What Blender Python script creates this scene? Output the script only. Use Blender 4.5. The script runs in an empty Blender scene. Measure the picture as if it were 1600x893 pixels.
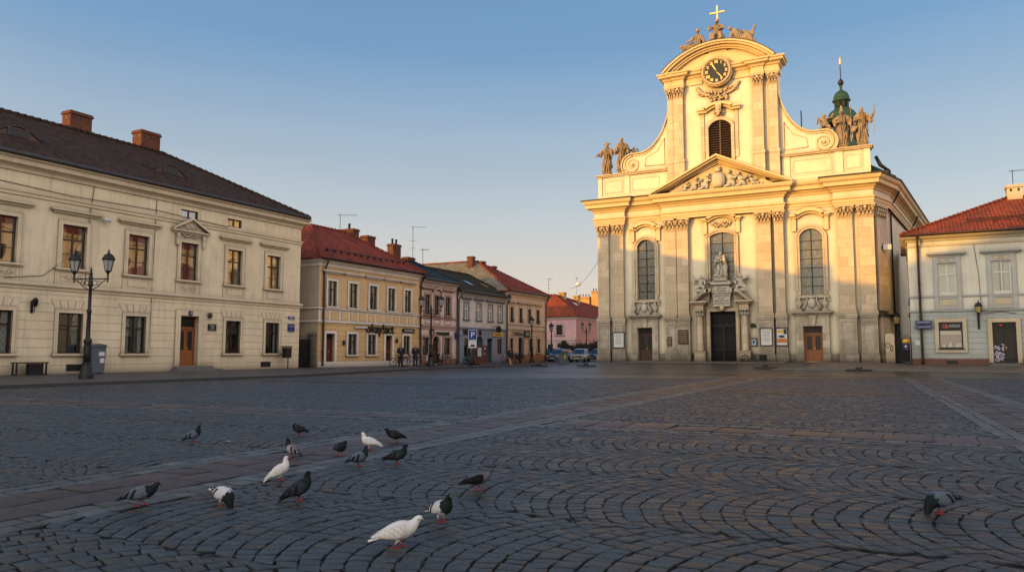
import bpy, math, random
import numpy as np
from mathutils import Vector, Matrix, noise
R = math.radians
scene = bpy.context.scene
COL = scene.collection
random.seed(7)

# ------------------------------------------------------------------ materials
class NT:
    def __init__(s, name):
        s.m = bpy.data.materials.new(name); s.m.use_nodes = True
        s.t = s.m.node_tree; s.b = s.t.nodes['Principled BSDF']
    def n(s, typ, **kw):
        o = s.t.nodes.new(typ)
        for k, v in kw.items():
            if k in ('operation', 'blend_type', 'data_type', 'attribute_name', 'noise_dimensions', 'feature', 'wave_type', 'bands_direction', 'distance', 'offset', 'squash', 'wave_profile', 'interpolation_type', 'clamp'):
                setattr(o, k, v)
            else:
                k = k.replace('_', ' ') if isinstance(k, str) else k
                try: o.inputs[k].default_value = v
                except Exception: pass
        return o
    def l(s, a, b): s.t.links.new(a, b)
    def math(s, op, a, b=None, c=None):
        o = s.t.nodes.new('ShaderNodeMath'); o.operation = op
        for i, x in enumerate((a, b, c)):
            if x is None: continue
            if hasattr(x, 'links'): s.l(x, o.inputs[i])
            else: o.inputs[i].default_value = x
        return o.outputs[0]
    def mix(s, f, a, b, bt='MIX'):
        o = s.t.nodes.new('ShaderNodeMix'); o.data_type = 'RGBA'; o.blend_type = bt
        for i, x in ((0, f), (6, a), (7, b)):
            if hasattr(x, 'links'): s.l(x, o.inputs[i])
            else: o.inputs[i].default_value = (x if i == 0 else (*x, 1))
        return o.outputs[2]
    def uv(s): return s.n('ShaderNodeUVMap').outputs[0]
    def noise(s, vec, scale, detail=4, rough=.6, stretch=None):
        o = s.n('ShaderNodeTexNoise', Scale=scale, Detail=detail, Roughness=rough)
        if stretch:
            mp = s.n('ShaderNodeMapping'); mp.inputs['Scale'].default_value = stretch
            s.l(vec, mp.inputs[0]); vec = mp.outputs[0]
        s.l(vec, o.inputs['Vector']); return o.outputs['Fac']
    def ramp(s, f, stops):
        o = s.n('ShaderNodeValToRGB'); e = o.color_ramp.elements
        while len(e) < len(stops): e.new(.5)
        for i, (p, c) in enumerate(stops):
            e[i].position = p; e[i].color = (*c, 1) if len(c) == 3 else c
        s.l(f, o.inputs[0]); return o.outputs[0]
    def soot(s, dist, amt, fine):  # paints occlusion shade into the colour of crevices, partly as soot
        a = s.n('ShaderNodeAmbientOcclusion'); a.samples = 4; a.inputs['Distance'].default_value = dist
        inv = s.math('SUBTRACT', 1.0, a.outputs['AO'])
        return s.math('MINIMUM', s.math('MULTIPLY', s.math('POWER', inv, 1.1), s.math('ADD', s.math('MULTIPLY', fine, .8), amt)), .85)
    def out(s, col, rough=.8, bump=None, bs=.3, bd=.01, spec=.3, metal=0):
        if hasattr(col, 'links'): s.l(col, s.b.inputs['Base Color'])
        else: s.b.inputs['Base Color'].default_value = (*col, 1)
        if hasattr(rough, 'links'): s.l(rough, s.b.inputs['Roughness'])
        else: s.b.inputs['Roughness'].default_value = rough
        s.b.inputs['Specular IOR Level'].default_value = spec
        s.b.inputs['Metallic'].default_value = metal
        if bump is not None:
            o = s.n('ShaderNodeBump'); o.inputs['Strength'].default_value = bs; o.inputs['Distance'].default_value = bd
            s.l(bump, o.inputs['Height']); s.l(o.outputs[0], s.b.inputs['Normal'])
        return s.m

def mul(c, k): return tuple(x*k for x in c)

def plaster(name, c, dirt=.35, course=0, base_z=0.0, grime=(.16, .13, .10)):
    n = NT(name); uv = n.uv()
    obj = n.n('ShaderNodeTexCoord').outputs['Object']
    big = n.noise(obj, .55, 5, .65); fine = n.noise(uv, 9, 5, .7); st = n.noise(uv, 1.0, 5, .7, (5.0, .35, 1))
    col = n.mix(n.ramp(big, [(.35, (0, 0, 0)), (.7, (1, 1, 1))]), mul(c, .84), mul(c, 1.06))
    col = n.mix(n.math('MULTIPLY', n.ramp(fine, [(.3, (1, 1, 1)), (.65, (0, 0, 0))]), .28), col, mul(c, .68))
    col = n.mix(n.math('MULTIPLY', n.ramp(st, [(.5, (0, 0, 0)), (.78, (1, 1, 1))]), dirt), col, grime)
    sep = n.n('ShaderNodeSeparateXYZ'); n.l(obj, sep.inputs[0])
    lowm = n.n('ShaderNodeMapRange'); n.l(sep.outputs[2], lowm.inputs[0])
    lowm.inputs[1].default_value = base_z; lowm.inputs[2].default_value = base_z+1.5; lowm.inputs[3].default_value = 1; lowm.inputs[4].default_value = 0
    col = n.mix(n.math('MULTIPLY', n.math('MULTIPLY', lowm.outputs[0], big), .6), col, grime)
    col = n.mix(n.soot(.45, .75, fine), col, mul(grime, .45))  # crevice shade painted into the plaster, in a darker grime colour
    h = n.math('ADD', n.math('MULTIPLY', fine, .5), n.math('MULTIPLY', big, .6))
    if course:
        s2 = n.n('ShaderNodeSeparateXYZ'); n.l(uv, s2.inputs[0])
        fr = n.math('FRACT', n.math('DIVIDE', s2.outputs[1], course))
        g = n.math('LESS_THAN', fr, .035/course)
        col = n.mix(n.math('MULTIPLY', g, .6), col, mul(c, .3))
        h = n.math('SUBTRACT', h, n.math('MULTIPLY', g, 4.0))
    return n.out(col, .88, h, .35, .02, .2)

def stone(name, c, bw=.9, bh=.62, var=.3, grime=.5):
    n = NT(name); uv = n.uv(); obj = n.n('ShaderNodeTexCoord').outputs['Object']
    br = n.n('ShaderNodeTexBrick', Scale=1.0); n.l(uv, br.inputs['Vector'])
    for k, v in (('Mortar Size', .008), ('Brick Width', bw), ('Row Height', bh), ('Bias', 0.0), ('Mortar Smooth', .3)): br.inputs[k].default_value = v
    br.inputs['Color1'].default_value = (*mul(c, 1+var*.5), 1)
    br.inputs['Color2'].default_value = (*(c[0]*(1-var*.9), c[1]*(1-var*1.0), c[2]*(1-var*1.15)), 1)
    br.inputs['Mortar'].default_value = (*mul(c, .5), 1)
    big = n.noise(obj, .7, 6, .7); fine = n.noise(obj, 7, 6, .75)
    col = n.mix(n.math('MULTIPLY', n.ramp(big, [(.45, (0, 0, 0)), (.72, (1, 1, 1))]), grime), br.outputs['Color'], (.15, .125, .095))
    col = n.mix(n.math('MULTIPLY', n.ramp(fine, [(.35, (1, 1, 1)), (.6, (0, 0, 0))]), .35), col, mul(c, .5))
    sep = n.n('ShaderNodeSeparateXYZ'); n.l(obj, sep.inputs[0])
    lo = n.n('ShaderNodeMapRange'); n.l(n.math('ADD', sep.outputs[2], n.math('MULTIPLY', big, -1.2)), lo.inputs[0])
    lo.inputs[1].default_value = -.6; lo.inputs[2].default_value = .9; lo.inputs[3].default_value = .75; lo.inputs[4].default_value = 0
    col = n.mix(lo.outputs[0], col, (.07, .065, .05))
    col = n.mix(n.soot(.4, .8, fine), col, (.05, .04, .03))  # crevice shade painted into the stone, partly as soot
    h = n.math('ADD', n.math('MULTIPLY', fine, .6), n.math('MULTIPLY', br.outputs['Fac'], -1.2))
    return n.out(col, .85, h, .5, .02, .25)

def tiles(name, c1, c2, tw=.21, th=.33, moss=None):
    n = NT(name); uv = n.uv(); obj = n.n('ShaderNodeTexCoord').outputs['Object']
    br = n.n('ShaderNodeTexBrick', Scale=1.0); br.offset = 0.5; n.l(uv, br.inputs['Vector'])
    for k, v in (('Mortar Size', .012), ('Brick Width', tw), ('Row Height', th), ('Mortar Smooth', .4), ('Bias', -.1)): br.inputs[k].default_value = v
    br.inputs['Color1'].default_value = (*c1, 1); br.inputs['Color2'].default_value = (*c2, 1); br.inputs['Mortar'].default_value = (*mul(c2, .25), 1)
    big = n.noise(obj, .9, 6, .7)
    col = n.mix(n.math('MULTIPLY', n.ramp(big, [(.42, (0, 0, 0)), (.68, (1, 1, 1))]), .75), br.outputs['Color'], moss or mul(c2, .5))
    sep = n.n('ShaderNodeSeparateXYZ'); n.l(uv, sep.inputs[0])
    fr = n.math('FRACT', n.math('DIVIDE', sep.outputs[1], th))
    wv = n.math('SINE', n.math('MULTIPLY', sep.outputs[0], 2*math.pi/tw))
    h = n.math('ADD', n.math('MULTIPLY', fr, -.8), n.math('MULTIPLY', wv, .35))
    h = n.math('ADD', h, n.math('MULTIPLY', n.noise(obj, 6, 3), .6))
    return n.out(col, .85, h, 1.0, .06, .12)

def simple(name, c, rough=.6, var=.25, scale=6, metal=0, spec=.4, bs=.25, bd=.01, soot=0):  # soot: reach of the painted crevice shade, 0 for none
    n = NT(name); obj = n.n('ShaderNodeTexCoord').outputs['Object']
    f = n.noise(obj, scale, 5, .65)
    col = n.mix(f, mul(c, 1-var), mul(c, 1+var))
    if soot: col = n.mix(n.soot(soot, .9, f), col, mul(c, .10))  # crevice shade painted into the colour, partly as soot
    return n.out(col, rough, f, bs, bd, spec, metal)

def brick(name, c1, c2, mortar):
    n = NT(name); uv = n.uv(); obj = n.n('ShaderNodeTexCoord').outputs['Object']
    br = n.n('ShaderNodeTexBrick', Scale=1.0); n.l(uv, br.inputs['Vector'])
    for k, v in (('Mortar Size', .012), ('Brick Width', .26), ('Row Height', .085), ('Bias', 0)): br.inputs[k].default_value = v
    br.inputs['Color1'].default_value = (*c1, 1); br.inputs['Color2'].default_value = (*c2, 1); br.inputs['Mortar'].default_value = (*mortar, 1)
    f = n.noise(obj, 3, 5, .7)
    col = n.mix(n.math('MULTIPLY', f, .7), br.outputs['Color'], mul(c2, .35))
    return n.out(col, .9, n.math('MULTIPLY', br.outputs['Fac'], -1.0), .5, .01, .2)

def wood(name, c):
    n = NT(name); obj = n.n('ShaderNodeTexCoord').outputs['Object']
    f = n.noise(obj, 6, 5, .7, (1, 1, .12)); f2 = n.noise(obj, 40, 3, .6, (1, 1, .05))
    col = n.mix(f, mul(c, .6), mul(c, 1.3)); col = n.mix(n.math('MULTIPLY', f2, .35), col, mul(c, .4))
    return n.out(col, .45, f2, .3, .005, .5)

def glass(name, gl=.34, tint=(.85, .85, .85), rough=.01, warp=.10):
    n = NT(name); t = n.t
    g = n.n('ShaderNodeBsdfGlossy'); g.inputs['Color'].default_value = (*tint, 1); g.inputs['Roughness'].default_value = rough
    tr = n.n('ShaderNodeBsdfTransparent'); tr.inputs[0].default_value = (.75, .8, .8, 1)
    mx = n.n('ShaderNodeMixShader'); lw = n.n('ShaderNodeLayerWeight'); lw.inputs['Blend'].default_value = .35
    f = n.math('ADD', n.math('MULTIPLY', lw.outputs['Fresnel'], .6), gl)
    cl = n.n('ShaderNodeClamp'); n.l(f, cl.inputs[0]); n.l(cl.outputs[0], mx.inputs[0])
    n.l(tr.outputs[0], mx.inputs[1]); n.l(g.outputs[0], mx.inputs[2])
    obj = n.n('ShaderNodeTexCoord').outputs['Object']
    b = n.n('ShaderNodeBump'); b.inputs['Strength'].default_value = warp; b.inputs['Distance'].default_value = .02
    n.l(n.noise(obj, 1.1, 1, .5), b.inputs['Height']); n.l(b.outputs[0], g.inputs['Normal'])
    n.l(mx.outputs[0], t.nodes['Material Output'].inputs[0])
    return n.m

def leaded(name):
    n = NT(name); uv = n.uv()
    sep = n.n('ShaderNodeSeparateXYZ'); n.l(uv, sep.inputs[0])
    a = n.math('FRACT', n.math('MULTIPLY', n.math('ADD', sep.outputs[0], sep.outputs[1]), 5.5))
    b = n.math('FRACT', n.math('MULTIPLY', n.math('SUBTRACT', sep.outputs[0], sep.outputs[1]), 5.5))
    ln = n.math('MAXIMUM', n.math('LESS_THAN', a, .13), n.math('LESS_THAN', b, .13))
    vo = n.n('ShaderNodeTexVoronoi', Scale=6.0); n.l(uv, vo.inputs['Vector'])
    c = n.mix(vo.outputs['Color'], (.09, .085, .065), (.20, .18, .14))
    c = n.mix(ln, c, (.03, .03, .03))
    return n.out(c, n.math('ADD', n.math('MULTIPLY', ln, .4), .18), n.noise(uv, 5, 3), .5, .02, .9)

MT = {}
MT['glass'] = glass('window_glass')
MT['glass_dim'] = glass('dim_window_glass', .12)
MT['leaded'] = leaded('leaded_glass')
MT['room'] = simple('room_dark', (.035, .03, .026), .9, .4)
MT['curtain'] = simple('curtain_cloth', (.55, .54, .52), .9, .15, 12)
MT['iron'] = simple('black_iron', (.012, .012, .013), .5, .3, 12)
MT['zinc'] = simple('zinc_gutter', (.07, .072, .076), .6, .3, 4, .2)
MT['rust_pipe'] = simple('brown_downpipe', (.035, .014, .012), .5, .3, 4)
MT['wood_door'] = wood('varnished_door_wood', (.30, .095, .025))
MT['wood_dark'] = wood('dark_brown_wood', (.06, .025, .015))
MT['red_door'] = wood('red_brown_wood', (.10, .022, .015))
MT['frame_brown'] = wood('brown_window_paint', (.045, .022, .014))
MT['white_paint'] = simple('white_window_paint', (.68, .67, .64), .5, .08)
MT['leadlamp'] = simple('lamp_milk_glass', (.36, .38, .37), .25, .1, 3, 0, .6)
MT['amberlamp'] = simple('lamp_yellowed_glass', (.5, .38, .17), .25, .15, 3, 0, .6)
MT['brick'] = brick('chimney_brick', (.24, .065, .03), (.13, .038, .022), (.13, .10, .08))
MT['gold'] = simple('gilded_metal', (.85, .52, .16), .35, .12, 5, .85)
MT['copper'] = simple('green_copper', (.032, .078, .046), .6, .35, 3, .3)
MT['statue'] = simple('statue_sandstone', (.33, .24, .155), .85, .55, 3.5, 0, .25, .6, .03, .3)
MT['statue_grey'] = simple('statue_pale_stone', (.55, .49, .40), .85, .45, 6, 0, .25, .6, .03, .3)
MT['black'] = simple('black_board', (.012, .012, .012), .35, .2)
MT['blue_sign'] = simple('blue_enamel', (.012, .028, .15), .3, .1)
MT['sign_blue'] = simple('bright_blue_sign', (.008, .045, .22), .35, .1)
MT['sign_white'] = simple('white_sign', (.60, .61, .63), .4, .05)
MT['paper'] = simple('paper', (.68, .68, .66), .8, .06)
MT['red'] = simple('red_paint', (.5, .035, .03), .4, .1)
MT['yellow'] = simple('yellow_paint', (.65, .38, .03), .4, .1)
MT['navy'] = simple('navy_plastic', (.02, .03, .10), .5, .2)
MT['bin_grey'] = simple('grey_blue_plastic', (.085, .105, .13), .5, .15)
MT['skin'] = simple('skin', (.45, .25, .17), .6, .1)
MT['coat'] = simple('black_coat', (.010, .010, .012), .8, .3, 15)
MT['hair'] = simple('dark_hair', (.02, .014, .010), .7, .3, 30)
MT['rubber'] = simple('rubber', (.015, .015, .015), .8, .2)
MT['chrome'] = simple('bright_metal', (.5, .5, .5), .3, .1, 4, .9)
MT['granite'] = simple('kerb_granite', (.14, .135, .13), .8, .3, 4, 0, .3, .4)
MT['tile_dark'] = tiles('dark_roof_tiles', (.085, .046, .032), (.028, .017, .013), .18, .30, (.04, .028, .02))
MT['tile_red'] = tiles('red_roof_tiles', (.32, .065, .035), (.17, .035, .022), .22, .34, (.09, .028, .02))
MT['tile_orange'] = tiles('orange_roof_tiles', (.38, .08, .038), (.23, .05, .027), .24, .36, (.12, .045, .028))
MT['slate'] = tiles('blue_slate', (.035, .045, .058), (.025, .032, .042), .3, .3)
MT['moss_tile'] = tiles('mossy_brown_tiles', (.05, .034, .025), (.034, .026, .02), .22, .3, (.035, .04, .02))
MT['grey_shingle'] = tiles('weathered_grey_shingles', (.26, .22, .17), (.15, .14, .12), .3, .3, (.12, .10, .07))

# ------------------------------------------------------------------ mesh builder
class MB:
    def __init__(s, ox=0, oz=0, oy=0):
        s.v = []; s.f = []; s.mi = []; s.sm = []; s.ox = ox; s.oz = oz; s.oy = oy
    def face(s, pts, m=0, smooth=False):
        i = len(s.v); s.v += [tuple(p) for p in pts]; s.f.append(tuple(range(i, i+len(pts)))); s.mi.append(m); s.sm.append(smooth)
    def grid(s, rows, m=0, smooth=True, closed=False, caps=False):
        i0 = len(s.v); nr = len(rows); nc = len(rows[0])
        for r in rows: s.v += [tuple(p) for p in r]
        for a in range(nr-1):
            for b in range(nc if closed else nc-1):
                c = (b+1) % nc
                s.f.append((i0+a*nc+b, i0+a*nc+c, i0+(a+1)*nc+c, i0+(a+1)*nc+b)); s.mi.append(m); s.sm.append(smooth)
        if caps:
            s.f.append(tuple(i0+b for b in reversed(range(nc)))); s.mi.append(m); s.sm.append(False)
            s.f.append(tuple(i0+(nr-1)*nc+b for b in range(nc))); s.mi.append(m); s.sm.append(False)
    def box(s, x0, x1, y0, y1, z0, z1, m=0):
        if x0 > x1: x0, x1 = x1, x0
        if y0 > y1: y0, y1 = y1, y0
        if z0 > z1: z0, z1 = z1, z0
        s.face([(x0, y0, z0), (x1, y0, z0), (x1, y0, z1), (x0, y0, z1)], m)
        s.face([(x1, y1, z0), (x0, y1, z0), (x0, y1, z1), (x1, y1, z1)], m)
        s.face([(x0, y1, z0), (x0, y0, z0), (x0, y0, z1), (x0, y1, z1)], m)
        s.face([(x1, y0, z0), (x1, y1, z0), (x1, y1, z1), (x1, y0, z1)], m)
        s.face([(x0, y0, z1), (x1, y0, z1), (x1, y1, z1), (x0, y1, z1)], m)
        s.face([(x0, y1, z0), (x1, y1, z0), (x1, y0, z0), (x0, y0, z0)], m)
    def prism(s, poly, y0, y1, m=0):           # poly in (x, z), front at y0
        a = sum(poly[i][0]*poly[(i+1) % len(poly)][1]-poly[(i+1) % len(poly)][0]*poly[i][1] for i in range(len(poly)))
        if a < 0: poly = poly[::-1]
        s.face([(x, y0, z) for x, z in poly], m); s.face([(x, y1, z) for x, z in poly[::-1]], m)
        n = len(poly)
        for i in range(n):
            (xa, za), (xb, zb) = poly[i], poly[(i+1) % n]
            s.face([(xb, y0, zb), (xa, y0, za), (xa, y1, za), (xb, y1, zb)], m)
    def zprism(s, poly, z0, z1, m=0):          # poly in (x, y)
        a = sum(poly[i][0]*poly[(i+1) % len(poly)][1]-poly[(i+1) % len(poly)][0]*poly[i][1] for i in range(len(poly)))
        if a < 0: poly = poly[::-1]
        s.face([(x, y, z1) for x, y in poly], m); s.face([(x, y, z0) for x, y in poly[::-1]], m)
        n = len(poly)
        for i in range(n):
            (xa, ya), (xb, yb) = poly[i], poly[(i+1) % n]
            s.face([(xa, ya, z0), (xb, yb, z0), (xb, yb, z1), (xa, ya, z1)], m)
    def ring(s, inner, outer, y0, y1, m=0):    # open strip between two polylines in (x, z)
        for i in range(len(inner)-1):
            a, b, c, d = inner[i], inner[i+1], outer[i+1], outer[i]
            s.face([(a[0], y0, a[1]), (b[0], y0, b[1]), (c[0], y0, c[1]), (d[0], y0, d[1])], m)
            s.face([(a[0], y0, a[1]), (a[0], y1, a[1]), (b[0], y1, b[1]), (b[0], y0, b[1])], m)
            s.face([(d[0], y0, d[1]), (c[0], y0, c[1]), (c[0], y1, c[1]), (d[0], y1, d[1])], m)
        for a, d in ((inner[0], outer[0]), (inner[-1], outer[-1])):
            s.face([(a[0], y0, a[1]), (d[0], y0, d[1]), (d[0], y1, d[1]), (a[0], y1, a[1])], m)
    def tube(s, pts, r, n=8, m=0, smooth=True, sq=1.0):
        pts = [Vector(p) for p in pts]
        if not hasattr(r, '__len__'): r = [r]*len(pts)
        rows = []; prev = None
        for i, p in enumerate(pts):
            d = (pts[min(i+1, len(pts)-1)]-pts[max(i-1, 0)]).normalized()
            if prev is None:
                up = Vector((0, 0, 1)) if abs(d.z) < .9 else Vector((0, 1, 0))
                u = d.cross(up).normalized()
            else:
                u = (prev - d*prev.dot(d)).normalized()
            prev = u; w = d.cross(u)
            rows.append([p+(u*math.cos(2*math.pi*k/n)+w*math.sin(2*math.pi*k/n)*sq)*r[i] for k in range(n)])
        s.grid(rows, m, smooth, True, True)
    def lathe(s, prof, c=(0, 0, 0), n=12, m=0, smooth=True, sx=1, sy=1):   # prof (r, z)
        rows = [[(c[0]+r*math.cos(2*math.pi*k/n)*sx, c[1]+r*math.sin(2*math.pi*k/n)*sy, c[2]+z) for k in range(n)] for r, z in prof]
        s.grid(rows, m, smooth, True, True)
    def ell(s, c, r, n=8, k=5, m=0, rot=None):
        rows = []
        for i in range(k+1):
            t = math.pi*i/k; rr = max(math.sin(t), .02)
            row = []
            for j in range(n):
                p = Vector((rr*math.cos(2*math.pi*j/n)*r[0], rr*math.sin(2*math.pi*j/n)*r[1], -math.cos(t)*r[2]))
                if rot: p = rot @ p
                row.append((c[0]+p.x, c[1]+p.y, c[2]+p.z))
            rows.append(row)
        s.grid(rows, m, True, True, True)
    def sweep(s, path, prof, m=0):             # path (x, y), wall side on the left hand; prof (d outward, z)
        P = [Vector(p) for p in path]; rows = []
        for i, p in enumerate(P):
            ns = []
            if i > 0:
                d = (p-P[i-1]).normalized(); ns.append(Vector((d.y, -d.x)))
            if i < len(P)-1:
                d = (P[i+1]-p).normalized(); ns.append(Vector((d.y, -d.x)))
            if len(ns) == 2:
                b = (ns[0]+ns[1]); b = b/ (1+ns[0].dot(ns[1])) if 1+ns[0].dot(ns[1]) > .1 else ns[0]
            else: b = ns[0]
            rows.append([(p.x+b.x*d_, p.y+b.y*d_, z) for d_, z in prof])
        for a in range(len(rows)-1):
            for b in range(len(prof)-1):
                s.face([rows[a][b], rows[a+1][b], rows[a+1][b+1], rows[a][b+1]], m)
        for r in (rows[0], rows[-1]): s.face(r, m)
    def wall(s, x0, x1, z0, z1, y, ops, depth=.25, m=0, mr=None):
        xs = sorted({x0, x1, *[min(max(o[i], x0), x1) for o in ops for i in (0, 1)]}); zs = sorted({z0, z1, *[min(max(o[i], z0), z1) for o in ops for i in (2, 3)]})
        for a, b in zip(xs, xs[1:]):
            for c, d in zip(zs, zs[1:]):
                mx, mz = (a+b)/2, (c+d)/2
                if any(o[0] < mx < o[1] and o[2] < mz < o[3] for o in ops): continue
                s.face([(a, y, c), (b, y, c), (b, y, d), (a, y, d)], m)
        mr = m if mr is None else mr
        for a, b, c, d in ops:
            e = y+depth
            s.face([(a, y, c), (a, e, c), (a, e, d), (a, y, d)][::-1], mr); s.face([(b, y, c), (b, e, c), (b, e, d), (b, y, d)], mr)
            s.face([(a, y, d), (a, e, d), (b, e, d), (b, y, d)][::-1], mr); s.face([(a, y, c), (a, e, c), (b, e, c), (b, y, c)], mr)
    def build(s, name, mats, parent=None, loc=None, fixn=False):
        me = bpy.data.meshes.new(name)
        v = [(x-s.ox, y-s.oy, z-s.oz) for x, y, z in s.v]
        me.from_pydata(v, [], s.f)
        if not isinstance(mats, (list, tuple)): mats = [mats]
        for k in mats: me.materials.append(MT[k] if isinstance(k, str) else k)
        me.polygons.foreach_set('material_index', s.mi); me.polygons.foreach_set('use_smooth', s.sm)
        auto_uv(me)
        o = bpy.data.objects.new(name, me); COL.objects.link(o)
        if parent: o.parent = parent
        if loc: o.location = loc
        me.update()
        return o

def auto_uv(me):
    n = len(me.loops)
    if not n: return
    uvl = me.uv_layers.new(name='UVMap')
    nv = len(me.vertices); co = np.empty(nv*3); me.vertices.foreach_get('co', co); co = co.reshape(-1, 3)
    lv = np.empty(n, dtype=np.int32); me.loops.foreach_get('vertex_index', lv)
    npn = len(me.polygons); nm = np.empty(npn*3); me.polygons.foreach_get('normal', nm); nm = nm.reshape(-1, 3)
    ls = np.empty(npn, dtype=np.int32); me.polygons.foreach_get('loop_total', ls)
    nn = np.repeat(nm, ls, axis=0)
    t = np.stack([-nn[:, 1], nn[:, 0], np.zeros(n)], 1); L = np.linalg.norm(t, axis=1)
    flat = L < .05; t[flat] = (1, 0, 0); L[flat] = 1; t /= L[:, None]
    b = np.cross(nn, t); p = co[lv]
    uv = np.stack([(p*t).sum(1), (p*b).sum(1)], 1)
    uvl.data.foreach_set('uv', uv.ravel())

def tag(o, label=None, cat=None, group=None, kind=None):
    if label: o['label'] = label
    if cat: o['category'] = cat
    if group: o['group'] = group
    if kind: o['kind'] = kind
    return o
def empty(name, loc, rz=0, label=None, cat=None, group=None):
    o = bpy.data.objects.new(name, None); COL.objects.link(o); o.location = loc; o.rotation_euler = (0, 0, rz); o.empty_display_size = .3
    return tag(o, label, cat, group)
def copy_tree(o, parent=None):
    c = o.copy(); COL.objects.link(c)
    if parent: c.parent = parent
    for ch in [x for x in bpy.data.objects if x.parent == o]: copy_tree(ch, c)
    return c
def arc(xa, xb, zs, rise, n=12):
    c = (xa+xb)/2; a = (xb-xa)/2
    return [(c-a*math.cos(math.pi*i/n), zs+rise*math.sin(math.pi*i/n)) for i in range(n+1)]
def sarc(xa, xb, zs, rise, n=12):
    c = (xa+xb)/2; w = (xb-xa)/2; Rr = (w*w+rise*rise)/(2*rise); a0 = math.asin(min(1, w/Rr))
    return [(c+Rr*math.sin(-a0+2*a0*i/n), zs+rise-Rr+Rr*math.cos(-a0+2*a0*i/n)) for i in range(n+1)]
def text(s, size, mat, parent=None, loc=(0, 0, 0), rot=(R(90), 0, 0), name='lettering', ext=.01, align='CENTER', sx=1, bold=0):
    cu = bpy.data.curves.new(name, 'FONT'); cu.body = s; cu.size = size; cu.extrude = ext; cu.align_x = align; cu.align_y = 'CENTER'; cu.offset = bold
    o = bpy.data.objects.new(name, cu); COL.objects.link(o)
    dg = bpy.context.evaluated_depsgraph_get(); dg.update()
    me = bpy.data.meshes.new_from_object(o.evaluated_get(dg)); bpy.data.objects.remove(o)
    me.materials.clear(); me.materials.append(MT[mat])
    n = bpy.data.objects.new(name, me); COL.objects.link(n); n.location = loc; n.rotation_euler = rot; n.scale = (sx, 1, 1)
    if parent: n.parent = parent
    return n

def sm(v, a, b):
    t = min(1, max(0, (v-a)/(b-a))); return t*t*(3-2*t)
def gz(X, Y):
    w = sm(X, -28, -22)
    return w*sm(Y, 48, 62)*(.57-.16*sm(X, -2, 1))+(1-w)*.30*sm(Y, 62, 88)

# ------------------------------------------------------------------ building kit
class Bld:
    def __init__(s, name, label, cat, X, Y, Z, rot, ox):
        s.root = empty(name, (X, Y, Z), rot, label, cat); s.ox = ox; s.oz = Z
    def mb(s): return MB(s.ox, s.oz)
    def part(s, name, mb, mat, parent=None): return mb.build(name, mat, parent or s.root)

def win(B, xa, xb, za, zb, fm='frame_brown', gm='glass', y=.14, cur=True, trans=.62, mull=1, bars=(), grille=False, fw=.06, blind=None, deep=.5):
    w = B.mb(); b = w.box; yy = y
    b(xa, xa+fw, yy, yy+.08, za, zb); b(xb-fw, xb, yy, yy+.08, za, zb)
    b(xa+fw, xb-fw, yy, yy+.08, za, za+fw); b(xa+fw, xb-fw, yy, yy+.08, zb-fw, zb)
    zt = za+(zb-za)*trans
    if trans < .99: b(xa+fw, xb-fw, yy-.015, yy+.075, zt-fw*.6, zt+fw*.6)
    ztop = zt-fw*.6 if trans < .99 else zb-fw
    for i in range(mull):
        xm = xa+(xb-xa)*(i+1)/(mull+1)
        b(xm-fw*.5, xm+fw*.5, yy-.01, yy+.07, za+fw, ztop)
        if trans < .99: b(xm-fw*.4, xm+fw*.4, yy-.01, yy+.07, zt+fw*.6, zb-fw)
    for t in bars:
        z = za+(zt-za)*t; b(xa+fw, xb-fw, yy+.02, yy+.06, z-.015, z+.015)
    W = B.part('window', w, fm)
    g = B.mb(); g.face([(xa+fw, yy+.04, za+fw), (xb-fw, yy+.04, za+fw), (xb-fw, yy+.04, zb-fw), (xa+fw, yy+.04, zb-fw)]); B.part('pane', g, gm, W)
    r = B.mb(); ya = yy+.09; yb = yy+deep
    for q in ([(xa, yb, za), (xb, yb, za), (xb, yb, zb), (xa, yb, zb)], [(xa, ya, za), (xa, yb, za), (xa, yb, zb), (xa, ya, zb)], [(xb, ya, za), (xb, yb, za), (xb, yb, zb), (xb, ya, zb)],
              [(xa, ya, zb), (xb, ya, zb), (xb, yb, zb), (xa, yb, zb)], [(xa, ya, za), (xb, ya, za), (xb, yb, za), (xa, yb, za)]): r.face(q)
    B.part('interior', r, 'room', W)
    if cur:
        c = B.mb(); cw = (xb-xa)*random.uniform(.22, .36)
        for s0, s1 in ((xa+fw, xa+fw+cw), (xb-fw-cw*random.uniform(.6, 1.1), xb-fw)):
            n = 12; rows = [[(s0+(s1-s0)*i/n, yy+.13+.025*math.sin(i*2.3), z) for i in range(n+1)] for z in (za+.05, zb-.05)]
            c.grid(rows)
        B.part('curtain', c, 'curtain', W)
    if blind:
        c = B.mb(); c.box(xa+fw, xb-fw, yy+.12, yy+.13, za+(zb-za)*(1-blind), zb-.02); B.part('blind', c, 'curtain', W)
    if grille:
        g = B.mb(); nx = 4; nz = 7; st = []
        for i in range(nx+1):
            x = xa+(xb-xa)*i/nx
            pts = [(xa+(xb-xa)*(min(max(i/nx+.5/nx*(1 if k % 2 else -1)*(.9), 0), 1)), yy-.07, za+(zb-za)*k/nz) for k in range(nz+1)]
            g.tube(pts, .011, 4)
            pts = [(xa+(xb-xa)*(min(max(i/nx+.5/nx*(-1 if k % 2 else 1)*(.9), 0), 1)), yy-.06, za+(zb-za)*k/nz) for k in range(nz+1)]
            g.tube(pts, .011, 4)
        B.part('grille', g, 'iron', W)
    return W

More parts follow.
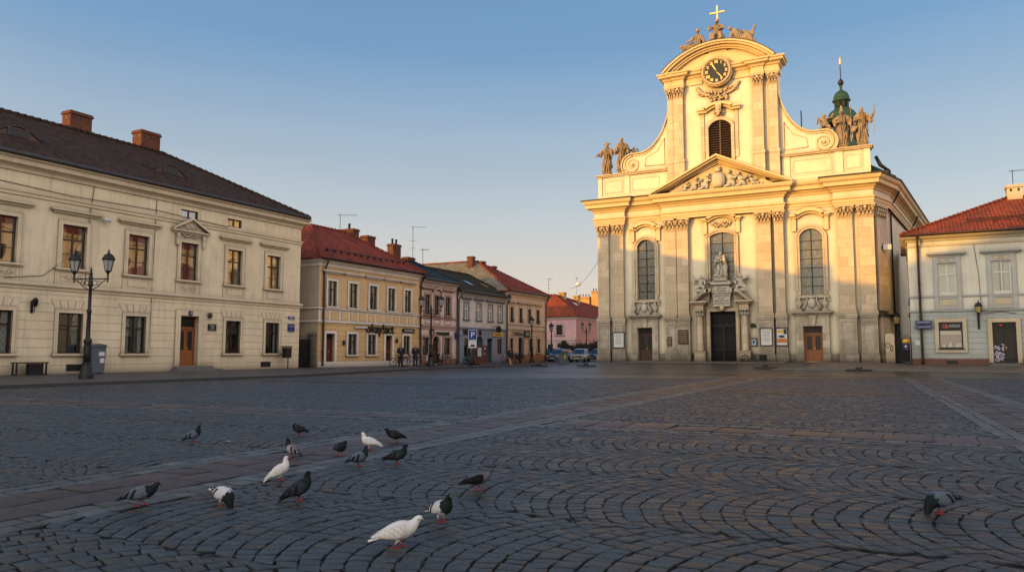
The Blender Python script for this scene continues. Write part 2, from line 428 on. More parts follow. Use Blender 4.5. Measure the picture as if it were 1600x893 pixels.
def surround(B, W, xa, xb, za, zb, mat, w=.17, out=.05, hood=None, sill=None, ears=0, sillmat=None):
    s = B.mb()
    s.box(xa-w, xa, -out, .002, za, zb+w); s.box(xb, xb+w, -out, .002, za, zb+w); s.box(xa, xb, -out, .002, zb, zb+w)
    s.box(xa-w, xa-w+.04, -out-.02, -out, za, zb+w); s.box(xb+w-.04, xb+w, -out-.02, -out, za, zb+w); s.box(xa-w+.04, xb+w-.04, -out-.02, -out, zb+w-.04, zb+w)
    B.part('surround', s, mat, W)
    if sill:
        s = B.mb(); s.box(xa-w-.08, xb+w+.08, -out-.12, .05, za-.09, za); s.box(xa-w-.03, xb+w+.03, -out-.06, .0, za-.15, za-.092)
        B.part('sill', s, sillmat or mat, W)
    if hood:
        z = zb+w+hood; s = B.mb()
        s.sweep([(xa-w-.22, .0), (xa-w-.22, -.02), (xb+w+.22, -.02), (xb+w+.22, .0)], [(0, z-.05), (.05, z-.05), (.1, z+.04), (.22, z+.08), (.24, z+.17), (0, z+.2)])
        B.part('hood', s, mat, W)

def relief(mb, x0, x1, z0, z1, y, n=14, seed=0, m=0, d=.04):
    rr = random.Random(seed); w = x1-x0; h = z1-z0
    for i in range(n):
        t = (i+.5)/n; x = x0+w*t; z = (z0+z1)/2+math.sin(t*math.pi*5)*h*.22
        mb.ell((x, y, z), (w/n*.8, d, h*rr.uniform(.12, .24)), 6, 4, m, Matrix.Rotation(rr.uniform(-1, 1), 3, 'Y'))
    for k in range(3):
        cx = x0+w*(k+.5)/3; pts = []
        for i in range(14):
            a = i*.55; r = h*.40*(1-i/16); pts.append((cx+r*math.cos(a)*(1 if k % 2 else -1), y, (z0+z1)/2+r*math.sin(a)))
        mb.tube(pts, min(w, h)*.06, 5, m)

def door(B, xa, xb, za, zb, mat, glassy=True, y=.2, light=.5, leaves=2, trans_grille=True):
    d = B.mb(); zt = zb-light if light else zb
    d.box(xa, xa+.07, y, y+.1, za, zb); d.box(xb-.07, xb, y, y+.1, za, zb); d.box(xa+.07, xb-.07, y, y+.1, zb-.07, zb)
    if light: d.box(xa+.07, xb-.07, y-.03, y+.1, zt-.06, zt+.04)
    D = B.part('door', d, mat)
    n = leaves; w = (xb-xa-.14)/n; top = zt-.06 if light else zb-.07
    for i in range(n):
        l = B.mb(); a = xa+.07+w*i+.005; b = a+w-.01
        l.box(a, b, y+.04, y+.08, za+.02, top)
        for (u0, u1) in ((.06, .34), ) if glassy else ((.06, .34), (.42, .95)):
            h = top-za
            l.box(a+.09, b-.09, y+.018, y+.04, za+h*u0, za+h*u1)
        fr = ((a+.07, a+.11), (b-.11, b-.07))
        for f0, f1 in fr: l.box(f0, f1, y+.01, y+.039, za+(top-za)*.42, za+(top-za)*.95)
        L = B.part('leaf', l, mat, D)
        if glassy:
            g = B.mb(); g.box(a+.12, b-.12, y+.028, y+.038, za+(top-za)*.43, za+(top-za)*.94); B.part('glazing', g, 'black', D)
    k = B.mb(); xm = (xa+xb)/2+.07; k.tube([(xm, y+.04, za+1.02), (xm, y-.03, za+1.02), (xm+.11, y-.03, za+1.02)], .012, 6); k.box(xm-.02, xm+.02, y+.01, y+.038, za+.92, za+1.12)
    B.part('handle', k, 'gold', D)
    if light:
        g = B.mb(); g.box(xa+.07, xb-.07, y+.05, y+.06, zt+.04, zb-.07); B.part('fanlight', g, 'black', D)
        g = B.mb(); nn = 6
        for i in range(nn):
            x0 = xa+.07+(xb-xa-.14)*i/nn; x1 = xa+.07+(xb-xa-.14)*(i+1)/nn
            g.tube([(x0, y+.03, zt+.04), (x1, y+.03, zb-.07)], .01, 4); g.tube([(x1, y+.02, zt+.04), (x0, y+.02, zb-.07)], .01, 4)
        B.part('fanlight_grille', g, 'iron', D)
    r = B.mb(); r.box(xa, xb, y+.2, y+.3, za, zb); B.part('backing', r, 'room', D)
    return D

def downpipe(B, x, ztop, zbot, mat='rust_pipe', over=.5, wall=-.12, r=.06):
    p = B.mb()
    p.tube([(x, -over, ztop), (x, -over, ztop-.12), (x, wall-.02, ztop-.75), (x, wall, ztop-.9), (x, wall, zbot+.25), (x, wall-.0, zbot+.03)], r, 8)
    for k in range(4):
        z = zbot+1+(ztop-zbot-2)*k/3; p.tube([(x, wall, z-.03), (x, wall, z+.03)], r*1.35, 8)
    return B.part('downpipe', p, mat)

def roof(B, x0, x1, y0, y1, ze, zr, rx0, rx1, ry, mat, name='roof', side=None):
    r = B.mb(); t = .14; A, Bb, C, D = (x0, y0, ze), (x1, y0, ze), (x1, y1, ze), (x0, y1, ze); E_, F_ = (rx0, ry, zr), (rx1, ry, zr)
    r.face([A, Bb, F_, E_], 0); r.face([C, D, E_, F_], 0); r.face([Bb, C, F_], 0); r.face([D, A, E_], 1 if side else 0)
    for a, b in ((A, Bb), (Bb, C), (C, D), (D, A)):
        r.face([(a[0], a[1], a[2]-t), (b[0], b[1], b[2]-t), b, a], 0)
    r.face([(p[0], p[1], p[2]-t) for p in (D, C, Bb, A)], 0)
    o = B.part(name, r, [mat, side or mat])
    q = B.mb()
    for a, b in ((E_, F_), (A, E_), (Bb, F_), (C, F_), (D, E_)):
        a, b = Vector(a), Vector(b); n = max(2, int((b-a).length/.4))
        if (b-a).length < .1: continue
        for i in range(n):
            p = a.lerp(b, i/n); s_ = a.lerp(b, (i+.92)/n)
            q.tube([p+Vector((0, 0, .02)), s_+Vector((0, 0, .05))], [.10, .125], 6)
    B.part('ridge_tiles', q, mat, o)
    return o

def gutter(B, x0, x1, y, z, mat='zinc', r=.09):
    g = B.mb(); g.tube([(x0, y-r*.6, z-.06), (x1, y-r*.6, z-.06)], r, 8)
    n = int((x1-x0)/1.2)
    for i in range(n):
        x = x0+(x1-x0)*(i+.5)/n; g.tube([(x-.03, y-r*.6, z-.06), (x+.03, y-r*.6, z-.06)], r*1.15, 8)
    return B.part('gutter', g, mat)

def chimney(B, par, x0, x1, y0, y1, z0, z1, mat='brick', pots=0, caps=True, vents=True):
    c = B.mb(); c.box(x0, x1, y0, y1, z0, z1-.12); c.box(x0-.07, x1+.07, y0-.07, y1+.07, z1-.2, z1-.1); c.box(x0-.03, x1+.03, y0-.03, y1+.03, z1-.1, z1)
    C = B.part('chimney', c, mat, par)
    if vents:
        v = B.mb(); n = max(1, int((x1-x0)/.45))
        for i in range(n):
            x = x0+(x1-x0)*(i+.5)/n; v.box(x-.07, x+.07, y0-.006, y0+.05, z1-.5, z1-.3)
        m = max(1, int((y1-y0)/.45))
        for i in range(m):
            y = y0+(y1-y0)*(i+.5)/m; v.box(x0-.006, x0+.05, y-.07, y+.07, z1-.5, z1-.3)
        for i in range(pots):
            x = x0+(x1-x0)*(i+.5)/pots; v.lathe([(.1, 0), (.09, .4), (.13, .42), (.13, .5), (.02, .52)], (x, (y0+y1)/2, z1), 8)
        for f in range(len(v.f)): pass
        V = B.part('chimney_vents', v, 'iron', par)
    return C

def body(B, x0, x1, zb, zt, depth, mat, left=True, right=True):
    s = B.mb()
    s.face([(x1, 0, zb), (x1, depth, zb), (x1, depth, zt), (x1, 0, zt)]); s.face([(x0, depth, zb), (x0, 0, zb), (x0, 0, zt), (x0, depth, zt)])
    s.face([(x1, depth, zb), (x0, depth, zb), (x0, depth, zt), (x1, depth, zt)])
    return B.part('wall', s, mat)
# ------------------------------------------------------------------ camera, sun, sky
cam = bpy.data.cameras.new('camera'); co = bpy.data.objects.new('camera', cam); COL.objects.link(co); scene.camera = co
TILT = math.atan(104.5/1177); YAW = 27.57
cam.sensor_width = 36; cam.lens = 1177/1600*36; cam.clip_end = 6000; cam.clip_start = .1
co.location = (0, 0, 1.25); co.rotation_euler = (R(90)+TILT, 0, R(YAW))
SAZ, SEL = 36.0, 6.75
sd = Vector((-math.sin(R(SAZ))*math.cos(R(SEL)), -math.cos(R(SAZ))*math.cos(R(SEL)), math.sin(R(SEL))))
sun = bpy.data.lights.new('sun', 'SUN'); so = bpy.data.objects.new('sun', sun); COL.objects.link(so)
sun.energy = 4.3; sun.angle = R(.55); sun.color = (1, .48, .015)
so.rotation_euler = sd.to_track_quat('Z', 'Y').to_euler()
wd = bpy.data.worlds.new('World'); scene.world = wd; wd.use_nodes = True
wt = wd.node_tree; bg = wt.nodes['Background']
sk = wt.nodes.new('ShaderNodeTexSky'); sk.sky_type = 'NISHITA'; sk.sun_disc = False
sk.sun_elevation = R(SEL); sk.sun_rotation = R(180+SAZ); sk.air_density = 1.25; sk.dust_density = 1.6; sk.ozone_density = 2.2; sk.altitude = 250
tc = wt.nodes.new('ShaderNodeTexCoord'); sx = wt.nodes.new('ShaderNodeSeparateXYZ'); wt.links.new(tc.outputs['Generated'], sx.inputs[0])
rp = wt.nodes.new('ShaderNodeValToRGB'); e = rp.color_ramp.elements
for _ in range(3): e.new(.5)
for i, (p, c) in enumerate(((0.0, (.82, .61, .52)), (.09, (.78, .67, .61)), (.20, (.53, .59, .65)), (.38, (.19, .36, .60)), (.75, (.055, .19, .46)))): e[i].position = p; e[i].color = (*c, 1)
wt.links.new(sx.outputs[2], rp.inputs[0])
def wm(op, a_, b_=None):
    o = wt.nodes.new('ShaderNodeMath'); o.operation = op
    for i, x in enumerate((a_, b_)):
        if x is None: continue
        if hasattr(x, 'links'): wt.links.new(x, o.inputs[i])
        else: o.inputs[i].default_value = x
    return o.outputs[0]
# twilight glow around the low sun (which stands behind the camera)
dt = wt.nodes.new('ShaderNodeVectorMath'); dt.operation = 'DOT_PRODUCT'; wt.links.new(tc.outputs['Generated'], dt.inputs[0]); dt.inputs[1].default_value = tuple(sd)
gl = wm('POWER', wm('MAXIMUM', dt.outputs['Value'], 0.0), 3.0)
up_ = wm('GREATER_THAN', sx.outputs[2], -.02)
gm = wt.nodes.new('ShaderNodeMix'); gm.data_type = 'RGBA'; gm.blend_type = 'MULTIPLY'; gm.inputs[0].default_value = 1; gm.inputs[6].default_value = (3.4, 2.85, 1.85, 1)
wt.links.new(wm('MULTIPLY', gl, up_), gm.inputs[7])
def wadd(a_, b_, f=1.0):
    o = wt.nodes.new('ShaderNodeMix'); o.data_type = 'RGBA'; o.blend_type = 'ADD'; o.inputs[0].default_value = f; wt.links.new(a_, o.inputs[6]); wt.links.new(b_, o.inputs[7]); return o.outputs[2]
# pale sky lobe added beyond the right edge to brighten the shaded facades
d2 = wt.nodes.new('ShaderNodeVectorMath'); d2.operation = 'DOT_PRODUCT'; wt.links.new(tc.outputs['Generated'], d2.inputs[0]); d2.inputs[1].default_value = tuple(Vector((1, -.25, .25)).normalized())
gm2 = wt.nodes.new('ShaderNodeMix'); gm2.data_type = 'RGBA'; gm2.blend_type = 'MULTIPLY'; gm2.inputs[0].default_value = 1; gm2.inputs[6].default_value = (2.2, 1.85, 1.5, 1)
wt.links.new(wm('MULTIPLY', wm('POWER', wm('MAXIMUM', d2.outputs['Value'], 0.0), 2.5), up_), gm2.inputs[7])
bg2 = wt.nodes.new('ShaderNodeBackground'); hz_ = wt.nodes.new('ShaderNodeTexNoise'); hz_.inputs['Scale'].default_value = 2.2; hz_.inputs['Detail'].default_value = 5
mp_ = wt.nodes.new('ShaderNodeMapping'); mp_.inputs['Scale'].default_value = (1, 1, 7); wt.links.new(tc.outputs['Generated'], mp_.inputs[0]); wt.links.new(mp_.outputs[0], hz_.inputs['Vector'])
hv = wm('ADD', wm('MULTIPLY', hz_.outputs['Fac'], .16), .92)
hx = wt.nodes.new('ShaderNodeVectorMath'); hx.operation = 'SCALE'; wt.links.new(rp.outputs[0], hx.inputs[0]); wt.links.new(hv, hx.inputs['Scale'])
wt.links.new(wadd(wadd(hx.outputs[0], gm.outputs[2]), gm2.outputs[2]), bg2.inputs[0]); bg2.inputs[1].default_value = .80
wt.links.new(sk.outputs[0], bg.inputs[0]); bg.inputs[1].default_value = .05
ads = wt.nodes.new('ShaderNodeAddShader'); wt.links.new(bg.outputs[0], ads.inputs[0]); wt.links.new(bg2.outputs[0], ads.inputs[1]); wt.links.new(ads.outputs[0], wt.nodes['World Output'].inputs[0])
scene.view_settings.view_transform = 'Standard'; scene.view_settings.look = 'None'; scene.view_settings.exposure = 0
scene.render.engine = 'CYCLES'

# ------------------------------------------------------------------ ground
def band_material(name, cb, cr, rough=.5):
    n = NT(name); obj = n.n('ShaderNodeTexCoord').outputs['Object']
    at = n.n('ShaderNodeAttribute', attribute_name='stone'); sep = n.n('ShaderNodeSeparateColor'); n.l(at.outputs['Color'], sep.inputs[0])
    col = n.mix(n.ramp(sep.outputs[0], [(.45, (0, 0, 0)), (.8, (1, 1, 1))]), cb, cr)
    col = n.mix(1.0, col, n.ramp(sep.outputs[1], [(0, (.35, .35, .35)), (1, (1.8, 1.8, 1.8))]), 'MULTIPLY')
    dirt = sep.outputs[2]
    # worn chipped edges and stains
    f = n.noise(obj, 30, 6, .75); f2 = n.noise(obj, 5, 5, .7); f3 = n.noise(obj, .35, 4, .6)
    sp = n.noise(obj, 75, 4, .8)
    col = n.mix(n.ramp(f, [(.35, (.8, .8, .8)), (.62, (0, 0, 0))]), col, mul(cb, .3))
    col = n.mix(n.math('MULTIPLY', n.ramp(sp, [(.52, (0, 0, 0)), (.7, (1, 1, 1))]), .5), col, mul(cb, 2.4))
    col = n.mix(n.math('MULTIPLY', n.ramp(f3, [(.4, (0, 0, 0)), (.7, (1, 1, 1))]), .35), col, mul(cr, .6))
    col = n.mix(n.ramp(dirt, [(.25, (1, 1, 1)), (.85, (0, 0, 0))]), col, (.008, .008, .009))
    h = n.math('ADD', n.math('ADD', n.math('MULTIPLY', f, .6), n.math('MULTIPLY', sp, .35)), n.math('MULTIPLY', f2, .8))
    rg = n.math('ADD', n.math('MULTIPLY', f2, .4), rough-.28)
    rg = n.math('ADD', rg, n.math('MULTIPLY', n.math('SUBTRACT', sep.outputs[1], .35), .45 if 'sett' in name and 'pale' not in name else .15))
    return n.out(col, rg, h, 1.0, .014, .36)
BLUE, REDD = (.042, .058, .070), (.063, .051, .049)
MT['sett'] = band_material('granite_setts', BLUE, REDD)
MT['slab_red'] = band_material('reddish_paving_slabs', (.050, .037, .037), (.068, .045, .043))
MT['slab_grey'] = band_material('pale_grey_setts', (.078, .094, .105), (.10, .10, .10))
def far_ground():
    n = NT('joint_sand_and_distant_setts'); obj = n.n('ShaderNodeTexCoord').outputs['Object']
    vo = n.n('ShaderNodeTexVoronoi', Scale=6.0); n.l(obj, vo.inputs['Vector'])
    v2 = n.n('ShaderNodeTexVoronoi', Scale=6.0, feature='DISTANCE_TO_EDGE'); n.l(obj, v2.inputs['Vector'])
    sep = n.n('ShaderNodeSeparateColor'); n.l(vo.outputs['Color'], sep.inputs[0])
    c = n.mix(n.ramp(sep.outputs[0], [(.4, (0, 0, 0)), (.9, (1, 1, 1))]), BLUE, REDD)
    big = n.noise(obj, .12, 5, .65)
    c = n.mix(n.ramp(big, [(.4, (0, 0, 0)), (.62, (.35, .35, .35))]), c, (.09, .078, .075))
    c = n.mix(n.math('LESS_THAN', v2.outputs['Distance'], .07), c, (.015, .015, .016))
    px = n.n('ShaderNodeSeparateXYZ'); n.l(obj, px.inputs[0])
    near = n.math('LESS_THAN', px.outputs[1], 32.0)
    nearx = n.math('GREATER_THAN', px.outputs[0], -27.0)
    c = n.mix(n.math('MULTIPLY', n.math('MULTIPLY', near, nearx), n.math('LESS_THAN', px.outputs[0], 16.0)), c, (.012, .012, .012))
    h = n.math('ADD', n.math('MINIMUM', v2.outputs['Distance'], .15), n.math('MULTIPLY', sep.outputs[1], .1))
    return n.out(c, n.math('ADD', n.math('MULTIPLY', big, .3), .22), h, .9, .12, .4)
MT['far'] = far_ground()

def sheet(name, xs, ys, zf, mat, kind='structure'):
    rows = [[(x, y, zf(x, y)) for x in xs] for y in ys]
    m = MB(); m.grid(rows); o = m.build(name, mat); o['kind'] = kind; return o
xs = [-2500, -600, -200, -90, -60]+list(np.arange(-50, 34, 2.0))+[40, 60, 90, 200, 600, 2500]
ys = [-2500, -600, -200, -60, -20, 0]+list(np.arange(2, 100, 2.0))+[110, 130, 200, 600, 2500]
sheet('square_ground', [float(x) for x in xs], [float(y) for y in ys], lambda x, y: gz(x, y)-.017, 'far')

FWD = (-math.sin(R(YAW)), math.cos(R(YAW))); RGT = (math.cos(R(YAW)), math.sin(R(YAW)))
def inview(x, y, zmax=38, mg=2.0):
    d = x*FWD[0]+y*FWD[1]; l = x*RGT[0]+y*RGT[1]
    return (d > 1.6) & (d < zmax) & (np.abs(l) < d*.70+mg)
b1 = lambda y: -6.55-.018*(y-4)                 # centre lines of the long paving bands
b3 = lambda y: 2.75-.050*y
b2 = lambda x: 12.55+.055*np.minimum(x+6, 3)
HW = .92
def stones_mesh(name, quads, rnd, mat, th=.022, lift=0.0, gap=.0066):
    """quads (N,4,2) corners, rnd (N,3): one softly domed block each"""
    N = len(quads); rs = np.random.RandomState(5)
    c = quads.mean(1, keepdims=True)
    d = quads-c; ln = np.linalg.norm(d, axis=2, keepdims=True)+1e-6
    outer = c+d*(1-gap/ln*1.2); inner = c+d*(1-np.minimum((gap+.011)/ln, .4))
    cz = np.array([gz(a, b)+.005*noise.noise((a*.45, b*.45, 7.7))+.004*noise.noise((a*1.6, b*1.6, 2.7)) for a, b in c[:, 0]])+lift
    tilt = (rs.rand(N, 2)-.5)*.05; hh = (rs.rand(N)-.5)*.005
    def zz(p, off): return cz[:, None]+off+hh[:, None]+((p-c)*tilt[:, None, :]).sum(2)
    V = np.zeros((N, 13, 3))
    V[:, 0:4, :2] = inner; V[:, 0:4, 2] = zz(inner, -.001)
    V[:, 4:8, :2] = outer; V[:, 4:8, 2] = zz(outer, -.005)
    V[:, 8:12, :2] = outer; V[:, 8:12, 2] = cz[:, None]-th
    V[:, 12, :2] = c[:, 0]; V[:, 12, 2] = cz+hh+.0005
    F = []
    for i in range(4):
        j = (i+1) % 4
        F.append((i, j, 12, 12)); F.append((4+i, 4+j, j, i)); F.append((8+i, 8+j, 4+j, 4+i))
    tris = np.array([[i, (i+1) % 4, 12] for i in range(4)]); quadsf = np.array([[4+i, 4+(i+1) % 4, (i+1) % 4, i] for i in range(4)]+[[8+i, 8+(i+1) % 4, 4+(i+1) % 4, 4+i] for i in range(4)])
    base = (np.arange(N)*13)[:, None, None]
    T = (tris[None]+base).reshape(-1, 3); Q = (quadsf[None]+base).reshape(-1, 4)
    me = bpy.data.meshes.new(name)
    me.vertices.add(N*13); me.vertices.foreach_set('co', V.ravel())
    nl = T.size+Q.size; me.loops.add(nl); me.loops.foreach_set('vertex_index', np.concatenate([T.ravel(), Q.ravel()]).astype(np.int32))
    st = np.concatenate([np.arange(len(T))*3, T.size+np.arange(len(Q))*4]).astype(np.int32)
    me.polygons.add(len(st)); me.polygons.foreach_set('loop_start', st)
    me.polygons.foreach_set('use_smooth', np.ones(len(st), dtype=bool))
    me.update(calc_edges=True); me.validate()
    ca = me.color_attributes.new('stone', 'FLOAT_COLOR', 'POINT')
    cc = np.ones((N, 13, 4)); cc[:, :, :3] = rnd[:, None, :]; cc[:, :, 2] = 1; cc[:, 4:8, 2] = .5; cc[:, 8:12, 2] = 0; ca.data.foreach_set('color', cc.ravel())
    me.materials.append(MT[mat]); o = bpy.data.objects.new(name, me); COL.objects.link(o); o['kind'] = 'structure'
    return o
rs = np.random.RandomState(11)
# fans of setts: each strip is W wide along Y, its courses are arcs that bulge to -X
W = 2.05; ds = .168; Rr = W*.76; Q = []
for bi in range(0, 22):
    y0 = -.71+bi*W; sgn = 1
    yc = y0+W/2; th_max = math.asin(W/2/Rr)
    sh = rs.rand()*ds
    for k in range(int(50/ds)):
        xk = -29+k*ds+sh
        # quick reject
        if not inview(np.array([xk]), np.array([yc]), 40, 3.5)[0]: continue
        L = 2*th_max*Rr; n = 17; th = -th_max+(np.arange(n+1)-(rs.rand()*.9))*(2*th_max/(n-.5))
        th = th+(rs.rand(n+1)-.5)*.034; th = np.clip(th, -th_max, th_max)
        th2 = np.clip(th-ds*np.cos(th)*np.sin(th)/Rr, -th_max, th_max)
        th2[th <= -th_max+1e-4] = -th_max; th2[th >= th_max-1e-4] = th_max
        px = xk-(Rr*np.cos(th)-Rr*math.cos(th_max)); py = yc+Rr*np.sin(th)
        qx = xk+ds-(Rr*np.cos(th2)-Rr*math.cos(th_max)); qy = yc+Rr*np.sin(th2)
        for i in range(n):
            if th[i+1]-th[i] < .012: continue
            Q.append([(px[i], py[i]), (qx[i], qy[i]), (qx[i+1], qy[i+1]), (px[i+1], py[i+1])])
Q = np.array(Q)
for q_ in Q.reshape(-1, 2): q_ += (.09*noise.noise((q_[0]*.5, q_[1]*.5, 1.0))+.02*noise.noise((q_[0]*2.5, q_[1]*2.5, 6.0)), .09*noise.noise((q_[0]*.5, q_[1]*.5, 5.0)))
Q += (rs.rand(*Q.shape)-.5)*.020
c = Q.mean(1); x, y = c[:, 0], c[:, 1]
m = inview(x, y) & (np.abs(x-b1(y)) > HW) & (np.abs(x-b3(y)) > HW) & (np.abs(y-b2(x)) > HW-.22) & (np.abs(y-25.3) > .5)
Q = Q[m]
Pa, Pb = Q[:, [0, 3]].copy(), Q[:, [1, 2]].copy(); dd_ = (Pb-Pa)*.014; Q[:, [0, 3]] = Pa+dd_; Q[:, [1, 2]] = Pb-dd_
def field(x, y, s):
    return np.array([noise.noise((a*s, b*s, 3.3)) for a, b in zip(x, y)])
def rndcol(c, bias=0):
    N = len(c); r = rs.rand(N, 3); f = field(c[:, 0], c[:, 1], .33)
    r[:, 0] = np.clip(r[:, 0]*.72+.12+f*.42+np.clip((c[:, 0]+2)*.02, -.15, .12)+bias, 0, 1); return r
stones_mesh('cobblestone_paving', Q[:, ::-1], rndcol(Q.mean(1)), 'sett')
# bands
def band(axis, cf, a0, a1, skip=None):
    red, grey = [], []
    rows = [(-HW, -HW+.20, .21, 1), (-HW+.20, -HW+.42, .19, 1), (-HW+.42, -.02, .38, 0), (-.02, HW-.42, .42, 0), (HW-.42, HW-.21, .2, 1), (HW-.21, HW, .22, 1)]
    if axis == 'x': rows = [(-.72, -.50, .26, 1), (-.50, .44, .62, 0), (.44, .66, .24, 1)]
    for u0, u1, L, g in rows:
        s = a0+rs.rand()*L
        while s < a1:
            l = L*(.8+.45*rs.rand()); e = s+l
            if axis == 'y': q = [(cf(s)+u0, s), (cf(s)+u1, s), (cf(e)+u1, e), (cf(e)+u0, e)]
            else: q = [(s, cf(s)+u0), (e, cf(e)+u0), (e, cf(e)+u1), (s, cf(s)+u1)]
            (grey if g else red).append(q); s = e
    for nm, qs, mt in (('paving_band_red', red, 'slab_red'), ('paving_band_grey', grey, 'slab_grey')):
        qs = np.array(qs); qs += (rs.rand(*qs.shape)-.5)*.008; cc = qs.mean(1); k = inview(cc[:, 0], cc[:, 1], 39)
        if skip is not None: k &= ~skip(cc[:, 0], cc[:, 1])
        stones_mesh('paving_band', qs[k], rs.rand(k.sum(), 3), mt, lift=.0015, gap=.011)
band('y', b1, 1.5, 42); band('y', b3, 1.5, 44)
band('x', b2, -26, 14, lambda x, y: (np.abs(x-b1(y)) < HW) | (np.abs(x-b3(y)) < HW))
for f, nm in ((b1, 'a'), (b3, 'b')):
    for u0, u1, mt in ((-.92, -.5, 'slab_grey'), (-.5, .5, 'slab_red'), (.5, .92, 'slab_grey')):
        rows = [[(f(y)+u0, y, gz(f(y), y)-.006), (f(y)+u1, y, gz(f(y), y)-.006)] for y in np.arange(36.5, 52.6, 1.0)]
        mbx = MB(); mbx.grid(rows); o = mbx.build('paving_band', mt); o['kind'] = 'structure'
for yy, u in ((25.3, .3), (44.5, .75)):
    for a, b in ((-27, -7.9), (-5.9, .6), (3.0, 30)):
        if yy < 26: a = max(a, -27)
        mbx = MB(); mbx.grid([[(x, yy-u, gz(x, yy)-.004), (x, yy+u, gz(x, yy)-.004)] for x in np.linspace(a, b, 12)])
        o = mbx.build('paving_band', 'slab_red'); o['kind'] = 'structure'

# left pavement with kerb
MT['kerb'] = simple('dark_kerb_granite', (.05, .05, .05), .85, .35, 4, 0, .2, .4)
def pave_mat(name, c, w=.5, h=.5):
    n = NT(name); obj = n.n('ShaderNodeTexCoord').outputs['Object']
    br = n.n('ShaderNodeTexBrick', Scale=1.0); n.l(obj, br.inputs['Vector'])
    for k, v in (('Mortar Size', .012), ('Brick Width', w), ('Row Height', h), ('Bias', 0)): br.inputs[k].default_value = v
    br.inputs['Color1'].default_value = (*mul(c, 1.15), 1); br.inputs['Color2'].default_value = (*mul(c, .8), 1); br.inputs['Mortar'].default_value = (*mul(c, .25), 1)
    f = n.noise(obj, 1.2, 6, .7); col = n.mix(n.math('MULTIPLY', f, .6), br.outputs['Color'], mul(c, .55))
    return n.out(col, .6, n.math('MULTIPLY', br.outputs['Fac'], -1), .5, .01, .4)
MT['pave'] = pave_mat('pavement_slabs', (.085, .080, .080), .4, .4)
MT['pave_brown'] = pave_mat('brown_pavement_slabs', (.135, .105, .092), .3, .9)
KL = [(-28.1, -10), (-28.2, 8), (-28.3, 30), (-30.2, 38), (-32.7, 49), (-33.0, 60.5), (-34.6, 61.6), (-37.3, 62.2)]
def kx(y):
    for (xa, ya), (xb, yb) in zip(KL, KL[1:]):
        if ya <= y <= yb: return xa+(xb-xa)*(y-ya)/(yb-ya)
    return KL[-1][0]
yl = list(np.arange(-10, 62.2, 1.0))+[62.1]
mbx = MB(); mbx.grid([[(kx(y)-.15, y, gz(kx(y), y)+.115), (kx(y)-2.5, y, max(gz(kx(y), y)+.13, .14)), (-37.3, y, .22)] for y in yl])
mbx.build('pavement', 'pave')['kind'] = 'structure'
mbx = MB(); mbx.grid([[(kx(y), y, gz(kx(y), y)-.05), (kx(y)-.02, y, gz(kx(y), y)+.11), (kx(y)-.16, y, gz(kx(y), y)+.12), (kx(y)-.16, y, gz(kx(y), y)+.02)] for y in yl], smooth=False)
mbx.build('kerb', 'kerb')['kind'] = 'structure'
mbx = MB(); mbx.grid([[(x, y, max(gz(x, y)+.004, .22) if x < -35.5 else gz(x, y)-.01) for x in (-38, -37, -36, -35, -34)] for y in np.arange(62, 82, 2.0)])
mbx.build('pavement', 'pave')['kind'] = 'structure'
# apron before the church and pavement of the right-hand house
def gr(x, y): return gz(x, y)+.10*(1-sm(y, 53, 59))*sm(x, -9, -5)
xa = [float(v) for v in np.arange(-26, 34, 2.0)]
mbx = MB(); mbx.grid([[(x, y, gr(x, y)+.006) for x in xa if x >= -7.9] for y in (53.0, 54, 55, 56, 57, 58, 59, 60, 61, 62, 64)])
mbx.build('pavement', 'pave_brown')['kind'] = 'structure'
mbx = MB(); mbx.grid([[(x, y, gz(x, y)+.012) for x in (-26., -24., -20., -16., -12., -8.)] for y in (57.5, 59, 60, 61, 62, 64, 66)])
mbx.build('pavement', 'pave_brown')['kind'] = 'structure'
mbx = MB(); mbx.grid([[(x, 52.85, gz(x, 53)-.05), (x, 52.86, gr(x, 53)+.004), (x, 53.0, gr(x, 53)+.008), (x, 53.02, gr(x, 53)-.02)] for x in [-8+i*2. for i in range(21)]], smooth=False)
mbx.build('kerb', 'granite')['kind'] = 'structure'
# manhole covers and litter
def manhole(x, y, r):
    m_ = MB(); m_.lathe([(r, -.02), (r, .008), (r*.9, .010), (r*.88, .006), (.01, .006)], (x, y, gz(x, y)), 20); o = m_.build('manhole_cover', 'iron')
    tag(o, 'dark round iron manhole cover set in the setts left of the long diagonal band', 'manhole cover'); o.location.z += .006
manhole(-11.0, 18.3, .33)
for i, (x, y, l) in enumerate(((-8.55, 7.7, 'small white feather of paper lying right of the walking grey pigeon'), (-15.2, 27.5, 'tiny white scrap of paper far out on the setts towards the church'))):
    m_ = MB(); m_.face([(x-.05, y, .012), (x+.05, y-.02, .016), (x+.04, y+.03, .02), (x-.03, y+.03, .012)]); o = m_.build('paper_scrap', 'paper'); tag(o, l, 'litter')
# distant hills
hm = MB(); pts = []
rows = []
for j in range(3):
    row = []
    for i in range(60):
        a = R(-75+i*2.6); d = 1500+j*500; h = (0, 42, 20)[j]*(.6+.5*noise.noise((i*.13, j, 0)))
        row.append((math.sin(a)*d, math.cos(a)*d, h-2))
    rows.append(row)
hm.grid(rows); MT['hill'] = simple('wooded_hill', (.05, .055, .05), .9, .3, .01); hm.build('hills', 'hill')['kind'] = 'structure'

